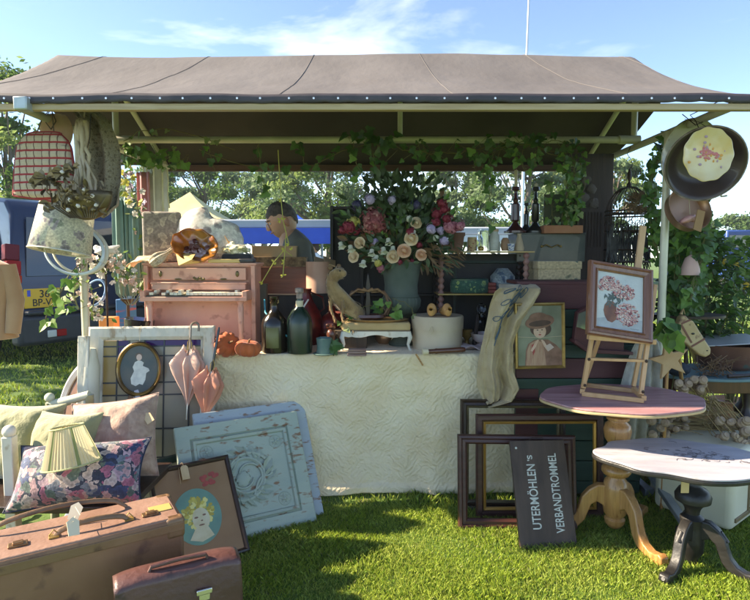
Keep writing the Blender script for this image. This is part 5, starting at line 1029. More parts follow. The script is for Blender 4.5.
for (px, py, r, k, n) in ((349, 227, 5.5, 'red', 22), (343, 230, 4, 'red', 14), (356, 231, 4, 'red', 14), (411, 232, 4.5, 'red', 14), (437, 214, 5, 'red', 18), (444, 209, 4.5, 'red', 16), (441, 203, 4, 'red', 16), (447, 219, 4.5, 'red', 16), (436, 222, 4, 'red', 14), (419, 245, 3, 'red', 10), (400, 262, 2.5, 'red', 8), (412, 261, 2.5, 'red', 8), (450, 227, 6, 'pink', 22), (460, 226, 4.5, 'pink', 14), (431, 229, 5, 'lilac', 14), (440, 230, 4, 'lilac', 12), (444, 241, 4.2, 'lilac', 12), (436, 238, 3.4, 'white', 9), (409, 219, 3.6, 'white', 9), (375, 242, 4, 'lilac', 10), (357, 205, 5, 'navy', 14), (417, 205, 5, 'navy', 14), (392, 200, 4, 'lilac', 8), (370, 200, 5, 'lilac', 8), (378, 263, 4, 'yellow', 9), (353, 222, 5.5, 'yellow', 12), (381, 268, 4, 'pink', 8)):
    cluster(bq, bp_(px, py, random.uniform(-.14, -.08)), r*s*1.15, fl_c[k], {'red': 'snapdragon', 'pink': 'lily', 'lilac': 'sweet_pea', 'white': 'bellflower', 'navy': 'delphinium', 'yellow': 'yellow_bloom'}[k], n, .55)
b = MB()
for k in range(1150):
    a = random.uniform(0, TAU); q_ = math.sqrt(random.random()); px = 398+56*q_*math.cos(a)*1.0; py = 230+36*q_*math.sin(a)
    if random.random() < .35: px = random.gauss(400, 20); py = random.uniform(176, 225)
    p = bp_(px, py, random.uniform(-.13, .10)); b.mat(random.choice((0, 0, 0, 0, 1)) if py > 240 or px > 440 else random.choice((0, 0, 0, 0, 0, 2 if py > 215 else 0))); leaf(b, p, p-Vector((0, 0, -.02))+rv(.1)+Vector((0, -.04, 0)), Vector((0, -1, .6))+rv(.8), random.uniform(.035, .08))
for k in range(90):
    p = bp_(random.uniform(420, 458), random.uniform(238, 268), random.uniform(-.12, -.02)); b.mat(random.choice((0, 1, 1))); leaf(b, p, (random.uniform(0, 1), -.3, random.uniform(-1, .2)), Vector((0, -1, .5))+rv(.5), random.uniform(.05, .085), LONG)
for (px, py, l) in ((442, 205, .10), (448, 219, .10)): b.mat(2); leaf(b, bp_(px, py, -.08), (.6, 0, 1), (-.3, -1, .1), l, [(0, 0), (.12, .3), (.13, .6), (0, 1), (-.13, .6), (-.12, .3)])
b.build('foliage', [dkleaf, rdleaf, leaf_l], bq, smooth=False, recalc=False)
b = MB()
for k in range(26): px = random.uniform(352, 450); py = random.uniform(185, 250); p = bp_(px, py, random.uniform(-.08, .08)); b.tube([(random.uniform(-.05, .05), random.uniform(-.05, .05), -.03), p*.5+Vector((0, 0, .03)), p], .002, 4, cap=False)
for (dx, dy, pt) in ((0, 0, (398, 180)), (.02, 0, (410, 188)), (-.02, .02, (386, 186)), (.03, 0, (422, 196)), (0, 0, (372, 196))): b.tube([(dx, dy, -.1), bp_(*pt)*.6, bp_(*pt)], .003, 5)
b.build('stalks', stem_m, bq)

# ---- hatbox and wooden clogs
hb = thing('hatbox', 'round blush coloured hatbox on the table with little clogs on its lid', 'hatbox', T(440, 353)+Vector((0, .155, .005))); s = S(3.35)
hbm = mat('blush_card', (.48, .37, .25), .65, (.56, .46, .33), sc=4, bump=.08)
b = MB(); b.lathe([(25*s, 0), (25.5*s, .5*s), (26*s, 22*s), (25*s, 22*s)], 56, sy=.98); b.build('base', hbm, hb)
b = MB(); b.lathe([(26.8*s, 21*s), (27*s, 33*s), (26*s, 34.5*s), (.002, 35*s)], 56, sy=.98); b.build('lid', hbm, hb)
b = MB(); b.push(Matrix.Translation((-9*s, -26.6*s, 20*s))); b.tube([(0, 0, 6*s), (-2*s, -.4*s, 2*s), (0, -.8*s, -2*s), (2*s, -.4*s, 2*s), (0, 0, 6*s)], .002, 5); b.build('cord', string_m, hb)
hz = hb.location.z+34.8*s
def clog(dx, a):
    t = thing('wooden_clog', 'tiny orange wooden clog on the hatbox lid, '+('left' if dx < 0 else 'right')+' one of the pair', 'clog', hb.location+Vector((dx, -.06, 34.8*s)), a, 'little clogs on the hatbox'); t.scale = (1.5, 1.35, 1.5); b = MB()
    def fn(u, v):   # v from heel to toe
        a_ = u*TAU; wd = .019*(math.sin(PI*(.12+.80*v))**.6)*(1 - .15*v); L_ = .105; top = .030 + .022*math.exp(-((v-.62)/.16)**2) + .0*v; tipz = .022*max(0, (v-.8)/.2)**2
        x = wd*math.cos(a_)*1.15; zz_ = (math.sin(a_)*.5+.5); op = 1 - .65*(math.sin(a_) > .2 and .06 < v < .52)*abs(math.sin(a_)); return (x, -(v-.35)*L_, tipz*1.1 + .002 + zz_*top*op*(.55 if v > .93 else 1))
    b.grid(fn, 24, 24); b.build('shoe', mat('clog_orange', (.50, .24, .08), .5, (.60, .33, .13), sc=14, coat=.2), t, autos=0); b = MB(); b.lathe([(.010, .02), (.013, .034), (.0125, .036), (.003, .022)], 14, sy=1.4); b.v = [(x, y-.0, z) for x, y, z in b.v]; b.build('opening', brn, t)
clog(-.040, R(-10)); clog(.038, R(12))
# rolled scroll / wooden horn in front
t = thing('rolling_pin', 'rolled wooden horn with cream end lying in front of the hatbox', 'horn', M=basis(T(426, 356)+Vector((0, .0, .025)), Vector((1, .16, .03)), (0, 0, 1))); s = S(3.3)
b = MB(); b.push(Matrix.Identity(4)); b.lathe([(.0, 0), (.010, 0), (.014, .01), (.013, .05), (.017, .06), (.015, .07), (.016, .22), (.012, .235), (.0, .236)], 18); b.build('body', mahog, t); b = MB(); b.lathe([(.0, -.02), (.017, -.02), (.020, -.008), (.018, .012), (.0, .012)], 16); b.build('end_cap', mat('cream_end', (.6, .5, .33), .5), t)
b = MB(); b.push(Matrix.Translation((-.01, -.0, -.06)) @ Euler((0, R(-60), 0)).to_matrix().to_4x4()); b.lathe([(.0, 0), (.006, 0), (.005, .08), (0, .08)], 10); b.build('peg', pine, t)

# ---- shelf rack with jars, candlesticks
def twist(label, px, py0, py1, Y, m, group='barley twist columns', foot=True):
    p0 = P(px, py1, Y); p1 = P(px, py0, Y); h_ = p1.z-p0.z; t = thing('twist_column', label, 'column', (p0.x, Y, p0.z)); b = MB()
    pr = [(.034, 0), (.034, .008), (.02, .016), (.014, .03)]; n = int(h_/.03)
    for k in range(n): z = .03+(h_-.05)*k/n; pr += [(.011, z), (.020, z+(h_-.05)/n*.35), (.020, z+(h_-.05)/n*.6), (.011, z+(h_-.05)/n*.95)]
    pr += [(.02, h_-.015), (.028, h_-.006), (.028, h_)]; b.lathe(pr, 20); b.build('shaft', m, t); return t
pkw = mat('dusty_rose_wood', (.25, .11, .085), .5, (.34, .18, .14), sc=9)
rk = thing('shelf_rack', 'two tier shelf with yellow edged glass boards between turned pink columns', 'shelf', (P(485, 250, 3.75).x, 3.8, TT+.006))
sz1 = P(485, 251, 3.70).z-TT-.006; sz2 = P(485, 294, 3.62).z-TT-.006; yb = mat('amber_edge', (.42, .26, .06), .35, (.3, .2, .06), sc=12, coat=.4)
W1 = P(533, 250, 3.7).x-P(437, 250, 3.7).x
b = MB(); b.box((0, 0, sz1-.006), (W1, .22, .010)); b.build('shelf_board', yb, rk, bevel=.002)
b = MB(); b.box((-.05, -.02, sz2-.006), (W1*.86, .24, .010)); b.build('shelf_board', yb, rk, bevel=.002)
for x in (-W1/2+.02, W1/2-.05):
    for (y, m) in ((-.09, pkw), (.09, darkw)):
        b = MB(); b.push(Matrix.Translation((x, y, 0))); pr = [(.03, 0), (.03, .01), (.016, .02)]; n = 14; hh = sz1-.03
        for k in range(n): z = .02+hh*k/n; pr += [(.011, z), (.021, z+hh/n*.35), (.021, z+hh/n*.6), (.011, z+hh/n*.95)]
        b.lathe(pr+[(.024, sz1-.012)], 18); b.build('turned_column', m, rk)
b = MB(); b.box((.03, .105, sz1*.49), (W1*.98, .012, sz1*.96)); b.build('dark_backdrop', blkw, rk)  # dark backdrop added to close the bright gap behind the decanter
b = MB(); b.frame(W1*.72, sz1*.86, [(0, 0), (.015, -.01), (.02, 0), (.02, .01), (0, .01)]); o = b.build('back_frame', mat('green_grey', (.06, .08, .07), .5), rk, smooth=False); o.location = (.04, .09, .02)
sy = 3.74; sz = TT+.006+sz1+.001
def jar(label, px, prof, m, name, cat, dy=0, z=None, Y=None, n=24, **k):
    Y = (sy if Y is None else Y)+dy; s = S(Y); z = sz if z is None else z; b = MB(); b.lathe([(r*s, q_*s) for r, q_ in prof], n, **k); t = thing(name, label, cat, (P(px, 250, Y).x, Y, z)); b.build('body', m, t, autos=50); return t, s
jar('terracotta pot on the shelf behind the bouquet', 456, [(6, 0), (8, 14), (9, 15), (9, 18), (7, 18), (5, 2)], mat('dark_terracotta', (.16, .075, .05), .8, (.22, .11, .08), sc=8), 'flower_pot', 'pot')
jar('small brown printed tin can on the shelf', 472, [(4.6, 0), (4.6, 13), (4.3, 13.5), (0, 13.5)], patt('tin_print', (.45, .30, .16), [(.3, .12, .06), (.5, .4, .2)], sc=60, thr=.4), 'tin_can', 'tin')
t, s = jar('white pharmacy jar with lid on the shelf', 494, [(4.8, 0), (5, 1), (5, 15), (3.8, 17), (3.8, 19)], mat('pale_stone', (.50, .50, .44), .5, (.38, .38, .32), sc=20), 'stone_bottle', 'bottle'); b = MB(); b.lathe([(4.2*s, 19*s), (4.2*s, 21.5*s), (0, 21.5*s)], 20); b.build('lid', mat('cork', (.45, .3, .18), .8), t)
jar('clear glass jar next to the white pharmacy jar', 484, [(4.6, 0), (4.8, 18), (4.2, 20), (4, 20), (4.4, 17), (4.2, .8)], glass_m, 'glass_jar', 'jar')
jar('tall clear glass bottle left of the others on the shelf', 479, [(3.5, 0), (3.7, 12), (1.6, 17), (1.6, 22), (1.3, 22), (1.2, 16), (3.3, 11)], glass_m, 'glass_bottle', 'bottle', dy=.05)
jar('tiny brass pot on the shelf in front of the glass jars', 481, [(2.4, 0), (3, 2), (2.6, 4), (2, 4.4)], gold, 'brass_pot', 'pot', dy=-.05)
jar('small round brown clay jar on the shelf', 505, [(3.4, 0), (4.6, 5), (4, 10), (2.6, 12.5), (2.2, 13)], mat('brown_clay', (.28, .15, .08), .6, (.35, .2, .12), sc=9), 'clay_jar', 'jar')
jar('small blue checked cup on the shelf', 511, [(2.6, 0), (3.6, 7), (3.4, 7), (2.4, .6)], patt('check_cup', (.55, .55, .55), [(.05, .1, .3), (.6, .6, .6)], sc=110, thr=.5), 'cup', 'cup', dy=-.04)
jar('beige cone shaped vase at the right end of the shelf', 519, [(4.6, 0), (5, 3), (3, 11), (1.8, 15), (2.2, 17), (1.6, 17)], mat('beige_clay', (.38, .28, .18), .6, (.45, .34, .22), sc=9), 'vase', 'vase')
t, s = jar('oval green tin with floral band on the lower shelf', 470, [(17, 0), (19, 1), (19.5, 9), (18.8, 12), (17, 13.5), (0, 14)], patt('green_tin', (.02, .07, .045), [(.25, .32, .10), (.05, .12, .08), (.03, .09, .06), (.12, .22, .1)], sc=34, thr=.42), 'oval_tin', 'tin', z=TT+.006+sz2+.001, Y=3.72, sy=.45)
b = MB(); b.lathe([(18.6*s, 12.5*s), (18.8*s, 14*s), (17*s, 14.6*s), (0, 14.8*s)], 40, sy=.45); b.build('lid', mat('dark_green_tin', (.02, .06, .05), .3, coat=.5), t)
t, s = jar('grey patterned ginger jar leaning at the right of the lower shelf', 503, [(8, 0), (12, 8), (12, 16), (7, 22), (5, 24), (0, 24)], patt('delft_grey', (.14, .17, .18), [(.28, .30, .3), (.05, .08, .12)], sc=22, thr=.45), 'ginger_jar', 'jar', z=TT+.006+sz2+.001, Y=3.78)
# decanter, wooden mallet, goblet, doily
t = thing('decanter', 'cut glass decanter with round stopper on the table', 'decanter', T(481, 341)+Vector((0, 0, .005))); s = S(3.5)
b = MB(); b.lathe([(6.5*s, 0), (7*s, 2*s), (6*s, 14*s), (4.2*s, 22*s), (4.4*s, 27*s), (5.5*s, 28*s), (5*s, 28*s), (3.4*s, 22*s), (5.2*s, 13*s), (6*s, 2.5*s)], 14); b.build('body', glass_m, t, smooth=False)
b = MB(); b.ell((0, 0, 35*s), (5*s, 5*s, 6*s), 12, 8); b.cyl((0, 0, 25*s), (0, 0, 31*s), 2*s, 1.6*s); b.build('stopper', glass_m, t, smooth=False)
jar('glass tumbler between decanter and hanging cloth', 491, [(4.4, 0), (5, 15), (4.6, 15), (4, 1)], glass_m, 'tumbler', 'glass', z=TT+.006, Y=3.46)
b = MB(); b.push(Euler((R(-14), R(8), 0)).to_matrix().to_4x4()); b.prism([(-.012, 0), (.018, 0), (.014, .16), (.006, .2), (-.004, .2), (-.008, .16)], -.012, .012); solo(b, 'wooden_bat', darkw, 'dark wooden bat leaning between hatbox and decanter', 'bat', loc=T(474, 346)+Vector((0, .0, .008)), bevel=.004)
def dy_(u, v): r = v*.17; a = u*TAU; return (r*math.cos(a)*(1+.04*math.sin(16*a)*v), r*math.sin(a)*.55*(1+.04*math.sin(16*a)*v), .008+.012*math.sin(a*7+v*4)*v + .03*(1-v)**2*0)
b = MB(); b.grid(dy_, 96, 10); solo(b, 'doily', mat('pink_lace', (.60, .44, .42), .8, (.68, .56, .54), sc=30, trans=.2), 'crumpled pale pink lace doily at the table edge below the decanter', 'doily', loc=T(486, 352)+Vector((0, .08, .014)), autos=0, solid=.0015)
b = MB(); b.lathe([(.001, 0), (.06, 0), (.08, .02), (.09, .055), (.086, .055), (.07, .015), (.001, .006)], 36, fn=lambda a, i, z: 1+.03*math.sin(a*9)); solo(b, 'lace_bowl', mat('pink_china', (.62, .46, .44), .3, (.7, .6, .56), sc=30, coat=.4), 'small pink ruffled china bowl on the lace doily', 'bowl', loc=T(487, 348)+Vector((0, .07, .03)))
# candlesticks
cs = mat('oxblood_metal', (.05, .012, .012), .3, (.08, .02, .02), sc=9, coat=.5)
def candlestick(label, px, py0, py1, Y, m, rr, candle, zb):
    s = S(Y); p = P(px, py1, Y); h_ = (P(px, py0, Y).z-zb)/s; t = thing('candlestick', label, 'candlestick', (p.x, Y, zb), 0, 'candlesticks at the right end of the shelf')
    b = MB(); b.lathe([(rr*2.6*s, 0), (rr*2.6*s, 2*s), (rr*1.8*s, 4*s), (rr*1.1*s, 7*s), (rr*.5*s, 11*s), (rr*.6*s, h_*.24*s), (rr*1.0*s, h_*.28*s), (rr*1.0*s, h_*.62*s), (rr*.5*s, h_*.66*s), (rr*.7*s, h_*.72*s), (rr*.4*s, h_*.76*s), (rr*.4*s, h_*.9*s), (rr*1.0*s, h_*.93*s), (rr*.9*s, h_*s), (0, h_*s)], 20); b.build('stick', m, t)
    if candle: b = MB(); b.lathe([(rr*.42*s, h_*s-.002), (rr*.42*s, (h_+candle)*s), (.001, (h_+candle+1)*s)], 12); b.cyl((0, 0, (h_+candle)*s), (0, 0, (h_+candle+2)*s), .0008, n=5); b.build('candle', mat('wax', (.66, .58, .42), .5, trans=.3), t)
zc1 = P(515, 238, 3.62).z
candlestick('tallest dark red candlestick with a cream candle, left of the group', 515, 187, 233, 3.90, cs, 4.2, 16, P(515, 233, 3.9).z)
candlestick('dark candlestick without candle, at the right of the group', 535, 187, 233, 3.92, black, 3.8, 3, P(535, 233, 3.92).z)
candlestick('short dark candlestick between the two tall ones', 526, 203, 233, 3.96, black, 2.6, 0, P(526, 233, 3.96).z)
# box under candlesticks with brass handle (green leather case)
t, w_, h_ = cbox('grey green metal case with brass handle on the flowered box', 517, 586, 234, 262, 3.86, .26, mat('case_green', (.055, .065, .055), .5, (.08, .09, .075), sc=9, coat=.2))
t.location.y = 3.90+.1
b = MB(); b.tube([(-.06, -.14, h_*.55), (-.04, -.155, h_*.62), (0, -.15, h_*.52), (.04, -.155, h_*.62), (.06, -.14, h_*.55)], .004, 6); b.ell((-.065, -.135, h_*.56), .009, 8, 6); b.ell((.065, -.135, h_*.56), .009, 8, 6); b.build('handle', gold, t)
fb = patt('cream_flower_paper', (.44, .33, .18), [(.25, .22, .12), (.44, .33, .18), (.4, .16, .12), (.44, .33, .18), (.12, .14, .1)], sc=17, thr=.33)
t, w_, h_ = cbox('cream wallpaper covered box with faded flowers and lid', 538, 581, 262, 289, 3.62, .26, fb, open_=True)
b = MB(); b.box((0, 0, h_-.02), (w_+.012, .272, .05)); b.build('lid', fb, t, bevel=.003)
cbox('dark chest holding up the flowered box behind the plank cabinet', 500, 600, 290, 344, 3.66, .55, blkw, zb=TT+.006)
cbox('folded pale linens in a box behind the flowered box', 536, 574, 250, 264, 3.93, .05, mat('blue_tan', (.3, .28, .22), .7, (.1, .14, .24), sc=9))

# small goods crowding the back of the table
for (lb_, px, Y_, prof_, m_, nm_, ct_) in (
  ('small brass cup left of the glass decanter, at the back', 468, 3.62, [(4, 0), (2, 2), (2, 5), (5, 8), (5.6, 15)], gold, 'brass_cup', 'cup'),
  ('little copper kettle behind the footstool, left of the urn', 384, 3.66, [(6, 0), (9, 4), (9, 9), (5, 14), (2, 16), (2.4, 19), (0, 20)], mat('copper', (.42, .24, .15), .35, metal=.6), 'kettle', 'kettle')):
    jar(lb_, px, prof_, m_, nm_, ct_, z=TT+.006, Y=Y_)
for (lb_, px, z_, sz_, c_) in (('stack of three old red books on the lower shelf, right of the green tin', 491, TT+.006+sz2+.001, (.05, .12, .07), (.16, .03, .02)),):
    b = MB()
    for k in range(3): b.box((0, .004*(k-1), sz_[2]*(k+.5)/3), (sz_[0], sz_[1], sz_[2]/3-.002))
    solo(b, 'book_stack' if 'book' in lb_ else 'card_box', mat('cover_%d' % px, c_, .6, tuple(q_*1.6 for q_ in c_), sc=14), lb_, 'books' if 'book' in lb_ else 'box', loc=(P(px, 300, 3.72).x, 3.74, z_), bevel=.003)
# ================================================================ right end: plank cabinet, hanging cloth, portrait
mar = mat('maroon_paint', (.075, .018, .020), .6, (.10, .03, .03), sc=4, bump=.12, stretch=(.5, 4, 4)); grn = mat('bottle_green_paint', (.012, .042, .030), .55, (.022, .06, .042), sc=4, bump=.12, stretch=(.5, 4, 4))
Yc = 3.22; xl = P(515, 400, Yc).x; xr = P(642, 400, Yc).x; W = xr-xl; zt = P(580, 284, Yc).z
pc_ = thing('plank_cabinet', 'tall cabinet of horizontal maroon and dark green planks behind the easel', 'cabinet', ((xl+xr)/2, Yc, 0)); 
b = MB(); b.box((0, .13, zt/2), (W-.02, .22, zt-.03)); b.build('carcass', darkw, pc_)
bands = [(284, 309, 'm'), (309, 327, 'g'), (327, 344, 'g'), (344, 358, 'g'), (358, 378, 'm'), (378, 398, 'g'), (398, 420, 'g'), (420, 440, 'g'), (440, 460, 'g'), (460, 480, 'g'), (480, 508, 'g')]
for (a, c_, k) in bands:
    z1 = P(580, a, Yc).z; z0 = max(.03, P(580, c_, Yc).z); b = MB(); b.box((0, -.002+random.uniform(-.002, .002), (z0+z1)/2), (W, .024, z1-z0-.004)); b.build('plank', mar if k == 'm' else grn, pc_, bevel=.003)
b = MB(); b.box((-W/2+.065, -.017, .40), (.13, .012, .52)); b.build('side_board', mar, pc_, bevel=.002)
b = MB(); b.box((0, .12, zt+.006), (W+.01, .27, .02)); b.build('top', mar, pc_, bevel=.004)
# shaped maroon bracket shelf
t = thing('corner_shelf', 'maroon trapezoid corner shelf with mirror leaning on the plank cabinet', 'shelf', (P(590, 340, 3.16).x, 3.14, 0)); s = S(3.14)
z = lambda py: P(590, py, 3.14).z; xq = lambda px: P(px, 340, 3.14).x - t.location.x
b = MB(); b.prism([(xq(572), z(342)), (xq(585), z(349)), (xq(622), z(351)), (xq(622), z(306)), (xq(584), z(306)), (xq(575), z(312))], -.03, .02); b.build('body', mar, t, bevel=.003)
b = MB(); b.prism([(xq(574), z(326)), (xq(586), z(330)), (xq(586), z(309)), (xq(576), z(313))], -.034, -.031); b.build('mirror_pane', mat('dull_mirror', (.30, .34, .28), .15, metal=.6), t)
b = MB(); b.prism([(xq(570), z(341)), (xq(584), z(351)), (xq(628), z(353)), (xq(628), z(350)), (xq(585), z(347)), (xq(571), z(338))], -.07, .02); b.build('ledge', mar, t, bevel=.002)
# gold framed portrait
t, w_, h_ = place('framed_portrait', 'gold framed print of a child in a broad brown hat and cape', 'picture', (515, 369), (565, 368), (514, 303), 3.10, 3.10, 3.12)
b = MB(); b.frame(w_, h_, [(0, -.008), (.003, -.016), (.010, -.018), (.016, -.010), (.018, -.006), (.018, .008), (0, .008)]); b.build('frame', gold, t, smooth=False)
b = MB(); b.box((0, 0, h_/2), (w_-.03, .006, h_-.03)); gb = b.build('print_ground', mat('print_olive', (.12, .13, .075), .55, (.24, .25, .17), sc=5, coat=.5), t)
X = lambda u: (u-.5)*w_; Z = lambda v: (1-v)*h_     # u right, v down, in frame fractions
ppb = [mat('pr_brown', (.17, .08, .045), .6, (.26, .13, .08), sc=25), mat('pr_tan', (.34, .17, .10), .6, (.42, .26, .15), sc=22, stretch=(4, 1, .6)), mat('pr_skin', (.52, .32, .20), .6, (.58, .40, .28), sc=18), mat('pr_dark', (.10, .05, .03), .6, (.06, .03, .02), sc=20), mat('pr_red', (.34, .05, .04), .6)]
def pr(pts, m, y, nm='printed_shape'): return shp(gb, nm, [(X(u), Z(v)) for u, v in pts], m, y, .0005)
pr([(.20, .955), (.22, .72), (.27, .62), (.40, .56), (.66, .56), (.82, .64), (.94, .74), (.95, .955)], ppb[0], -.004, 'printed_cape')
pr([(.22, .955), (.24, .74), (.30, .62), (.42, .57), (.56, .60), (.60, .78), (.62, .955)], ppb[1], -.0046, 'printed_dress')
E = lambda cx, cz, rx, rz, rot=0: [(u, v) for u, v in ell2(cx, cz, rx, rz, 28, rot=rot)]
pr(E(.52, .40, .21, .115), ppb[3], -.0046, 'printed_hair'); pr(E(.50, .435, .125, .105), ppb[2], -.0052, 'printed_face')
pr([(u, v) for u, v in E(.50, .29, .29, .105, R(-6))], ppb[0], -.0060, 'printed_hat_brim'); pr(E(.48, .235, .19, .085), ppb[0], -.0064, 'printed_hat_crown'); pr(E(.50, .315, .22, .045, R(-4)), ppb[3], -.0068, 'printed_hat_shadow')
for (u, v) in ((.455, .415), (.545, .412)): pr(E(u, v, .018, .009), ppb[3], -.0058, 'printed_eye')
pr(E(.50, .485, .028, .010), ppb[4], -.0058, 'printed_mouth'); pr(E(.505, .45, .010, .012), ppb[1], -.0056, 'printed_nose')
for sg in (-1, 1):
    for k in range(4): pr([(.50+sg*.02+sg*.012*k, .565+.008*k), (.50+sg*.05+sg*.012*k, .56+.008*k), (.50+sg*(.13+.02*k), .665+.02*k), (.50+sg*(.09+.02*k), .68+.02*k)], ppb[2], -.0052-.0004*k, 'printed_hand')
pr([(.60, .66), (.70, .62), (.78, .68), (.66, .74)], mat('pr_cuff', (.5, .38, .3), .6), -.007, 'printed_cuff'); pr([(.33, .64), (.38, .62), (.40, .74), (.36, .80)], ppb[4], -.0052, 'printed_ribbon')
b = MB(); b.tube([(-w_*.48, -.012, h_*.49), (0, -.014, h_*.472), (w_*.48, -.012, h_*.49)], .0012, 4); b.build('string', string_m, t)
# hanging embroidered cloth
emb = mat('ecru_linen', (.44, .32, .17), .9, (.52, .40, .23), sc=14, bump=.5, bsc=160, trans=.12, sheen=.2)
t = thing('embroidered_cloth', 'ecru linen cloth with blue embroidery hanging beside the gold framed portrait', 'cloth', (P(505, 340, 3.16).x, 3.10, 0))
s = S(3.10); zz = lambda py: P(505, py, 3.10).z; xx = lambda px: (P(px, 340, 3.10).x - t.location.x)
prof = [(285, 502, 538), (292, 494, 539), (305, 491, 532), (320, 489, 521), (345, 485, 512), (370, 480, 512), (388, 478, 520), (400, 482, 516), (405, 486, 494)]
def clo(u, v):
    k = v*(len(prof)-1); i = min(int(k), len(prof)-2); f = k-i; py = prof[i][0]+(prof[i+1][0]-prof[i][0])*f; a = prof[i][1]+(prof[i+1][1]-prof[i][1])*f; c_ = prof[i][2]+(prof[i+1][2]-prof[i][2])*f
    x = xx(a+(c_-a)*u); x += .014*math.sin(v*9+u*3)*v; y = .034*math.sin(u*11+v*2.2+math.sin(v*5)*.7) + .010*abs(math.sin(u*17-v*3)) + .010*noise.noise(Vector((u*14, v*16, 4)))*min(1, v*3+.15) + .014*math.sin(u*27+v*4)*v + .03*noise.noise(Vector((u*4, v*5, 2))); back = max(0, .06-v)/.06
    return (x, y + back*.10, zz(py) + .012*math.sin(u*7)*(v > .95))
b = MB(); b.grid(clo, 90, 90); b.build('cloth', emb, t, autos=0, solid=.0015)
b = MB(); bl_ = mat('blue_thread', (.05, .09, .12), .7)
def on(u, v): x, y, z_ = clo(u, v); return Vector((x, y-.006, z_))
for (cu, cv_2, ang, L_) in ((.30, .10, .6, .07), (.52, .06, .9, .06), (.70, .12, 1.3, .07), (.30, .22, .3, .07), (.55, .20, .9, .08), (.42, .32, .5, .07), (.22, .36, .1, .06), (.62, .30, 1.2, .06), (.40, .44, .6, .05)):
    lp = []
    for k in range(13): q1 = TAU*k/12; a_, b_ = L_*math.cos(q1), L_*.32*math.sin(q1); lp.append(on(cu+(a_*math.cos(ang)-b_*math.sin(ang))*1.6, cv_2-(a_*math.sin(ang)+b_*math.cos(ang))))
    b.tube(lp, .0024, 5); b.tube([lp[0], lp[6]], .002, 4)
b.tube([on(.34, .5), on(.38, .36), on(.45, .2), on(.6, .06)], .0026, 5); 
b.build('embroidery', bl_, t)
# the cloth's hanging loop over the cabinet edge
# ---------------- frames on the grass
def frm(label, BLp, BRp, TLp, prof, m, m2=None):
    t, w_, h_, M = lean('picture_frame', label, 'frame', BLp, BRp, TLp, group='empty frames leaning below the plank cabinet'); b = MB(); b.frame(w_, h_, prof); f = b.build('frame', m, t, smooth=False)
    if m2: b = MB(); i = prof[3][0]+.004; b.frame(w_, h_, [(i, -.012), (i+.004, -.016), (i+.014, -.010), (i+.014, .006), (i, .006)]); b.build('gilt_slip', m2, f, smooth=False)
    return t, w_, h_, M
olive = mat('olive_gilt', (.16, .12, .05), .4, (.08, .06, .035), sc=12, metal=.3); redbr = wood('red_brown_frame', (.04, .012, .009), (.07, .022, .016), rough=.45, coat=.1, axis='x')
frm('rearmost frame, slim grey gold, top edge just under the hanging cloth', (460, 508), (565, 509), (459, 399, 3.13), [(0, -.008), (.006, -.02), (.018, -.014), (.030, -.02), (.04, -.004), (.04, .01), (0, .01)], darkw, olive)
frm('widest empty frame, dark brown with a gold inner edge, standing between the other two', (476, 517), (603, 516), (475, 414, 3.02), [(0, -.012), (.008, -.022), (.028, -.022), (.036, -.012), (.036, .01), (0, .01)], redbr, mat('orange_gilt', (.50, .25, .05), .35, (.4, .2, .04), sc=10, metal=.4))
frm('front empty frame of plain dark red brown moulding, behind the lettered board', (458, 528), (577, 530), (458, 434, 2.93), [(0, -.010), (.006, -.022), (.018, -.024), (.026, -.014), (.040, -.016), (.050, -.006), (.052, .01), (0, .01)], redbr)
t, w_, h_, M = lean('sign_board', 'dark brown board with white hand lettered words running upward', 'sign', (520, 549), (577, 547), (512, 441, 2.84))
b = MB(); b.box((0, 0, h_/2), (w_, .022, h_)); b.build('board', mat('board_brown', (.045, .026, .018), .65, (.08, .048, .034), sc=6, bump=.35, bsc=16, stretch=(3, 1, .7)), t, bevel=.003)
lw = mat('letter_white', (.62, .62, .55), .6, (.45, .45, .40), sc=60)
def vt_text(txt, x, zc, L_, size, sx=1):
    me = text_mesh(txt, size, .0006, 1, bold=.0006); xs_ = [v.co.x for v in me.vertices]; k = L_/(max(xs_)-min(xs_)); off_ = (max(xs_)+min(xs_))/2
    for v in me.vertices: v.co.x = (v.co.x-off_)*k
    me.transform(Matrix.Translation((x, -.0118, zc)) @ Matrix.Rotation(PI/2, 4, 'X') @ Matrix.Rotation(PI/2, 4, 'Z')); me.materials.clear(); me.materials.append(lw); o = bpy.data.objects.new('lettering', me); COL.objects.link(o); o.parent = t
vt_text("UTERMÖHLEN", -w_*.16, h_*.47, h_*.60, .062); vt_text("'S", -w_*.165, h_*.83, h_*.055, .036); vt_text("VERBANDTROMMEL", w_*.245, h_*.50, h_*.74, .060)
b = MB(); b.ell((-w_*.40, -.011, h_*.93), (.006, .003, .006)); b.build('pin', lw, t)
b = MB(); b.tube([(-w_*.12, .0, h_), (-w_*.10, .0, h_+.014), (w_*.12, 0, h_+.014), (w_*.14, 0, h_)], .002, 5); b.build('wire_loop', iron, t)

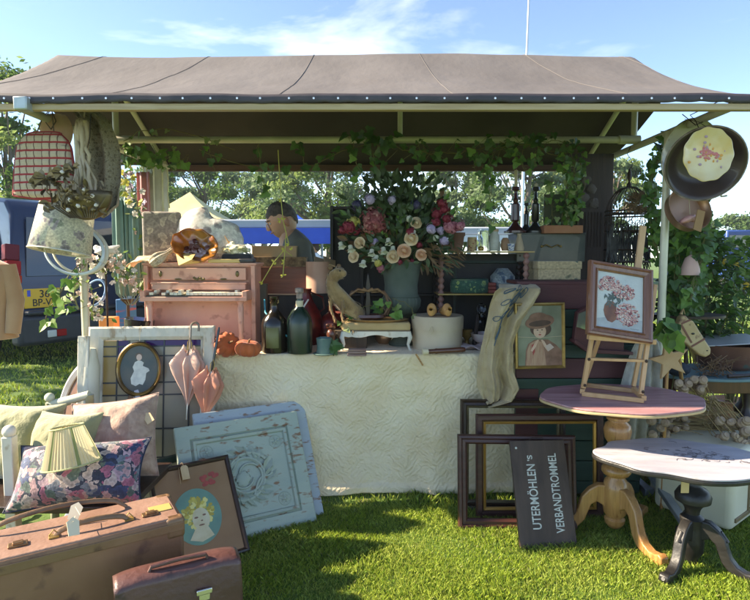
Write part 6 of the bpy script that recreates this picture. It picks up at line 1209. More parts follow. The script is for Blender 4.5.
# ================================================================ the two little tables
def scallop(a_, b_, n, amp, N_=140, ph=0): return [((a_*(1+amp*math.cos(n*TAU*k/N_+ph)))*math.cos(TAU*k/N_), (b_*(1+amp*math.cos(n*TAU*k/N_+ph)))*math.sin(TAU*k/N_)) for k in range(N_)]
base = G(614, 533); tz = P(622, 397, base.y).z; s = S(base.y, tz)
tp = thing('round_table', 'pine pedestal table with scalloped faded pink top under the easel', 'table', base)
dusty = mat('dusty_pink_top', (.30, .13, .14), .5, (.46, .25, .25), sc=5, c3=(.22, .10, .10), bump=.25, bsc=30, stretch=(.35, 5, 1), coat=.15)
A_ = 79*s; B_ = A_*.74; ox = P(621, 397, base.y).x-base.x
b = MB(); b.slab([(x+ox, y) for x, y in scallop(A_, B_, 8, .018)], tz-.010, tz); top_o = b.build('top', dusty, tp, smooth=False, bevel=.003)
b = MB(); b.slab([(x+ox, y) for x, y in scallop(A_*1.004, B_*1.004, 8, .018)], tz-.024, tz-.0105); b.build('top_edge', mat('edge_pine', (.55, .42, .22), .5, (.45, .3, .15), sc=9), tp, smooth=False, bevel=.004)
b = MB(); b.box((ox*.5, 0, tz-.036), (.36, .26, .022)); b.build('cleat', oak, tp)
zpx = lambda py: P(614, py, base.y).z
pr_ = [(0.02, zpx(527)), (.030, zpx(526.5)), (.052, zpx(522)), (.056, zpx(518)), (.044, zpx(516)), (.060, zpx(512)), (.070, zpx(500)), (.068, zpx(488)), (.060, zpx(480)), (.044, zpx(477)), (.044, zpx(475.5)), (.066, zpx(474)), (.078, zpx(471)), (.078, zpx(468)), (.066, zpx(465.5)), (.040, zpx(464)), (.038, zpx(461)), (.058, zpx(459.5)), (.068, zpx(457)), (.058, zpx(454.5)), (.034, zpx(453)), (.030, zpx(448)), (.044, zpx(444)), (.066, zpx(438)), (.074, zpx(430)), (.066, zpx(424)), (.046, zpx(421)), (.046, zpx(420)), (.060, zpx(419)), (.060, zpx(416.5)), (.036, zpx(415)), (.034, zpx(409)), (.056, zpx(406)), (.064, tz-.048)]
b = MB(); b.lathe([(r*.92, z_) for r, z_ in pr_], 36); b.build('column', pine, tp, autos=55)
def cableg(parent, a, L_, zt_, wth, m, foot=.02, sw=1.0):
    d = Vector((math.cos(a), math.sin(a), 0)); b = MB(); pts = [d*.03+Vector((0, 0, zt_)), d*(L_*.30)+Vector((0, 0, zt_*1.0)), d*(L_*.55)+Vector((0, 0, zt_*.74)), d*(L_*.72)+Vector((0, 0, zt_*.40)), d*(L_*.86)+Vector((0, 0, zt_*.13)), d*L_+Vector((0, 0, foot))]
    fine = []
    for i in range(len(pts)-1):
        for k in range(4): 
            p0 = pts[max(i-1, 0)]; p1 = pts[i]; p2 = pts[i+1]; p3 = pts[min(i+2, len(pts)-1)]; t_ = k/4; fine.append(.5*((2*p1)+(p2-p0)*t_+(2*p0-5*p1+4*p2-p3)*t_*t_+(3*p1-p0-3*p2+p3)*t_**3))
    fine.append(pts[-1]); n = len(fine); rd = [wth*(1.25-.75*math.sin(PI*min(1, i/(n-1)*.62+.0))**.8*.9+.0) if i < n*.75 else wth*(.55+.35*(i/(n-1)-.75)*4) for i in range(n)]
    b.tube(fine, rd, 10, flat=1.0); o = b.build('leg', m, parent, autos=0); return o
def flatleg(parent, a, L_, zt_, m, th=.034, k=1.0):
    out_ = [(.03, 1.0), (.14, 1.10), (.27, 1.10), (.40, .98), (.50, .80), (.54, .60), (.59, .40), (.68, .25), (.80, .18), (.90, .20), (.97, .25), (1.03, .20), (1.04, .08), (.98, .01), (.86, 0), (.70, .02), (.55, .12), (.45, .28), (.40, .48), (.36, .64), (.28, .72), (.20, .66), (.14, .54), (.03, .38)]
    b = MB(); b.push(Matrix.Rotation(a, 4, 'Z')); b.prism([(x*L_, z_*zt_) for x, z_ in out_], -th/2, th/2); b.pop(); return b.build('leg', m, parent, bevel=.007*k, seg=3)
for a in (R(-74), R(40), R(168)): flatleg(tp, a, .33, .235, pine, .046)
# low table
base2 = G(690, 562); tz2 = P(684, 457, base2.y).z; s = S(base2.y, tz2)
tb = thing('low_table', 'low black pedestal table with cartouche shaped white painted top', 'table', base2)
wtop = mat('white_painted_top', (.34, .33, .37), .5, (.45, .43, .46), sc=6, c3=(.38, .33, .33), bump=.2, bsc=40, stretch=(.5, 2.5, 1), coat=.1); blk2 = mat('ebonised', (.009, .008, .008), .45, (.022, .020, .018), sc=14, bump=.15, bsc=60)
A_ = 88*s; B_ = A_*.60; ox = P(684, 457, base2.y).x-base2.x
def cart(k_): 
    o_ = []
    for k in range(160):
        a = TAU*k/160; r = 1+.035*math.cos(4*a)+.030*math.cos(8*a+.5)-.01*math.cos(12*a); o_.append((ox+A_*k_*r*math.cos(a), B_*k_*r*math.sin(a)*1.06))
    return o_
tlt = Matrix.Rotation(R(2.0), 4, 'Y')
b = MB(); b.push(tlt); b.slab(cart(1), tz2-.008, tz2); b.pop(); b.build('top', wtop, tb, smooth=False, bevel=.002)
b = MB(); b.push(tlt); b.slab(cart(1.008), tz2-.030, tz2-.0085); b.pop(); b.build('top_edge', blk2, tb, smooth=False, bevel=.006)
ink = mat('floral_ink', (.09, .08, .09), .6, (.2, .18, .18), sc=30); b = MB(); rr_ = random.Random(4)
for k in range(46):      # painted sprig: thin strokes and little leaves
    x = ox+rr_.gauss(.05, .10); y = rr_.gauss(.02, .05)
    a = rr_.uniform(0, TAU); L_ = rr_.uniform(.02, .05); pts = [(x+L_*i/5*math.cos(a+.35*i), y+L_*i/5*math.sin(a+.35*i), tz2+.0012) for i in range(6)]; b.push(tlt); b.tube(pts, .0009, 4); 
    if k % 2: b.slab([(x+.012*math.cos(q_), y+.006*math.sin(q_)) for q_ in [TAU*i/9 for i in range(9)]], tz2+.0004, tz2+.0011)
    b.pop()
b.build('painted_sprig', ink, tb, smooth=False)
zq = lambda py: P(690, py, base2.y).z
b = MB(); b.lathe([(.02, zq(563)), (.03, zq(562)), (.034, zq(556)), (.052, zq(550)), (.055, zq(540)), (.050, zq(528)), (.048, zq(522)), (.052, zq(517)), (.03, zq(513)), (.034, zq(508)), (.045, zq(504)), (.075, zq(500)), (.078, zq(495)), (.062, zq(489)), (.036, zq(486)), (.030, zq(483)), (.036, tz2-.035)], 32); b.build('column', blk2, tb, autos=50)
for a in (R(-140), R(-42), R(70)):
    o = flatleg(tb, a, .28, .20, blk2, .044); b = MB(); d = Vector((math.cos(a), math.sin(a), 0)); b.tube([d*.235+Vector((0, 0, .02)), d*.27+Vector((0, 0, .016)), d*.292+Vector((0, 0, .03))], [.014, .016, .008], 8); b.build('scroll_foot', blk2, o)
    b = MB(); b.tube([d*.05+Vector((0, 0, .17)), d*.12+Vector((0, 0, .175)), d*.14+Vector((0, 0, .15)), d*.12+Vector((0, 0, .135))], [.02, .016, .014, .008], 8); b.build('scroll', blk2, o)
b = MB(); b.push(Matrix.Translation((P(680, 485, base2.y-.1).x-base2.x, -.14, tz2-.065))); b.box((0, 0, 0), (.035, .002, .09)); b.pop(); b.tube([(P(680, 485, base2.y-.1).x-base2.x, -.14, tz2-.02), (0, -.05, tz2-.04)], .001, 4); b.build('price_tag', mat('pine_tag', (.6, .42, .2), .7), tb, smooth=False)

# ================================================================ easel with the hydrangea painting
ez0 = base.y; PT = lambda px, py, Y: P(px, py, Y)
fl = Vector((G(586, 391, tz).x, G(586, 391, tz).y, tz)); fr = G(645, 398, tz); bk = G(655, 389, tz)
easel = thing('table_easel', 'small beech table easel standing on the pink topped table', 'easel', (PT(620, 380, 2.75).x, 2.75, tz+.001)); eo = easel.location
be = mat('beech', (.50, .27, .12), .45, (.58, .34, .16), sc=5, stretch=(5, 5, .6), coat=.2)
def EB(name, a, b_, w1, w2=None): m_ = MB(); m_.bar(a-eo, b_-eo, w1, w2 or w1); return m_.build(name, be, easel, bevel=.002)
gA = G(582, 396, tz); gB = G(644, 403, tz); gC = gA+Vector((.09, .20, 0)); gD = gB+Vector((.04, .20, 0)); up = Vector((0, 0, .012))
EB('base_rail', gA+up, gB+up, .020, .022); EB('base_rail', gC+up, gD+up, .020, .022); EB('side_foot', gA+up*1.9, gC+up*1.9, .022, .024); EB('side_foot', gB+up*1.9, gD+up*1.9, .022, .024)
tL = PT(596, 336, 2.80); tR = PT(654, 340, 2.80); aL = gA+up*3+Vector((.012, .02, 0)); aR = gB+up*3+Vector((-.008, .02, 0))
EB('upright', aL, PT(600, 290, 2.86), .020, .022); EB('upright', aR, PT(655, 285, 2.88), .020, .022)
EB('ledge', PT(588, 337, 2.74), PT(655, 342, 2.76), .030, .024)
mL = aL.lerp(PT(600, 290, 2.86), .30); mR = aR.lerp(PT(655, 285, 2.88), .30); EB('cross_bar', mL, mR, .026, .014)
EB('mast', PT(634, 300, 2.88), PT(643, 226, 2.98), .034, .014); EB('back_strut', gC+up*3, PT(612, 300, 2.90), .018); EB('back_strut', gD+up*3, PT(650, 300, 2.92), .018)
for p in (mL, mR, aL+Vector((0, -.01, .02)), aR+Vector((0, -.01, .02))): m_ = MB(); m_.ell(p-eo+Vector((0, -.014, 0)), (.008, .006, .008)); m_.build('knob', iron, easel)
t, w_, h_ = place('framed_painting', 'brown framed painting of pink hydrangeas in a copper vase, standing on the easel', 'painting', (586, 334), (651, 344), (599, 262), 2.715, 2.74, 2.84)
b = MB(); b.frame(w_, h_, [(0, -.010), (.004, -.022), (.014, -.024), (.020, -.014), (.036, -.010), (.040, -.016), (.046, -.012), (.048, .0), (.048, .01), (0, .01)]); b.build('frame', wood('frame_brown', (.16, .06, .03), (.24, .10, .05), rough=.3, coat=.4), t, smooth=False)
b = MB(); b.box((0, 0, h_/2), (w_-.09, .006, h_-.09)); cv_ = b.build('canvas', mat('paint_pale', (.54, .54, .50), .5, (.42, .44, .43), sc=4, dist=1, bump=.15, bsc=60), t)
iw, ih = w_-.096, h_-.096; X = lambda u: (u-.5)*iw; Z = lambda v: h_/2+(.5-v)*ih
pm = [mat('pt_pink', (.46, .18, .16), .5, (.56, .32, .27), sc=30), mat('pt_rose', (.24, .055, .06), .5), mat('pt_white', (.64, .48, .40), .5), mat('pt_leaf', (.04, .07, .06), .5, (.1, .12, .1), sc=20), mat('pt_copper', (.28, .11, .05), .4, (.14, .05, .03), sc=14), mat('pt_table', (.40, .42, .42), .5, (.3, .3, .3), sc=12), mat('pt_shadow', (.34, .38, .42), .5)]
b = MB(); b.mat(0); b.prism([(X(0), Z(.86)), (X(.3), Z(.80)), (X(.7), Z(.84)), (X(1), Z(.78)), (X(1), Z(1)), (X(0), Z(1))], -.0040, -.003); b.build('painted_table', pm[5], cv_, smooth=False)
b = MB(); b.prism([(X(.17), Z(.60)), (X(.24), Z(.52)), (X(.36), Z(.52)), (X(.40), Z(.58)), (X(.44), Z(.72)), (X(.42), Z(.84)), (X(.34), Z(.90)), (X(.24), Z(.88)), (X(.18), Z(.80)), (X(.15), Z(.70))], -.0046, -.004); b.build('painted_vase', pm[4], cv_, smooth=False)
b = MB(); r_ = random.Random(2)
for k in range(34): u, v = r_.gauss(.36, .08), r_.gauss(.46, .06); a = r_.uniform(0, 3); b.prism([(X(u+q1*math.cos(a)-q2*math.sin(a)), Z(v+q1*math.sin(a)+q2*math.cos(a))) for q1, q2 in ((-.05, 0), (0, .018), (.05, 0), (0, -.018))], -.0050-.00002*k, -.004)
b.build('painted_leaves', pm[3], cv_, smooth=False)
b = MB()
for (cu, cv2, ru, rv_, n) in ((.28, .20, .22, .13, 170), (.58, .32, .24, .14, 180), (.66, .72, .26, .20, 260), (.10, .26, .09, .09, 40)):
    for k in range(n):
        a = r_.uniform(0, TAU); q_ = math.sqrt(r_.random()); u, v = cu+ru*q_*math.cos(a), cv2+rv_*q_*math.sin(a); b.mat(r_.choice((0, 0, 1, 2))); 
        if .01 < u < .99 and .01 < v < .99: b.prism(ell2(X(u), Z(v), iw*.020, iw*.016, 6), -.0058-.000006*k-.0001*(k % 7), -.004)
b.build('painted_petals', pm[:3], cv_, smooth=False)
b = MB(); b.tube([(X(.74+.03*i), -.004, Z(.955+.008*(i % 2))) for i in range(7)], .001, 4); b.build('signature', pm[3], cv_)
# cream lace hung from the post behind the easel
t = thing('lace_curtain', 'cream lace curtain gathered behind the easel', 'curtain', (P(641, 380, 3.1).x, 3.10, 0)); 
def lace(u, v): z = P(640, 338, 3.1).z*(1-v)+.30*v; wd = .05+.16*v**.6*(1-.3*v); return ((u-.5)*wd*2*.9 + .03*(1-v)**2, .025*math.sin(u*26+v*2)*(.3+v), z)
b = MB(); b.grid(lace, 70, 24); b.build('cloth', mat('lace_cream', (.56, .54, .46), .85, (.46, .43, .36), sc=30, trans=.3, bump=.2), t, autos=0, solid=.002)

# ================================================================ pans hanging from the right arm
def hang(M0, name, label, cat, prof, m, n=64, fn=None, g=None, sy=1): t = thing(name, label, cat, M=M0, group=g); b = MB(); b.lathe(prof, n, fn=fn, sy=sy); b.build('bowl', m, t, autos=50); return t
def face(px, py, Y, yaw, pitch): return Matrix.Translation(P(px, py, Y)) @ Euler((R(90+pitch), 0, R(yaw))).to_matrix().to_4x4()      # local z looks towards the viewer
cream_e = mat('cream_enamel', (.58, .55, .42), .35, (.50, .44, .30), sc=4, c3=(.25, .20, .12), coat=.4)
t = hang(face(690, 158, 3.10, 10, 6), 'enamel_tray', 'big cream enamel tray hanging behind the dark basin on the right', 'tray', [(0.0, .0), (.04, .0), (.06, .0), (.15, .004), (.182, .02), (.186, .016), (.182, .010), (.15, -.004), (0, -.008)], cream_e, sy=1.12)
t = hang(face(705, 164, 2.94, -14, 22), 'enamel_basin', 'large dark brown enamel basin with pale rim hanging on the right', 'basin', [(0, -.105), (.10, -.10), (.14, -.075), (.172, -.01), (.188, 0), (.192, .004), (.190, .008), (.183, .006), (.168, -.004), (.135, -.068), (.10, -.092), (0, -.096)], mat('brown_enamel', (.03, .017, .016), .4, (.06, .038, .034), sc=4, coat=.2))
b = MB(); b.tube([(.191*math.cos(TAU*k/48), .191*math.sin(TAU*k/48), .004) for k in range(49)], .005, 6); b.build('rim', mat('worn_rim', (.35, .28, .26), .4, (.12, .09, .08), sc=20, metal=.2), t)
b = MB(); b.tube([(.17*math.cos(TAU*k/48), .17*math.sin(TAU*k/48), -.03) for k in range(49)], .004, 6); b.build('outer_band', mat('worn_rim', (.35, .28, .26), .4, metal=.2), t)
b = MB(); b.tube([(.10, -.15, -.03), (.12, -.19, -.05), (.14, -.18, -.03)], .006, 6); b.build('ear_handle', white_p, t)
t = hang(face(705, 155, 2.76, 4, 4), 'wavy_plate', 'yellow cream wavy rimmed dish painted with pink flowers hanging in front of the basin', 'plate', [(0, .010), (.08, .010), (.10, .014), (.124, .028), (.127, .026), (.10, .008), (0, .004)], mat('cream_glaze', (.62, .43, .15), .35, (.66, .54, .32), sc=7, coat=.4), n=110, fn=lambda a, i, z: 1+.018*math.cos(11*a)*(i in (2, 3, 4, 5)))
b = MB(); rr_ = random.Random(3)
for k in range(60): a = rr_.uniform(0, TAU); q_ = abs(rr_.gauss(0, .052)); b.mat(0 if q_ < .05 and k % 3 else rr_.choice((1, 2))); b.ell((q_*math.cos(a)+.01, q_*math.sin(a)*.8+.01, .0115+.1*max(0, q_-.08)), (.009 if k % 3 else .005, .007, .0015), 7, 4)
b.build('painted_flowers', [mat('pt_rosepink', (.55, .16, .16), .4), mat('pt_mauve', (.4, .25, .3), .4), mat('pt_oran', (.65, .30, .06), .4)], t)
b = MB(); p0 = t.matrix_world.translation; b.tube([(0, .118, .02), (-.02, .16, -.04), (-.03, .19, -.14)], .0015, 5); b.build('wire', iron, t)
t = hang(face(690, 208, 3.12, 10, -20), 'copper_pot', 'shallow copper pot hanging under the basin', 'pot', [(0, -.07), (.09, -.07), (.12, -.05), (.125, 0), (.13, .004), (.122, 0), (.11, -.045), (0, -.06)], mat('copper', (.42, .24, .15), .35, (.3, .15, .1), sc=7, metal=.6))
b = MB(); b.tube([(0, .1, 0), (.01, .16, .04), (0, .2, .14)], .0015, 5); b.build('wire', iron, t)
t = thing('pink_slippers', 'pair of pink satin shoes hanging below the copper pot', 'shoes', P(690, 218, 3.10))
for dx in (-.015, .02):
    b = MB(); b.ell((dx, 0, 0), (.045, .03, .018), 14, 8, nz=.2); b.ell((dx+.005, -.022, .004), (.026, .008, .008), 10, 6); b.build('shoe', mat('pink_satin', (.58, .26, .24), .4, (.64, .36, .32), sc=9), t).rotation_euler = (0, R(-25 if dx < 0 else 10), 0)
b = MB(); b.tube([(0, 0, .015), (0, .02, .12), (.0, .02, .3)], .0012, 4); b.build('string', string_m, t)
b = MB(); b.prism([(-.03, -.055), (.012, -.07), (.03, .04), (-.01, .05)], -.004, .004); solo(b, 'brown_tag', mat('brown_card', (.30, .17, .08), .8), 'brown card tag hanging right of the pink shoes', 'tag', loc=P(699, 219, 3.04), smooth=False)
# S-hooks hanging the whole row from the arm
b = MB(); c0 = P(697, 132, 2.95); b.tube([(0, 0, -.02), (.012, 0, .01), (-.02, -.02, .05), (-.05, -.02, .08), (-.01, -.08, .10), (.05, -.12, .13)], .0025, 5); b.tube([(-.08, 0, .09), (-.02, -.02, .03), (.07, 0, .07)], .0025, 5); solo(b, 'wire_hook', iron, 'dark wire hooks tying the pans to the canopy arm', 'hook', loc=c0)

# ================================================================ bird cage, carved panel, planter
cg = thing('bird_cage', 'domed black wire bird cage hanging behind the painting', 'bird cage', (P(630, 200, 3.7).x, 3.72, P(630, 262, 3.7).z)); s = S(3.7)
hz_ = 76*s; r0 = 21*s; zb1 = 46*s
b = MB()
for k in range(26): a = TAU*k/26; b.tube([(r0*math.cos(a), r0*math.sin(a), 0), (r0*math.cos(a), r0*math.sin(a), zb1)] + [(r0*math.cos(u)*math.cos(a), r0*math.cos(u)*math.sin(a), zb1+30*s*math.sin(u)*.95) for u in (.3, .6, .9, 1.2, 1.5)], .0022, 4, cap=False)
b.build('wires', iron, cg)
for z_ in (0, 12*s, 30*s, zb1, zb1+4*s): b = MB(); b.tube([(r0*1.01*math.cos(TAU*k/40), r0*1.01*math.sin(TAU*k/40), z_) for k in range(41)], .0055, 6); b.build('hoop_band', iron, cg)
b = MB()
for k in range(20):
    a = TAU*k/20; c_ = Vector((r0*1.02*math.cos(a), r0*1.02*math.sin(a), zb1-8*s)); tg_ = Vector((-math.sin(a), math.cos(a), 0)); b.tube([c_+tg_*.015*math.cos(q_)+Vector((0, 0, .015*math.sin(q_))) for q_ in [TAU*i/10 for i in range(11)]], .0022, 4)
b.build('scroll_border', iron, cg)
b = MB(); b.lathe([(r0*1.03, -.004), (r0*1.03, .01), (0, .01)], 32); b.build('floor', iron, cg)
b = MB(); b.lathe([(.014, zb1+27*s), (.016, zb1+30*s), (.006, zb1+33*s), (.013, zb1+37*s), (.012, zb1+42*s), (.003, zb1+46*s)], 12); b.tube([(0, 0, zb1+44*s), (.02, 0, zb1+50*s), (.0, 0, zb1+56*s), (-.02, 0, zb1+60*s), (.0, 0, 2.14-cg.location.z)], .0022, 5)
b.tube([(.012, 0, zb1+32*s), (.05, 0, zb1+30*s), (.055, 0, zb1+38*s), (.035, 0, zb1+38*s), (.045, 0, zb1+46*s), (.07, 0, zb1+46*s), (.07, 0, zb1+40*s), (.055, 0, zb1+40*s)], .0025, 5); b.build('finial', iron, cg)
tb_ = thing('stuffed_bird', 'brown dried fluffy bundle sitting on the ring of the bird cage', 'dried plant', P(638, 203, 3.5)); b = MB()
for k in range(380): d = Vector((random.gauss(0, 1), random.gauss(0, 1), random.gauss(0, 1))).normalized(); leaf(b, d*random.uniform(.02, .055)*1.0, d+rv(.5), rv()+Vector((0, -1, 0)), .035, LONG)
b.build('fluff', mat('brown_fluff', (.12, .07, .035), .9, (.2, .13, .07), sc=12), tb_, smooth=False, recalc=False)
dried = thing('feather_bunch', 'dark dried stems and feathers hanging below the bird cage', 'dried plant', P(630, 245, 3.62)); b = MB()
for k in range(120): x = random.uniform(-.14, .12); z1 = random.uniform(.02, .14); b.tube([(x, random.uniform(-.04, .04), z1), (x+random.uniform(-.01, .01), 0, z1-.08), (x+random.uniform(-.03, .03), random.uniform(-.02, .02), z1-random.uniform(.12, .26))], .0035, 4)
b.build('stems', mat('dark_feather', (.03, .028, .03), .8, (.09, .09, .09), sc=20), dried)
Yq = 3.95; t = thing('carved_panel', 'tall dark carved wooden panel with faded flowers beside the planter', 'panel', (P(596, 200, Yq).x, Yq, TT+.006)); w_ = P(612, 200, Yq).x-P(580, 200, Yq).x+.10; h_ = P(596, 155, Yq).z-TT
pdk = wood('panel_dark', (.035, .022, .018), (.06, .036, .028), rough=.6)
b = MB(); b.box((-.05, 0, h_/2), (w_, .03, h_)); b.build('board', pdk, t, bevel=.004)
b = MB(); 
for (x, z_) in ((-.08, h_-.18), (-.04, h_-.24), (-.09, h_-.30), (-.02, h_-.34)): b.ell((x, -.018, z_), (.032, .008, .032), 12, 6, nz=.6)
b.build('carved_roses', mat('rose_grey', (.09, .07, .065), .7, (.15, .12, .11), sc=12), t)
b = MB(); [b.box((-.16+.022*i, -.017, h_-.52), (.008, .006, .24)) for i in range(10)]; b.build('carved_reeding', pdk, t)
# lit narrow panel (glass shade with colours) between panel and cage
t = thing('painted_shade', 'small backlit cloth panel with orange and grey stripes under the bird cage', 'cloth', (P(596, 255, 3.98).x, 4.05, P(596, 262, 4.0).z)); b = MB(); b.grid(lambda u, v: ((u-.5)*.20, .004*math.sin(u*20), v*.20), 16, 4); b.build('cloth', patt('stripe_cloth', (.6, .6, .6), [(.6, .3, .15), (.7, .7, .7), (.4, .4, .5)], sc=20, thr=.5, trans=.4), t)
zz0 = t.location.z; b = MB(); b.box((.0, 0, (zz0-TT)/2), (.24, .10, zz0-TT-.01)); solo(b, 'black_box', blkw, 'black box below the striped cloth panel', 'box', loc=(t.location.x, 4.05, TT+.004), bevel=.003)
# planter with ivy
pl = thing('planter', 'terracotta edged planter with dark back board and trailing ivy on the metal case', 'planter', (P(566, 232, 3.75).x, 3.86, P(566, 233, 3.75).z)); s = S(3.75); trc = mat('terracotta', (.36, .14, .07), .75, (.42, .19, .10), sc=7)
b = MB(); b.box((0, 0, 4*s), (39*s, .13, 8*s)); b.build('trough', trc, pl, bevel=.004); b = MB(); b.box((0, .03, 23*s), (32*s, .02, 34*s)); b.box((15*s, 0, 22*s), (.012, .10, 30*s)); b.build('back_board', mat('mossy_board', (.04, .06, .03), .8, (.08, .07, .04), sc=8), pl, bevel=.002)
ivp = thing('planter_ivy', 'variegated trailing ivy growing over the terracotta edged planter', 'ivy', pl.location+Vector((0, 0, .05)))
for k in range(9): x = random.uniform(-.1, .1); vine(ivp, [(x, -.03, 0), (x*1.1, -.06, .12), (x*1.2+random.uniform(-.03, .03), -.08, .22), (x*1.3, -.09, random.uniform(.28, .5))], 16, .042, spread=.035, mats=[leaf_d, leaf_l, leaf_v, leaf_d])

# ================================================================ ivy on the right post, garland on the rail
def px_vine(parent, pts, n, size, **k):
    o = parent.location; vine(parent, [P(a, b_, Y)-o for a, b_, Y in pts], n, size, **k)
ivr = thing('climbing_ivy', 'dense ivy climbing the right cream post from table height to the arm', 'ivy', (1.67, 3.2, .9))
for k in range(14):
    o1 = random.uniform(4, 26); px_vine(ivr, [(682+random.uniform(-14, 16), 320-random.uniform(0, 20), 3.42), (670+o1, 280, 3.42+random.uniform(-.1, .12)), (672+o1*.9, 245, 3.42), (670+o1*.7, 215+random.uniform(-8, 8), 3.40)], 66, .060, spread=.055, mats=[leaf_d, leaf_d, leaf_l, leaf_l], r=.0025)
for k in range(5): px_vine(ivr, [(658, 262, 3.42), (652+random.uniform(-5, 4), 215, 3.40), (652+random.uniform(-3, 3), 180, 3.38), (660, 160-random.uniform(0, 10), 3.36), (667, 133, 3.32)], 26, .050, spread=.035, mats=[leaf_d, leaf_l, leaf_d])
for k in range(3): px_vine(ivr, [(690, 300, 3.2), (700, 260, 3.3), (706, 225, 3.3), (700+random.uniform(-6, 6), 206, 3.25)], 30, .055, spread=.05, mats=[leaf_d, leaf_l, leaf_d])
px_vine(ivr, [(668, 320, 3.0), (664, 330, 2.9), (672, 348, 2.88)], 9, .115, mats=[leaf_l, leaf_d, leaf_l], spread=.03)
gar = thing('ivy_garland', 'ivy garland wound along the cream rail under the canopy', 'ivy', (0, 3.65, ZE))
seg = [(122, 152, 3.6), (150, 150, 3.6), (180, 150, 3.62)]
px_vine(gar, [(122, 150, 3.58), (150, 158, 3.5), (178, 160, 3.55), (190, 156, 3.6)], 44, .055, mats=[leaf_l, leaf_l, leaf_d], spread=.05)
px_vine(gar, [(124, 142, 3.6), (138, 132, 3.6), (165, 128, 3.62), (200, 137, 3.62), (235, 150, 3.6)], 8, .045, mats=[leaf_v, leaf_l, leaf_l], spread=.02, r=.0028)
for k in range(6): px_vine(gar, [(125+k*9, 145, 3.58), (132+k*9, 156, 3.55), (130+k*11, 172+random.uniform(-6, 8), 3.5)], 4, .042, mats=[leaf_v, leaf_l, leaf_l], spread=.02)
px_vine(gar, [(200, 150, 3.62), (250, 168, 3.6), (300, 172, 3.6), (345, 150, 3.6), (392, 140, 3.62)], 16, .060, mats=[leaf_d], spread=.03)
for (a, c_, n_) in ((352, 160, 7), (297, 150, 5), (258, 175, 5), (370, 158, 6), (208, 165, 2)): px_vine(gar, [(a, 142, 3.6), (a+4, c_, 3.57), (a+8, c_+14, 3.55)], n_, .062, mats=[leaf_d, leaf_d, leaf_l], spread=.035)
px_vine(gar, [(395, 150, 3.6), (440, 152, 3.6), (480, 150, 3.6), (530, 147, 3.6), (575, 158, 3.6)], 75, .052, mats=[leaf_d], spread=.085, r=.003)
px_vine(gar, [(500, 143, 3.6), (540, 141, 3.6), (570, 143, 3.6)], 26, .050, mats=[leaf_d], spread=.05)
for (a, c_) in ((480, 190), (487, 205), (493, 222), (523, 170), (560, 175), (570, 185), (578, 178), (536, 166), (471, 168)): px_vine(gar, [(a, 150, 3.6), (a+random.uniform(-5, 5), (150+c_)/2, 3.55), (a+random.uniform(-4, 4), c_, 3.5)], 6, .056, mats=[leaf_d, leaf_l, leaf_d], spread=.035)
px_vine(gar, [(350, 142, 3.6), (366, 136, 3.6), (382, 148, 3.6)], 16, .065, mats=[leaf_d], spread=.05)

# ================================================================ right background table and what stands on it
base3 = Vector((P(716, 372, 3.55).x, 3.62, 0)); zt3 = P(716, 373, 3.55).z
t = thing('side_table', 'dark turned leg table with faded teal top behind the dried poppy heads', 'table', base3)
b = MB(); b.slab(scallop(.40, .26, 1, 0, 60), zt3-.02, zt3); b.build('top', mat('teal_top', (.10, .20, .22), .5, (.16, .27, .28), sc=4), t, bevel=.005)
b = MB(); b.lathe([(.37, zt3-.095), (.385, zt3-.09), (.385, zt3-.022), (.37, zt3-.022)], 48, sy=.64); b.build('apron', mahog, t)
for (x, y) in ((-.30, -.10), (.14, -.17), (-.28, .12), (.30, .10)): b = MB(); b.push(Matrix.Translation((x, y, 0))); b.lathe([(.014, 0), (.024, .03), (.018, .1), (.028, zt3*.35), (.02, zt3*.45), (.055, zt3*.56), (.058, zt3*.60), (.03, zt3*.66), (.02, zt3*.72), (.032, zt3-.09)], 18); b.build('leg', darkw, t)
q3 = lambda px, py, dy=0: Vector((P(px, py, 3.45+dy).x, 3.45+dy, zt3+.001))
# box with things
cop = thing('copper_cauldron', 'big rusty copper pan holding plants behind the horse head', 'pan', Vector((P(728, 320, 3.75).x, 3.75, zt3+.002))); b = MB(); b.lathe([(.15, 0), (.20, .04), (.235, .16), (.24, .17), (.225, .165), (.19, .05), (.1, .02)], 40); b.build('pan', mat('rust_copper', (.16, .07, .05), .5, (.28, .13, .09), sc=5, c3=(.10, .14, .12), metal=.3), cop)
b = MB(); b.box((0, 0, .02), (.5, .3, .008)); o = solo(b, 'metal_tray', mat('pale_metal', (.46, .46, .44), .4, metal=.4), 'flat pale metal tray lying over the copper pan', 'tray', loc=Vector((P(728, 310, 3.7).x, 3.74, zt3+.165)), bevel=.003); o.rotation_euler = (R(3), R(-3), 0)
hh = thing('hobby_horse', 'worn cream hobby horse head with brown straps lying on the teal table', 'toy horse', M=Matrix.Translation(P(692, 338, 3.30)) @ Euler((0, R(0), R(0))).to_matrix().to_4x4()); s = S(3.3)
hp = [(-16, 21), (-14, 29), (-10, 31), (-6, 26), (-2, 25), (6, 13), (12, 4), (17, -3), (17, -9), (12, -12), (6, -10), (0, -5), (-8, 2), (-14, 4), (-18, 6), (-20, 14)]
hp = [(x*s, (z-7)*s) for x, z in hp]
b = MB(); b.prism(hp, -.028, .028); b.build('head', mat('worn_cream_wood', (.42, .28, .12), .6, (.52, .38, .2), sc=7, c3=(.24, .13, .07), bump=.15), hh, bevel=.010, seg=3)
def strap(x0, z0, x1, z1, w_=.010): b = MB(); b.bar(((x0)*s, -.0295, (z0-7)*s), (x1*s, -.0295, (z1-7)*s), .004, w_, x=(0, 1, 0)); b.build('strap', mat('strap_brown', (.18, .06, .04), .5), hh)
strap(-14, 22, -5, 26); strap(-14, 21, -3, 3); strap(-3, -1, 10, 7); 
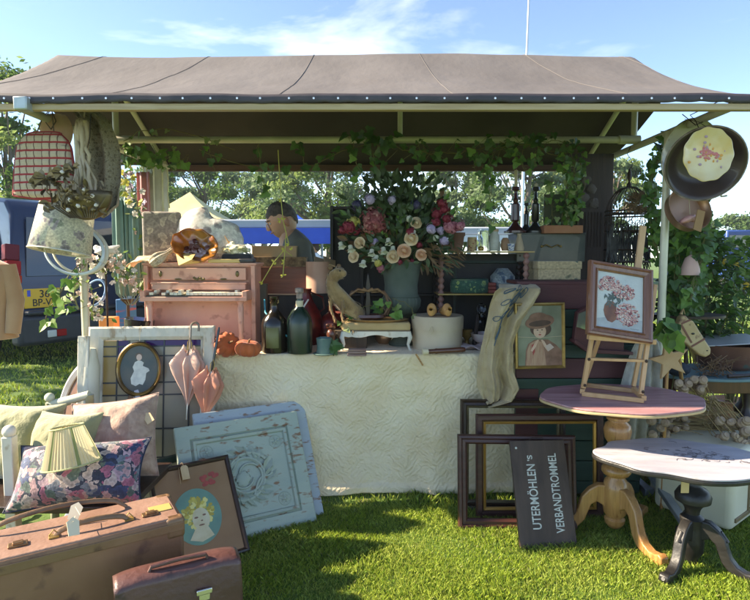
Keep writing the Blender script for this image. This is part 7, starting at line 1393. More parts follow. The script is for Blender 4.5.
b = MB(); b.ell((-2*s, -.029, (12-7)*s), (.011, .005, .006)); b.ell((13*s, -.028, (-5-7)*s), (.005, .003, .004)); b.build('eye_and_nostril', mat('eye_black', (.005, .005, .005), .1), hh)
b = MB(); b.tube([(-12*s, 0, 24*s), (-10*s, 0, 30*s), (-8*s, 0, 24*s)], [.01, .007, .002], 6); b.build('ear', mat('worn_cream_wood', (.5, .38, .2), .6), hh)
b = MB(); b.tube([(-16*s, 0, -2*s), (-10*s, .03, -18*s), (-4*s, .05, (zt3-hh.matrix_world.translation.z)+.004)], .012, 8); b.build('pole', pine, hh)
b = MB(); star = [(.0, .11)]; star = [((.115 if k % 2 == 0 else .045)*math.cos(PI/2+.25+k*PI/5), (.115 if k % 2 == 0 else .045)*math.sin(PI/2+.25+k*PI/5)) for k in range(10)]; b.prism(star, -.012, .012); stt = thing('wooden_star', 'pale carved wooden star on a stick beside the table easel', 'star', P(669, 360, 3.02)); b.build('star', mat('star_wood', (.40, .23, .10), .6, (.5, .32, .16), sc=8, bump=.2), stt, bevel=.004); b = MB(); b.cyl((.0, .015, -stt.location.z), (0, .015, .02), .009); b.build('stick', pine, stt)
stt.rotation_euler = (0, 0, 0)
bm2 = thing('dark_bundle', 'bundle of brown dried twigs lying on the teal table under the horse head', 'twigs', q3(718, 368)); b = MB()
for k in range(90): p = Vector((random.uniform(-.12, .06), random.uniform(-.05, .05), random.uniform(.005, .10))); d_ = rv(1); b.tube([p, p+d_*.04+Vector((0, 0, .0)), p+d_*.08*Vector((1, 1, .6))[0]], .0025, 4)
b.v = [(x, y, max(z_, .002)) for x, y, z_ in b.v]; b.build('twigs', mat('twig_brown', (.14, .07, .04), .8, (.22, .13, .07), sc=20), bm2)
b = MB(); b.ell((0, 0, .045), (.075, .05, .045), 18, 10, nz=.3); solo(b, 'dark_cloth', mat('blue_black_cloth', (.02, .03, .05), .8), 'small dark blue cloth bag on the teal table, left end', 'bag', loc=q3(678, 372), sub=1)
b = MB(); b.tube([(0, 0, .02), (.1, .0, .025), (.22, .02, .03)], .012, 8); solo(b, 'dark_baton', darkw, 'dark wooden baton at the right end of the teal table', 'baton', loc=q3(728, 371, -.1))
# potted leafy plants behind with yellow flowers
lf2 = [mat('shrub_leaf', (.05, .12, .02), .5, (.08, .17, .03), sc=9, trans=.35), mat('shrub_leaf_light', (.16, .26, .05), .5, (.22, .32, .08), sc=9, trans=.4), dkleaf]
def bush(label, px, py0, py1, Y, wd, n, lsz, mats, flowers=None, name='potted_shrub', zb=0, pot=True):
    z0 = P(px, py1, Y).z; z1 = P(px, py0, Y).z; t = thing(name, label, 'plant', (P(px, 250, Y).x, Y, zb)); b = MB(); st_ = MB(); z0 -= zb; z1 -= zb
    for k in range(n):
        v = random.random(); rr_ = wd*math.sin(PI*(.15+.8*v))**.7*random.random()**.5; a = random.uniform(0, TAU); p = Vector((rr_*math.cos(a), rr_*math.sin(a), z0+(z1-z0)*v)); b.mat(random.randrange(len(mats))); leaf(b, p, rv()+Vector((math.cos(a), math.sin(a), -.2)), Vector((0, 0, 1))+rv(.9), lsz*random.uniform(.6, 1.3))
        if k % 70 == 0: st_.tube([(0, 0, .1), p*.5+Vector((0, 0, z0*.3)), p], .004, 5)
    b.build('foliage', mats, t, smooth=False, recalc=False); st_.build('stems', stem_m, t)
    if pot: b = MB(); b.lathe([(.10, 0), (.14, max(.2, z0*.4)), (.15, max(.22, z0*.42)), (.12, max(.2, z0*.4))], 24); b.build('pot', trc, t)
    if flowers:
        for (fx, fy) in flowers: cluster(t, P(fx, fy, Y-.25)-t.location, .03, mat('bloom_yellow', (.75, .5, .05), .5, trans=.3), 'flower', 14, .6)
    return t
bush('sunlit leafy shrub with yellow flowers at the right edge behind the copper pan', 738, 238, 345, 4.3, .36, 1700, .055, lf2[:2]+[lf2[1]], [(735, 266), (722, 262), (745, 285)])
bush('darker leafy shrub left of the sunlit one, behind the ivy', 704, 232, 340, 4.0, .26, 1600, .06, [lf2[0], dkleaf])
bush('dark low leaves between post and teal table', 668, 300, 345, 3.5, .16, 220, .06, [dkleaf, leaf_d], zb=0)
b = MB(); b.tube([(0, 0, 0), (0, 0, .35), (.0, 0, 1.05)], .012, 8); b.slab([(x, y) for x, y in scallop(.22, .16, 1, 0, 30)], 1.05, 1.065); solo(b, 'plant_stand', iron, 'dark stand with flat slate top hidden in the ivy right of the post', 'stand', loc=(P(693, 296, 3.45).x, 3.5, 0))
b = MB(); b.lathe([(.001, .12), (.03, .1), (.05, .04), (.055, 0), (.05, 0), (.001, .1)], 16); solo(b, 'pink_cone', mat('pale_pink_clay', (.55, .34, .28), .6), 'pale pink cone shaped ornament poking out of the ivy', 'ornament', loc=P(690, 275, 3.3))
# dried poppy heads
dp_ = thing('dried_poppies', 'big bunch of beige dried poppy seed heads lying behind the white topped table', 'dried flowers', (P(705, 430, 3.15).x, 3.15, 0)); hd_m = mat('poppy_head', (.27, .18, .115), .7, (.42, .31, .21), sc=15, bump=.1); sm_ = mat('dry_stem', (.22, .14, .055), .7, (.36, .26, .11), sc=20)
rest_ = MB(); st_ = MB(); o = dp_.location; root_ = P(690, 425, 3.25)-o
hn = [0]
def ph(p, d, r):
    hn[0] += 1; hb_ = MB() if hn[0] < 99 else rest_
    hb_.push(basis(p, d)); hb_.lathe([(r*.15, -r*1.1), (r*.55, -r*.9), (r, -r*.1), (r*.92, r*.5), (r*.5, r*.8), (r*.62, r*.95), (r*.58, r*1.05), (r*.12, r*1.0)], 10, fn=lambda a, i, z: 1+.04*math.cos(10*a)); hb_.pop()
    if hb_ is not rest_: hb_.build('seed_head', hd_m, dp_)
for k in range(40):     # left group, heads lying under the pink top
    px, py = random.uniform(650, 688), random.uniform(405, 436); Y = random.uniform(3.02, 3.2); p = P(px, py, Y)-o; d = Vector((-.6, -.6, .2))+rv(.4); ph(p, d, .022*random.uniform(.8, 1.2)); st_.tube([p, p+Vector((.12, .05, -.03)), p+Vector((.32, .08, random.uniform(-.10, -.02)))], .0022, 4)
for k in range(26): px, py = random.uniform(672, 706), random.uniform(378, 392); p = P(px, py, random.uniform(3.1, 3.2))-o; ph(p, Vector((-.2, -.8, .6))+rv(.4), .024*random.uniform(.8, 1.15)); st_.tube([p, P(712+random.uniform(-6, 6), 408, 3.2)-o, P(738+random.uniform(-10, 10), 448, 3.15)-o], .0022, 4)
for k in range(32): px = random.uniform(716, 756); py = random.uniform(420, 458); p = P(px, py, random.uniform(2.95, 3.1))-o; ph(p, Vector((.1, -.9, .3))+rv(.4), .024*random.uniform(.75, 1.15)); st_.tube([p, p+Vector((-.06, .06, .10)), P(700+random.uniform(-12, 16), 398+random.uniform(-8, 10), 3.2)-o], .0022, 4)
for k in range(260): a = P(random.uniform(655, 735), random.uniform(420, 440), 3.2)-o; st_.tube([a, a+Vector((.15, 0, .0))+rv(.02), a+Vector((.34, 0, random.uniform(-.1, .03)))], .002, 4)

if rest_.v: rest_.build('seed_heads', hd_m, dp_)['kind'] = 'stuff'
st_.build('stalks', sm_, dp_, recalc=False)
# what carries the poppies: a low cream trunk set askew
tk = thing('cream_trunk', 'cream painted trunk with rounded lid and brown edges under the dried poppies', 'trunk', (P(712, 520, 2.98).x+.08, 3.10, 0), R(38))
crm = mat('cream_trunk_paint', (.62, .58, .42), .5, (.68, .64, .5), sc=3, bump=.06); hgt = .40
b = MB(); b.box((0, 0, hgt/2+.02), (.62, .40, hgt)); b.build('body', crm, tk, bevel=.035, seg=4)
b = MB(); b.box((0, -.202, .075), (.55, .012, .022)); b.box((-.10, -.202, hgt/2+.03), (.018, .012, hgt-.08)); b.build('edge_strip', mat('strip_brown', (.20, .14, .07), .5), tk, bevel=.002)
b = MB(); [b.ell((-.10+.0*i, -.212, .10+.05*i), (.004, .003, .004)) for i in range(6)]; [b.ell((.29, -.19-.0*i, .10+.05*i), (.004, .004, .004)) for i in range(6)]; b.build('nails', gold, tk)
for (x, y) in ((-.25, -.14), (.25, -.14), (-.25, .14), (.25, .14)): b = MB(); b.cyl((x-.02, y, .035), (x+.02, y, .035), .035); b.build('castor', iron, tk)

# ================================================================ left: things hanging from the arm, flowers
chk = bpy.data.materials.new('red_tartan_cloth'); chk.use_nodes = True; N = chk.node_tree.nodes; L = chk.node_tree.links; bs = N['Principled BSDF']; bs.inputs['Roughness'].default_value = .8
tc = N.new('ShaderNodeTexCoord'); sp = N.new('ShaderNodeSeparateXYZ'); L.new(tc.outputs['Object'], sp.inputs[0])
def band(ax, per, frac, off=0):
    a = N.new('ShaderNodeMath'); a.operation = 'MULTIPLY_ADD'; a.inputs[1].default_value = 1/per; a.inputs[2].default_value = off+50; L.new(sp.outputs[ax], a.inputs[0]); f = N.new('ShaderNodeMath'); f.operation = 'FRACT'; L.new(a.outputs[0], f.inputs[0]); l_ = N.new('ShaderNodeMath'); l_.operation = 'LESS_THAN'; l_.inputs[1].default_value = frac; L.new(f.outputs[0], l_.inputs[0]); return l_.outputs[0]
col = None; prev = (.50, .40, .28, 1)
for (fac, c_) in ((band(0, .010, .35), (.52, .42, .32, 1)), (band(2, .012, .3, .3), (.48, .38, .28, 1)), (band(0, .040, .16, .2), (.16, .09, .07, 1)), (band(2, .040, .26), (.36, .03, .03, 1))):
    mx = N.new('ShaderNodeMix'); mx.data_type = 'RGBA'; L.new(fac, mx.inputs[0]); mx.inputs[7].default_value = c_
    if col is None: mx.inputs[6].default_value = prev
    else: L.new(col, mx.inputs[6])
    col = mx.outputs[2]
L.new(col, bs.inputs[0])
Yh = 2.88; s = S(Yh)
t = thing('quilted_hanging', 'red and cream checked padded bag hanging at the upper left', 'bag', M=Matrix.Translation(P(47, 200, Yh)) @ Euler((R(-3), 0, R(-4))).to_matrix().to_4x4()); H_ = 66*s; Wd = 34*s
def bg_(sg):
    def fn(u, v):
        a = 2*u-1; wv = Wd*(1.0 - .27*v**1.5) ; rnd = 1 - .30*max(0, v-.82)**2*30*abs(a)**3; x = a*wv*(1-.05*(1-v)); z = H_*v*(1 - .05*abs(a)**3*(v > .8)) - .012*(1-v)*a*2; q_ = (max(0, 1-abs(a)**4)*max(0, 1-abs(2*v-1)**6))**.5
        tuft = .008*abs(math.sin(v*H_/.042*PI))*abs(math.sin(x/.052*PI)); return (x*rnd - 2*s, sg*(.028*q_+tuft*q_), z)
    return fn
b = MB(); b.grid(bg_(-1), 60, 60); b.grid(bg_(1), 40, 40); bo = b.build('padded_body', chk, t, autos=0)
b = MB(); pts = [Vector(bg_(-1)(u, v)) for u, v in [(0, i/12) for i in range(13)]+[(i/12, 1) for i in range(1, 13)]+[(1, 1-i/12) for i in range(1, 13)]+[(1-i/12, 0) for i in range(1, 13)]]; b.tube(pts, .007, 6); b.build('piping', mat('dark_red_piping', (.30, .03, .03), .7), bo)
b = MB(); b.tube([(-10*s, 0, H_*.98), (-4*s, 0, H_+14*s), (6*s, 0, H_+24*s), (8*s, 0, H_*.98)], .003, 5); b.build('hanging_cord', brn, t)
t = thing('peach_bag', 'peach cloth pouch tied with dark ribbon above the checked bag', 'bag', P(57, 142, 2.98)); s = S(2.98)
b = MB(); b.grid(lambda u, v: ((15*s*math.cos(u*TAU))*(math.sin(PI*(.1+.75*(1-v))))**.5*(1+.1*math.sin(u*TAU*4)*v), .05*math.sin(u*TAU)*(1-v*.5), (-4+30*v)*s), 40, 16); b.build('pouch', mat('peach_cloth', (.60, .38, .25), .8, (.68, .5, .36), sc=6, trans=.25), t, autos=0)
b = MB(); b.tube([(0, -.05, 10*s), (-8*s, -.04, 20*s), (-2*s, -.02, 30*s), (4*s, -.04, 18*s), (0, -.05, 10*s)], .003, 5); b.build('ribbon', brn, t)
# macrame shawl + dried branches + brass flower bowl
t = thing('lace_shawl', 'grey beige openwork lace shawl hanging right of the checked bag', 'shawl', P(103, 120, 3.05)); s = S(3.05); o = t.location
prof2 = [(106, 70, 92), (120, 78, 108), (140, 80, 115), (165, 84, 119), (185, 88, 120), (205, 94, 118), (216, 98, 108)]
def shw(u, v):
    k = v*(len(prof2)-1); i = min(int(k), len(prof2)-2); f = k-i; py = prof2[i][0]+(prof2[i+1][0]-prof2[i][0])*f; a = prof2[i][1]+(prof2[i+1][1]-prof2[i][1])*f; c_ = prof2[i][2]+(prof2[i+1][2]-prof2[i][2])*f; p = P(a+(c_-a)*u, py, 3.05)-o; return (p.x, .035*math.sin(u*13+v*4)*min(1, v*4+.2)+.02*noise.noise(Vector((u*5, v*6, 0))), p.z+.01*math.sin(u*18)*(v > .95))
lace2 = patt('openwork_lace', (.34, .29, .21), [(.42, .37, .29), (.24, .2, .14), (.38, .33, .25)], sc=75, thr=.55, bump=.5, trans=.25)
b = MB(); b.grid(shw, 60, 50); b.build('cloth', lace2, t, autos=0, solid=.003)
drf = mat('driftwood', (.40, .31, .20), .7, (.52, .42, .30), sc=12, stretch=(3, 3, .5), bump=.3); t = thing('dried_branches', 'bundle of pale twisted dried branches hanging in front of the lace shawl', 'branches', P(83, 122, 2.86)); o = t.location; b = MB(); rr_ = random.Random(9)
for k in range(15):
    x0_ = rr_.uniform(78, 86); x1_ = rr_.uniform(70, 105); pts = []; 
    for i in range(8): f = i/7; pts.append(P(x0_+(x1_-x0_)*f+rr_.uniform(-3, 3), 120+rr_.uniform(80, 94)*f, 2.86+rr_.uniform(-.03, .05)-.05*f)-o)
    b.tube(pts, [.010, .012, .010, .009, .008, .008, .007, .004], 7)
b.ell((0, 0, -.01), (.028, .025, .03), 12, 8, nz=.6); b.tube([(0, 0, 0), (.0, .03, .08), (-.02, .06, .12)], .004, 5); b.build('branches', drf, t, autos=0)
brs = mat('aged_brass', (.20, .14, .06), .4, (.12, .09, .05), sc=14, metal=.7, bump=.15); t = thing('brass_sconce', 'aged brass basket sconce with metal roses and leaves hanging low left', 'sconce', P(82, 195, 2.78)); s = S(2.78); o = t.location
b = MB()
for k in range(15):
    a = k/14; 
    pts = [((-30+56*a)*s, -.0, 2*s), ((-26+46*a)*s, -.03, -12*s), ((-10+24*a)*s+.01, -.035, -23*s)]; b.tube(pts, .004, 5, flat=.5)
b.build('basket_ribs', brs, t)
def bowl_(u, v): a = (u-.5)*PI; return (28*s*math.cos(v*PI/2)*math.sin(a) + 3*s*v, -.06*math.cos(a)*math.cos(v*PI/2)+.02, (4-28*math.sin(v*PI/2))*s)
b = MB(); b.grid(bowl_, 24, 10); b.build('basket', brs, t, solid=.003)
b = MB()
b0 = b
for (px, py, r) in ((64, 172, 9), (46, 178, 10), (38, 182, 7), (72, 168, 7), (55, 178, 7)):
    p = P(px, py, 2.72)-o; b = MB()
    for k in range(6): a = k*TAU/6+px; leaf(b, p, (math.cos(a), -.3, math.sin(a)*.6), Vector((-math.cos(a)*.5, -1, .6)), r*s*1.2, [(0, 0), (.3, .4), (.36, .75), (0, 1), (-.36, .75), (-.3, .4)], .7)
    b.build('metal_rose', brs, t, recalc=False)
b = b0
for k in range(34): p = P(random.uniform(40, 100), random.uniform(176, 212), 2.72)-o; leaf(b, p, rv()+Vector((0, 0, -.3)), Vector((0, -1, .2))+rv(.6), .05, OVAL, .5)
for k in range(12): p = P(random.uniform(48, 100), random.uniform(182, 210), 2.70)-o; b.ell(p, .010, 8, 6, nz=.5)
for k in range(10): p = P(random.uniform(45, 95), random.uniform(180, 205), 2.70)-o; q_ = p+Vector((random.uniform(-.05, .05), -.01, random.uniform(-.06, .04))); b.tube([p, (p+q_)/2+rv(.015), q_], .003, 5)
b.build('metal_leaves', [brs], t, recalc=False)
for x, y in ((62, 172), (70, 200), (78, 206), (92, 196), (96, 205), (84, 190), (68, 210)): b = MB(); b.ell(P(x, y, 2.70)-o, (.010, .008, .009), 8, 6, nz=.6); b.build('porcelain_bud', mat('porcelain', (.62, .55, .46), .3, coat=.4), t)
b = MB(); b.tube([(0, 0, 2*s), (-.01, .03, .12), (.0, .1, .30), (0, .12, .42)], .002, 5); b.build('hanging_wire', iron, t)
# flowered drum lampshade
t = thing('drum_lampshade', 'white drum lampshade printed with grey violets hanging below the checked bag', 'lampshade', M=Matrix.Translation(P(60, 252, 3.0)) @ Euler((R(-9), R(7), 0)).to_matrix().to_4x4()); s = S(3.0)
vio = patt('violet_print', (.62, .60, .50), [(.40, .36, .38), (.62, .6, .5), (.36, .38, .3), (.62, .6, .5), (.5, .44, .46)], sc=24, thr=.36, trans=.35, bump=.05)
b = MB(); b.lathe([(28*s, 0), (24*s, 52*s)], 56, cap=False); b.build('shade', vio, t, solid=.002)
for z_, r_ in ((0, 28.2), (52*s, 24.2)): b = MB(); b.tube([(r_*s*math.cos(TAU*k/48), r_*s*math.sin(TAU*k/48), z_) for k in range(49)], .004, 6); b.build('trim', white_p, t)
b = MB(); b.tube([(0, 0, 52*s), (0, .02, 80*s), (.05, .05, 108*s)], .003, 5); b.tube([(-24*s, 0, 52*s), (24*s, 0, 52*s)], .002, 4); b.build('hanging_wire', iron, t)
# trailing blossoms
blo = [mat('blossom_pink', (.66, .42, .36), .6, (.72, .55, .48), sc=30, trans=.35), mat('blossom_white', (.72, .68, .62), .6, trans=.35), mat('blossom_lilac', (.52, .42, .56), .6, trans=.3), mat('blossom_yellow', (.62, .58, .12), .6, trans=.3)]
def spray(label, pts, n, sz, lfn, mats_, Y=3.3, spread=12, name='blossom_spray', lfs=.035, big=None):
    o = P(*pts[0], Y); t = thing(name, label, 'flowers', o); b = MB(); st_ = MB(); lf_ = MB(); W_ = [P(a, c_, Y)-o for a, c_ in pts]
    st_.tube([p+rv(.004) for p in W_], .003, 5)
    for k in range(n+lfn):
        i = random.randrange(len(W_)-1); p = W_[i].lerp(W_[i+1], random.random()); q_ = p+Vector((random.gauss(0, 1)*spread*S(Y)*.6, random.uniform(-.06, .06), random.gauss(0, 1)*spread*S(Y)*.5)); st_.tube([p, q_], .0012, 4, cap=False)
        if k < n:
            d = Vector((0, -1, .2))+rv(.7); e = d.orthogonal().normalized(); d.normalize(); f = d.cross(e); m_ = random.choice(mats_); b = MB()
            for j in range(5): a = TAU*j/5; v_ = e*math.cos(a)+f*math.sin(a); leaf(b, q_, v_, d+v_*.2, sz*random.uniform(.8, 1.2), [(0, 0), (.35, .4), (.32, .8), (0, 1), (-.32, .8), (-.35, .4)])
            b.build('blossom', m_, t, smooth=False, recalc=False)
        else: lf_.mat(random.randrange(3)); leaf(lf_, q_, rv()+Vector((0, 0, -.3)), Vector((0, -1, .4))+rv(.6), lfs*random.uniform(.7, 1.3))
    st_.build('stems', stem_m, t); 
    if lfn: lf_.build('leaves', [leaf_l, lf2[1], leaf_v], t, smooth=False, recalc=False)
    return t
spray('mass of pale pink blossoms right of the left post below the cactus', [(88, 262), (100, 268), (112, 262), (124, 272), (130, 285)], 60, .020, 46, blo[:2], Y=3.42, spread=10)
spray('pale pink blossoms at the foot of the left post', [(88, 278), (94, 300), (92, 312), (104, 318)], 22, .018, 18, blo[:2], Y=3.3, spread=7)
spray('white and lilac blossoms with yellow hanging over the cactus top', [(117, 168), (128, 182), (136, 200), (138, 212)], 20, .024, 8, [blo[1], blo[2], blo[3]], Y=3.45, spread=7)
spray('tiny pink roses and leaves left of the left post above the van bumper', [(84, 262), (76, 280), (74, 296), (80, 310)], 12, .018, 22, blo[:1], Y=3.12, spread=9)
t = thing('ivy_trail', 'bright green ivy trail curling down in front of the van plate', 'ivy', P(80, 262, 3.1)); o = t.location; vine(t, [P(*q_)-o for q_ in ((80, 264, 3.1), (68, 276, 3.08), (58, 300, 3.06), (48, 308, 3.05), (45, 324, 3.04))], 7, .05, spread=.01, mats=[leaf_l], r=.003)
vine(t, [P(*q_)-o for q_ in ((80, 272, 3.1), (66, 282, 3.08), (58, 292, 3.06), (66, 302, 3.05), (74, 308, 3.05))], 13, .065, spread=.03, mats=[leaf_l, leaf_l], r=.002)
leafm = MB(); leaf(leafm, P(47, 322, 3.03)-o, (-.2, -.2, -.5), (0, -1, .8), .07, IVY); leaf(leafm, P(50, 322, 3.03)-o, (.6, -.2, -.4), (0, -1, .8), .06, IVY); leafm.build('leaf', leaf_l, t, smooth=False)
spray('leafy dark sprays with pink between cactus and piano', [(138, 215), (142, 240), (136, 262), (140, 290)], 6, .018, 50, [blo[0]], Y=3.75, spread=8, lfs=.04)
b = MB(); b.ell((0, 0, .02), (.06, .04, .03), 16, 8, nz=.5); b.ell((-.05, 0, .035), (.02, .015, .02), 10, 6); b.tube([(.04, 0, .03), (.09, 0, .05)], [.02, .005], 8); t_ = thing('white_bird', 'small white china bird sitting among the blossoms', 'figurine', P(105, 254, 3.4)); b.build('body', mat('white_china', (.7, .68, .66), .3, coat=.5), t_); b = MB(); b.cyl((0, 0, TT-P(105, 254, 3.4).z+.006), (0, 0, 0), .006); b.build('rod', iron, t_)
# lavender figure standing behind (dress) at left of lantern
t = thing('pink_cloth', 'pink cloth hanging behind the lace lantern', 'cloth', P(143, 172, 4.2)); b = MB(); b.grid(lambda u, v: ((u-.5)*.10, .015*math.sin(u*12), -v*.34), 12, 6); b.build('cloth', mat('pink_cloth', (.62, .30, .30), .7, trans=.3), t, solid=.002)
# hanging spray of yellow green stems in front of the man
t = thing('hanging_sprig', 'thin yellow flowering sprig hanging in front of the man', 'flowers', P(285, 160, 3.5)); o = t.location; s2 = MB()
for (pts_, fl_) in (([(278, 150), (281, 200), (283, 220), (289, 245)], [(280, 220)]), ([(292, 256), (284, 250), (274, 262), (262, 282)], [(292, 250), (276, 262)]), ([(286, 235), (284, 262), (283, 275)], [])):
    s2.tube([P(a, c_, 3.5)-o for a, c_ in pts_], .003, 5)
    for (a, c_) in pts_[1:]+fl_: 
        l2 = MB(); [leaf(l2, P(a, c_, 3.5)-o, rv(), Vector((0, -1, 0))+rv(.5), .022, OVAL) for k in range(3)]; l2.build('leaf', mat('yellow_green', (.55, .52, .08), .6, trans=.3), t, smooth=False, recalc=False)
s2.build('stems', mat('yellow_stem', (.40, .38, .08), .6), t)

# ================================================================ people
def person(label, loc, rz, H=1.8, shirt=(.13, .13, .11), hairc=(.045, .036, .03), lean_=0, head_down=0, arms='down', trousers=(.03, .04, .08)):
    t = thing('person', label, 'person', loc, rz); k = H/1.8       # faces local -Y
    skinm = mat('skin', (.56, .29, .18), .5, (.62, .36, .24), sc=12); sh = mat('shirt_%02d' % int(sum(shirt)*100), shirt, .85, tuple(q*1.3 for q in shirt), sc=6, bump=.3, bsc=14)
    hx = -lean_; V = lambda x, y, z: Vector((x*k, y*k, z*k))
    hips = V(0, 0, .95); chest = V(0, hx*.6, 1.30); neckb = V(0, hx*.80, 1.52); neck = V(0, hx*.95-.01, 1.575); hc = V(0, hx-.035, 1.66)
    J = [(hips, .145), (V(0, hx*.3, 1.12), .135), (chest, .150), (neckb, .075), (neck, .052), (hc+Vector((0, .01, 0)), .070),
         (V(.17, hx*.75, 1.47), .062), (V(.25, hx*.6+.02, 1.19), .045), (V(.25, hx*.6-.07, .97), .032), (V(.25, hx*.6-.10, .90), .028),
         (V(-.17, hx*.75, 1.47), .062), (V(-.25, hx*.6+.02, 1.19), .045), (V(-.25, hx*.6-.07, .97), .032), (V(-.25, hx*.6-.10, .90), .028),
         (V(.10, 0, .86), .095), (V(.11, -.02, .48), .062), (V(.11, .02, .09), .042), (V(.11, -.10, .035), .035), (V(-.10, 0, .86), .095), (V(-.11, -.02, .48), .062), (V(-.11, .02, .09), .042), (V(-.11, -.10, .035), .035)]
    E_ = [(0, 1), (1, 2), (2, 3), (3, 4), (4, 5), (3, 6), (6, 7), (7, 8), (8, 9), (3, 10), (10, 11), (11, 12), (12, 13), (0, 14), (14, 15), (15, 16), (16, 17), (0, 18), (18, 19), (19, 20), (20, 21)]
    # five fingers and a thumb for each hand
    for side, hi in ((1, 9), (-1, 13)):
        hp_ = J[hi][0]
        for f in range(5):
            dx = (-.026+.013*f)*k if f < 4 else -side*.03*k; base_i = len(J); L1 = (.045 if f in (1, 2) else .038)*k
            if f < 4: J += [(hp_+Vector((dx, -.008*k, -.045)), .010), (hp_+Vector((dx, -.010*k, -.045-L1*.7)), .0085), (hp_+Vector((dx, .004*k, -.045-L1*1.2)), .0075)]
            else: J += [(hp_+Vector((dx*.6, -.030*k, -.02)), .011), (hp_+Vector((dx*.7, -.048*k, -.05)), .009)]
            E_ += [(hi, base_i), (base_i, base_i+1)] + ([(base_i+1, base_i+2)] if f < 4 else [])
    skin('body', [(tuple(p), r*k if r > .02 else r) for p, r in J], E_, skinm, t, sub=2)
    # head with features
    R_ = Matrix.Translation(hc) @ Matrix.Rotation(R(head_down), 4, 'X') @ Matrix.Scale(1.1, 4)
    def hf(d):
        x, y, z = d; q_ = 1.0
        q_ -= .10*max(0, -z)*abs(x)*1.6                                      # narrow jaw
        if y < 0: q_ += .05*math.exp(-((z+.70)/.25)**2)*(1-abs(x)) - .05*math.exp(-((z-.02)/.13)**2)*math.exp(-((abs(x)-.36)/.2)**2) + .03*math.exp(-((z-.22)/.1)**2) + .03*math.exp(-((z+.42)/.08)**2)*math.exp(-(x/.3)**2)
        return q_
    b = MB(R_); b.ell((0, 0, 0), (.078*k, .098*k, .122*k), 36, 28, fn=hf); hd_ = b.build('head', skinm, t)
    b = MB(R_ @ Matrix.Translation((0, .03*k, 0)) @ Matrix.Scale(1.35, 4)); b.add([(0, -.098*k, .025*k), (-.008*k, -.100*k, .0), (.008*k, -.100*k, .0), (0, -.112*k, -.004*k), (-.017*k, -.094*k, -.022*k), (.017*k, -.094*k, -.022*k), (0, -.124*k, -.020*k), (0, -.096*k, -.032*k)], [(0, 1, 3), (0, 3, 2), (1, 4, 6, 3), (3, 6, 5, 2), (4, 7, 6), (7, 5, 6)]); b.build('nose', skinm, hd_, sub=2, autos=0)
    for sg in (-1, 1):
        b = MB(R_); b.ell((sg*.084*k, .012*k, -.018*k), (.014*k, .019*k, .034*k), 14, 10, fn=lambda d: 1-.35*math.exp(-(d.y**2+d.z**2)*6)); b.build('ear', mat('ear_skin', (.46, .20, .12), .5), hd_)
        b = MB(R_); b.ell((sg*.030*k, -.0865*k, .006*k), (.012*k, .008*k, .007*k), 10, 8); b.mat(1); b.ell((sg*.030*k, -.0925*k, .006*k), (.005*k, .003*k, .005*k), 8, 6); b.build('eye', [mat('eye_white', (.6, .58, .55), .3), mat('eye_black', (.005, .005, .005), .1)], hd_)
        b = MB(R_); b.tube([(sg*.014*k, -.096*k, .024*k), (sg*.03*k, -.096*k, .029*k), (sg*.046*k, -.083*k, .024*k)], [.003, .0042, .0025], 6); b.build('eyebrow', mat('brow', hairc, .9), hd_)
    b = MB(R_); b.tube([(-.022*k, -.088*k, -.055*k), (0, -.098*k, -.054*k), (.022*k, -.088*k, -.055*k)], [.003, .0062, .003], 8); b.build('mouth', mat('lips', (.38, .15, .12), .5), hd_)
    def hairf(u, v):
        a = u*TAU; th = v*PI*(.47 + .13*math.cos(a-PI/2) - .05*math.cos(2*a) + .02*math.sin(a*9)) ; d = Vector((math.sin(th)*math.cos(a), math.sin(th)*math.sin(a), math.cos(th)))
        q_ = 1.035+.03*noise.noise(d*7)+.035*noise.noise(d*28) - .05*(v > .97); return tuple(R_ @ Vector((d.x*.080*k*q_, d.y*.101*k*q_+.004, d.z*.124*k*q_)))
    b = MB(); b.grid(hairf, 60, 26); b.build('hair', mat('hair_%02d' % int(hairc[0]*1000), hairc, .7, tuple(q*2.6 for q in hairc), sc=30, bump=.6, bsc=120), hd_, autos=0)
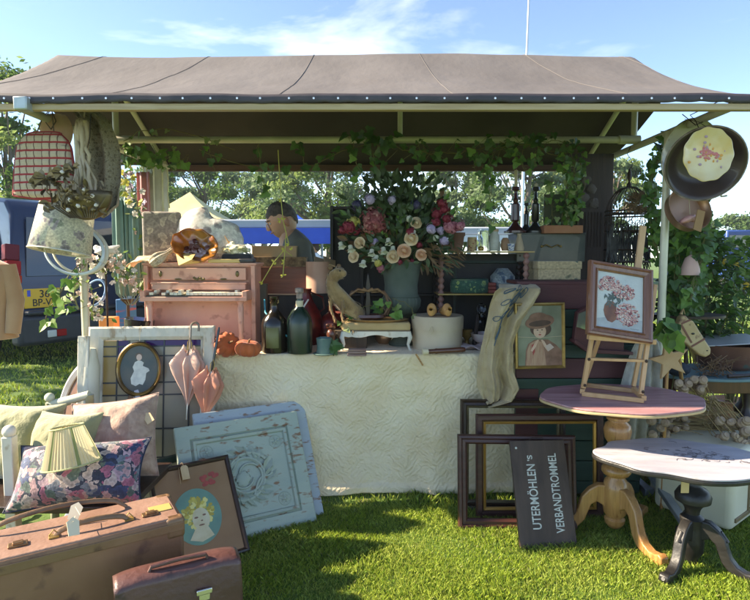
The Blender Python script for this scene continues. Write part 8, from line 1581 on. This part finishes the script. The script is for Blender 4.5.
    SJ = [(tuple(J[0][0]+Vector((0, 0, -.04))), J[0][1]*k*1.08), (tuple(J[1][0]), J[1][1]*k*1.10), (tuple(J[2][0]), J[2][1]*k*1.10), (tuple(J[3][0]+Vector((0, .01, .0))), .110*k), (tuple(J[6][0]), .092*k), (tuple(J[6][0].lerp(J[7][0], .75)), .072*k), (tuple(J[10][0]), .092*k), (tuple(J[10][0].lerp(J[11][0], .75)), .072*k), (tuple(J[3][0].lerp(J[4][0], .6)), .078*k)]
    skin('shirt', SJ, [(0, 1), (1, 2), (2, 3), (3, 4), (4, 5), (3, 6), (6, 7), (3, 8)], sh, t, sub=2)
    TJ = [(tuple(J[0][0]), .152*k), (tuple(J[14][0]), .108*k), (tuple(J[15][0]), .076*k), (tuple(J[16][0]), .060*k), (tuple(J[18][0]), .108*k), (tuple(J[19][0]), .076*k), (tuple(J[20][0]), .060*k)]
    skin('trousers', TJ, [(0, 1), (1, 2), (2, 3), (0, 4), (4, 5), (5, 6)], mat('trousers', trousers, .9), t, sub=2)
    return t
mp_ = P(286, 222, 4.30)
man = person('man with short dark hair and grey green shirt behind the stall, looking down leftward', (mp_.x+.20, 4.34, 0), R(-70), H=1.84, lean_=.20, head_down=22)
person('person in white top with a red strap in the background right of the man', (gx(314, 8.0), 8.0, 0), R(-100), H=1.68, shirt=(.62, .66, .70), hairc=(.04, .025, .02), trousers=(.5, .5, .5))
bg2 = thing('red_strap_bag', 'red shoulder bag worn by the person in the white top', 'bag', (gx(314, 7.8), 7.8, 1.1)); b = MB(); b.tube([(0, 0, .35), (.03, -.02, .15), (.0, 0, 0)], .014, 6); b.box((0, 0, -.02), (.16, .06, .14)); b.build('bag', mat('red_bag', (.5, .02, .05), .5), bg2, bevel=.01)
# ================================================================ unseen tree added to shade the grass stands among the trees above

# ================================================================ haze over the fair ground
b = MB(); b.box((0, 40, 7.5), (150, 130, 17))
hz = b.build('haze', None, smooth=False); hz.data.materials.clear()
hm = bpy.data.materials.new('haze'); hm.use_nodes = True; N = hm.node_tree.nodes; N.clear(); o_ = N.new('ShaderNodeOutputMaterial'); v_ = N.new('ShaderNodeVolumePrincipled'); v_.inputs['Color'].default_value = (.80, .90, 1, 1); v_.inputs['Density'].default_value = .0009; v_.inputs['Anisotropy'].default_value = .3
hm.node_tree.links.new(v_.outputs[0], o_.inputs['Volume']); hz.data.materials.append(hm); tag(hz, 'thin morning haze over the fair ground', 'haze', kind='stuff')
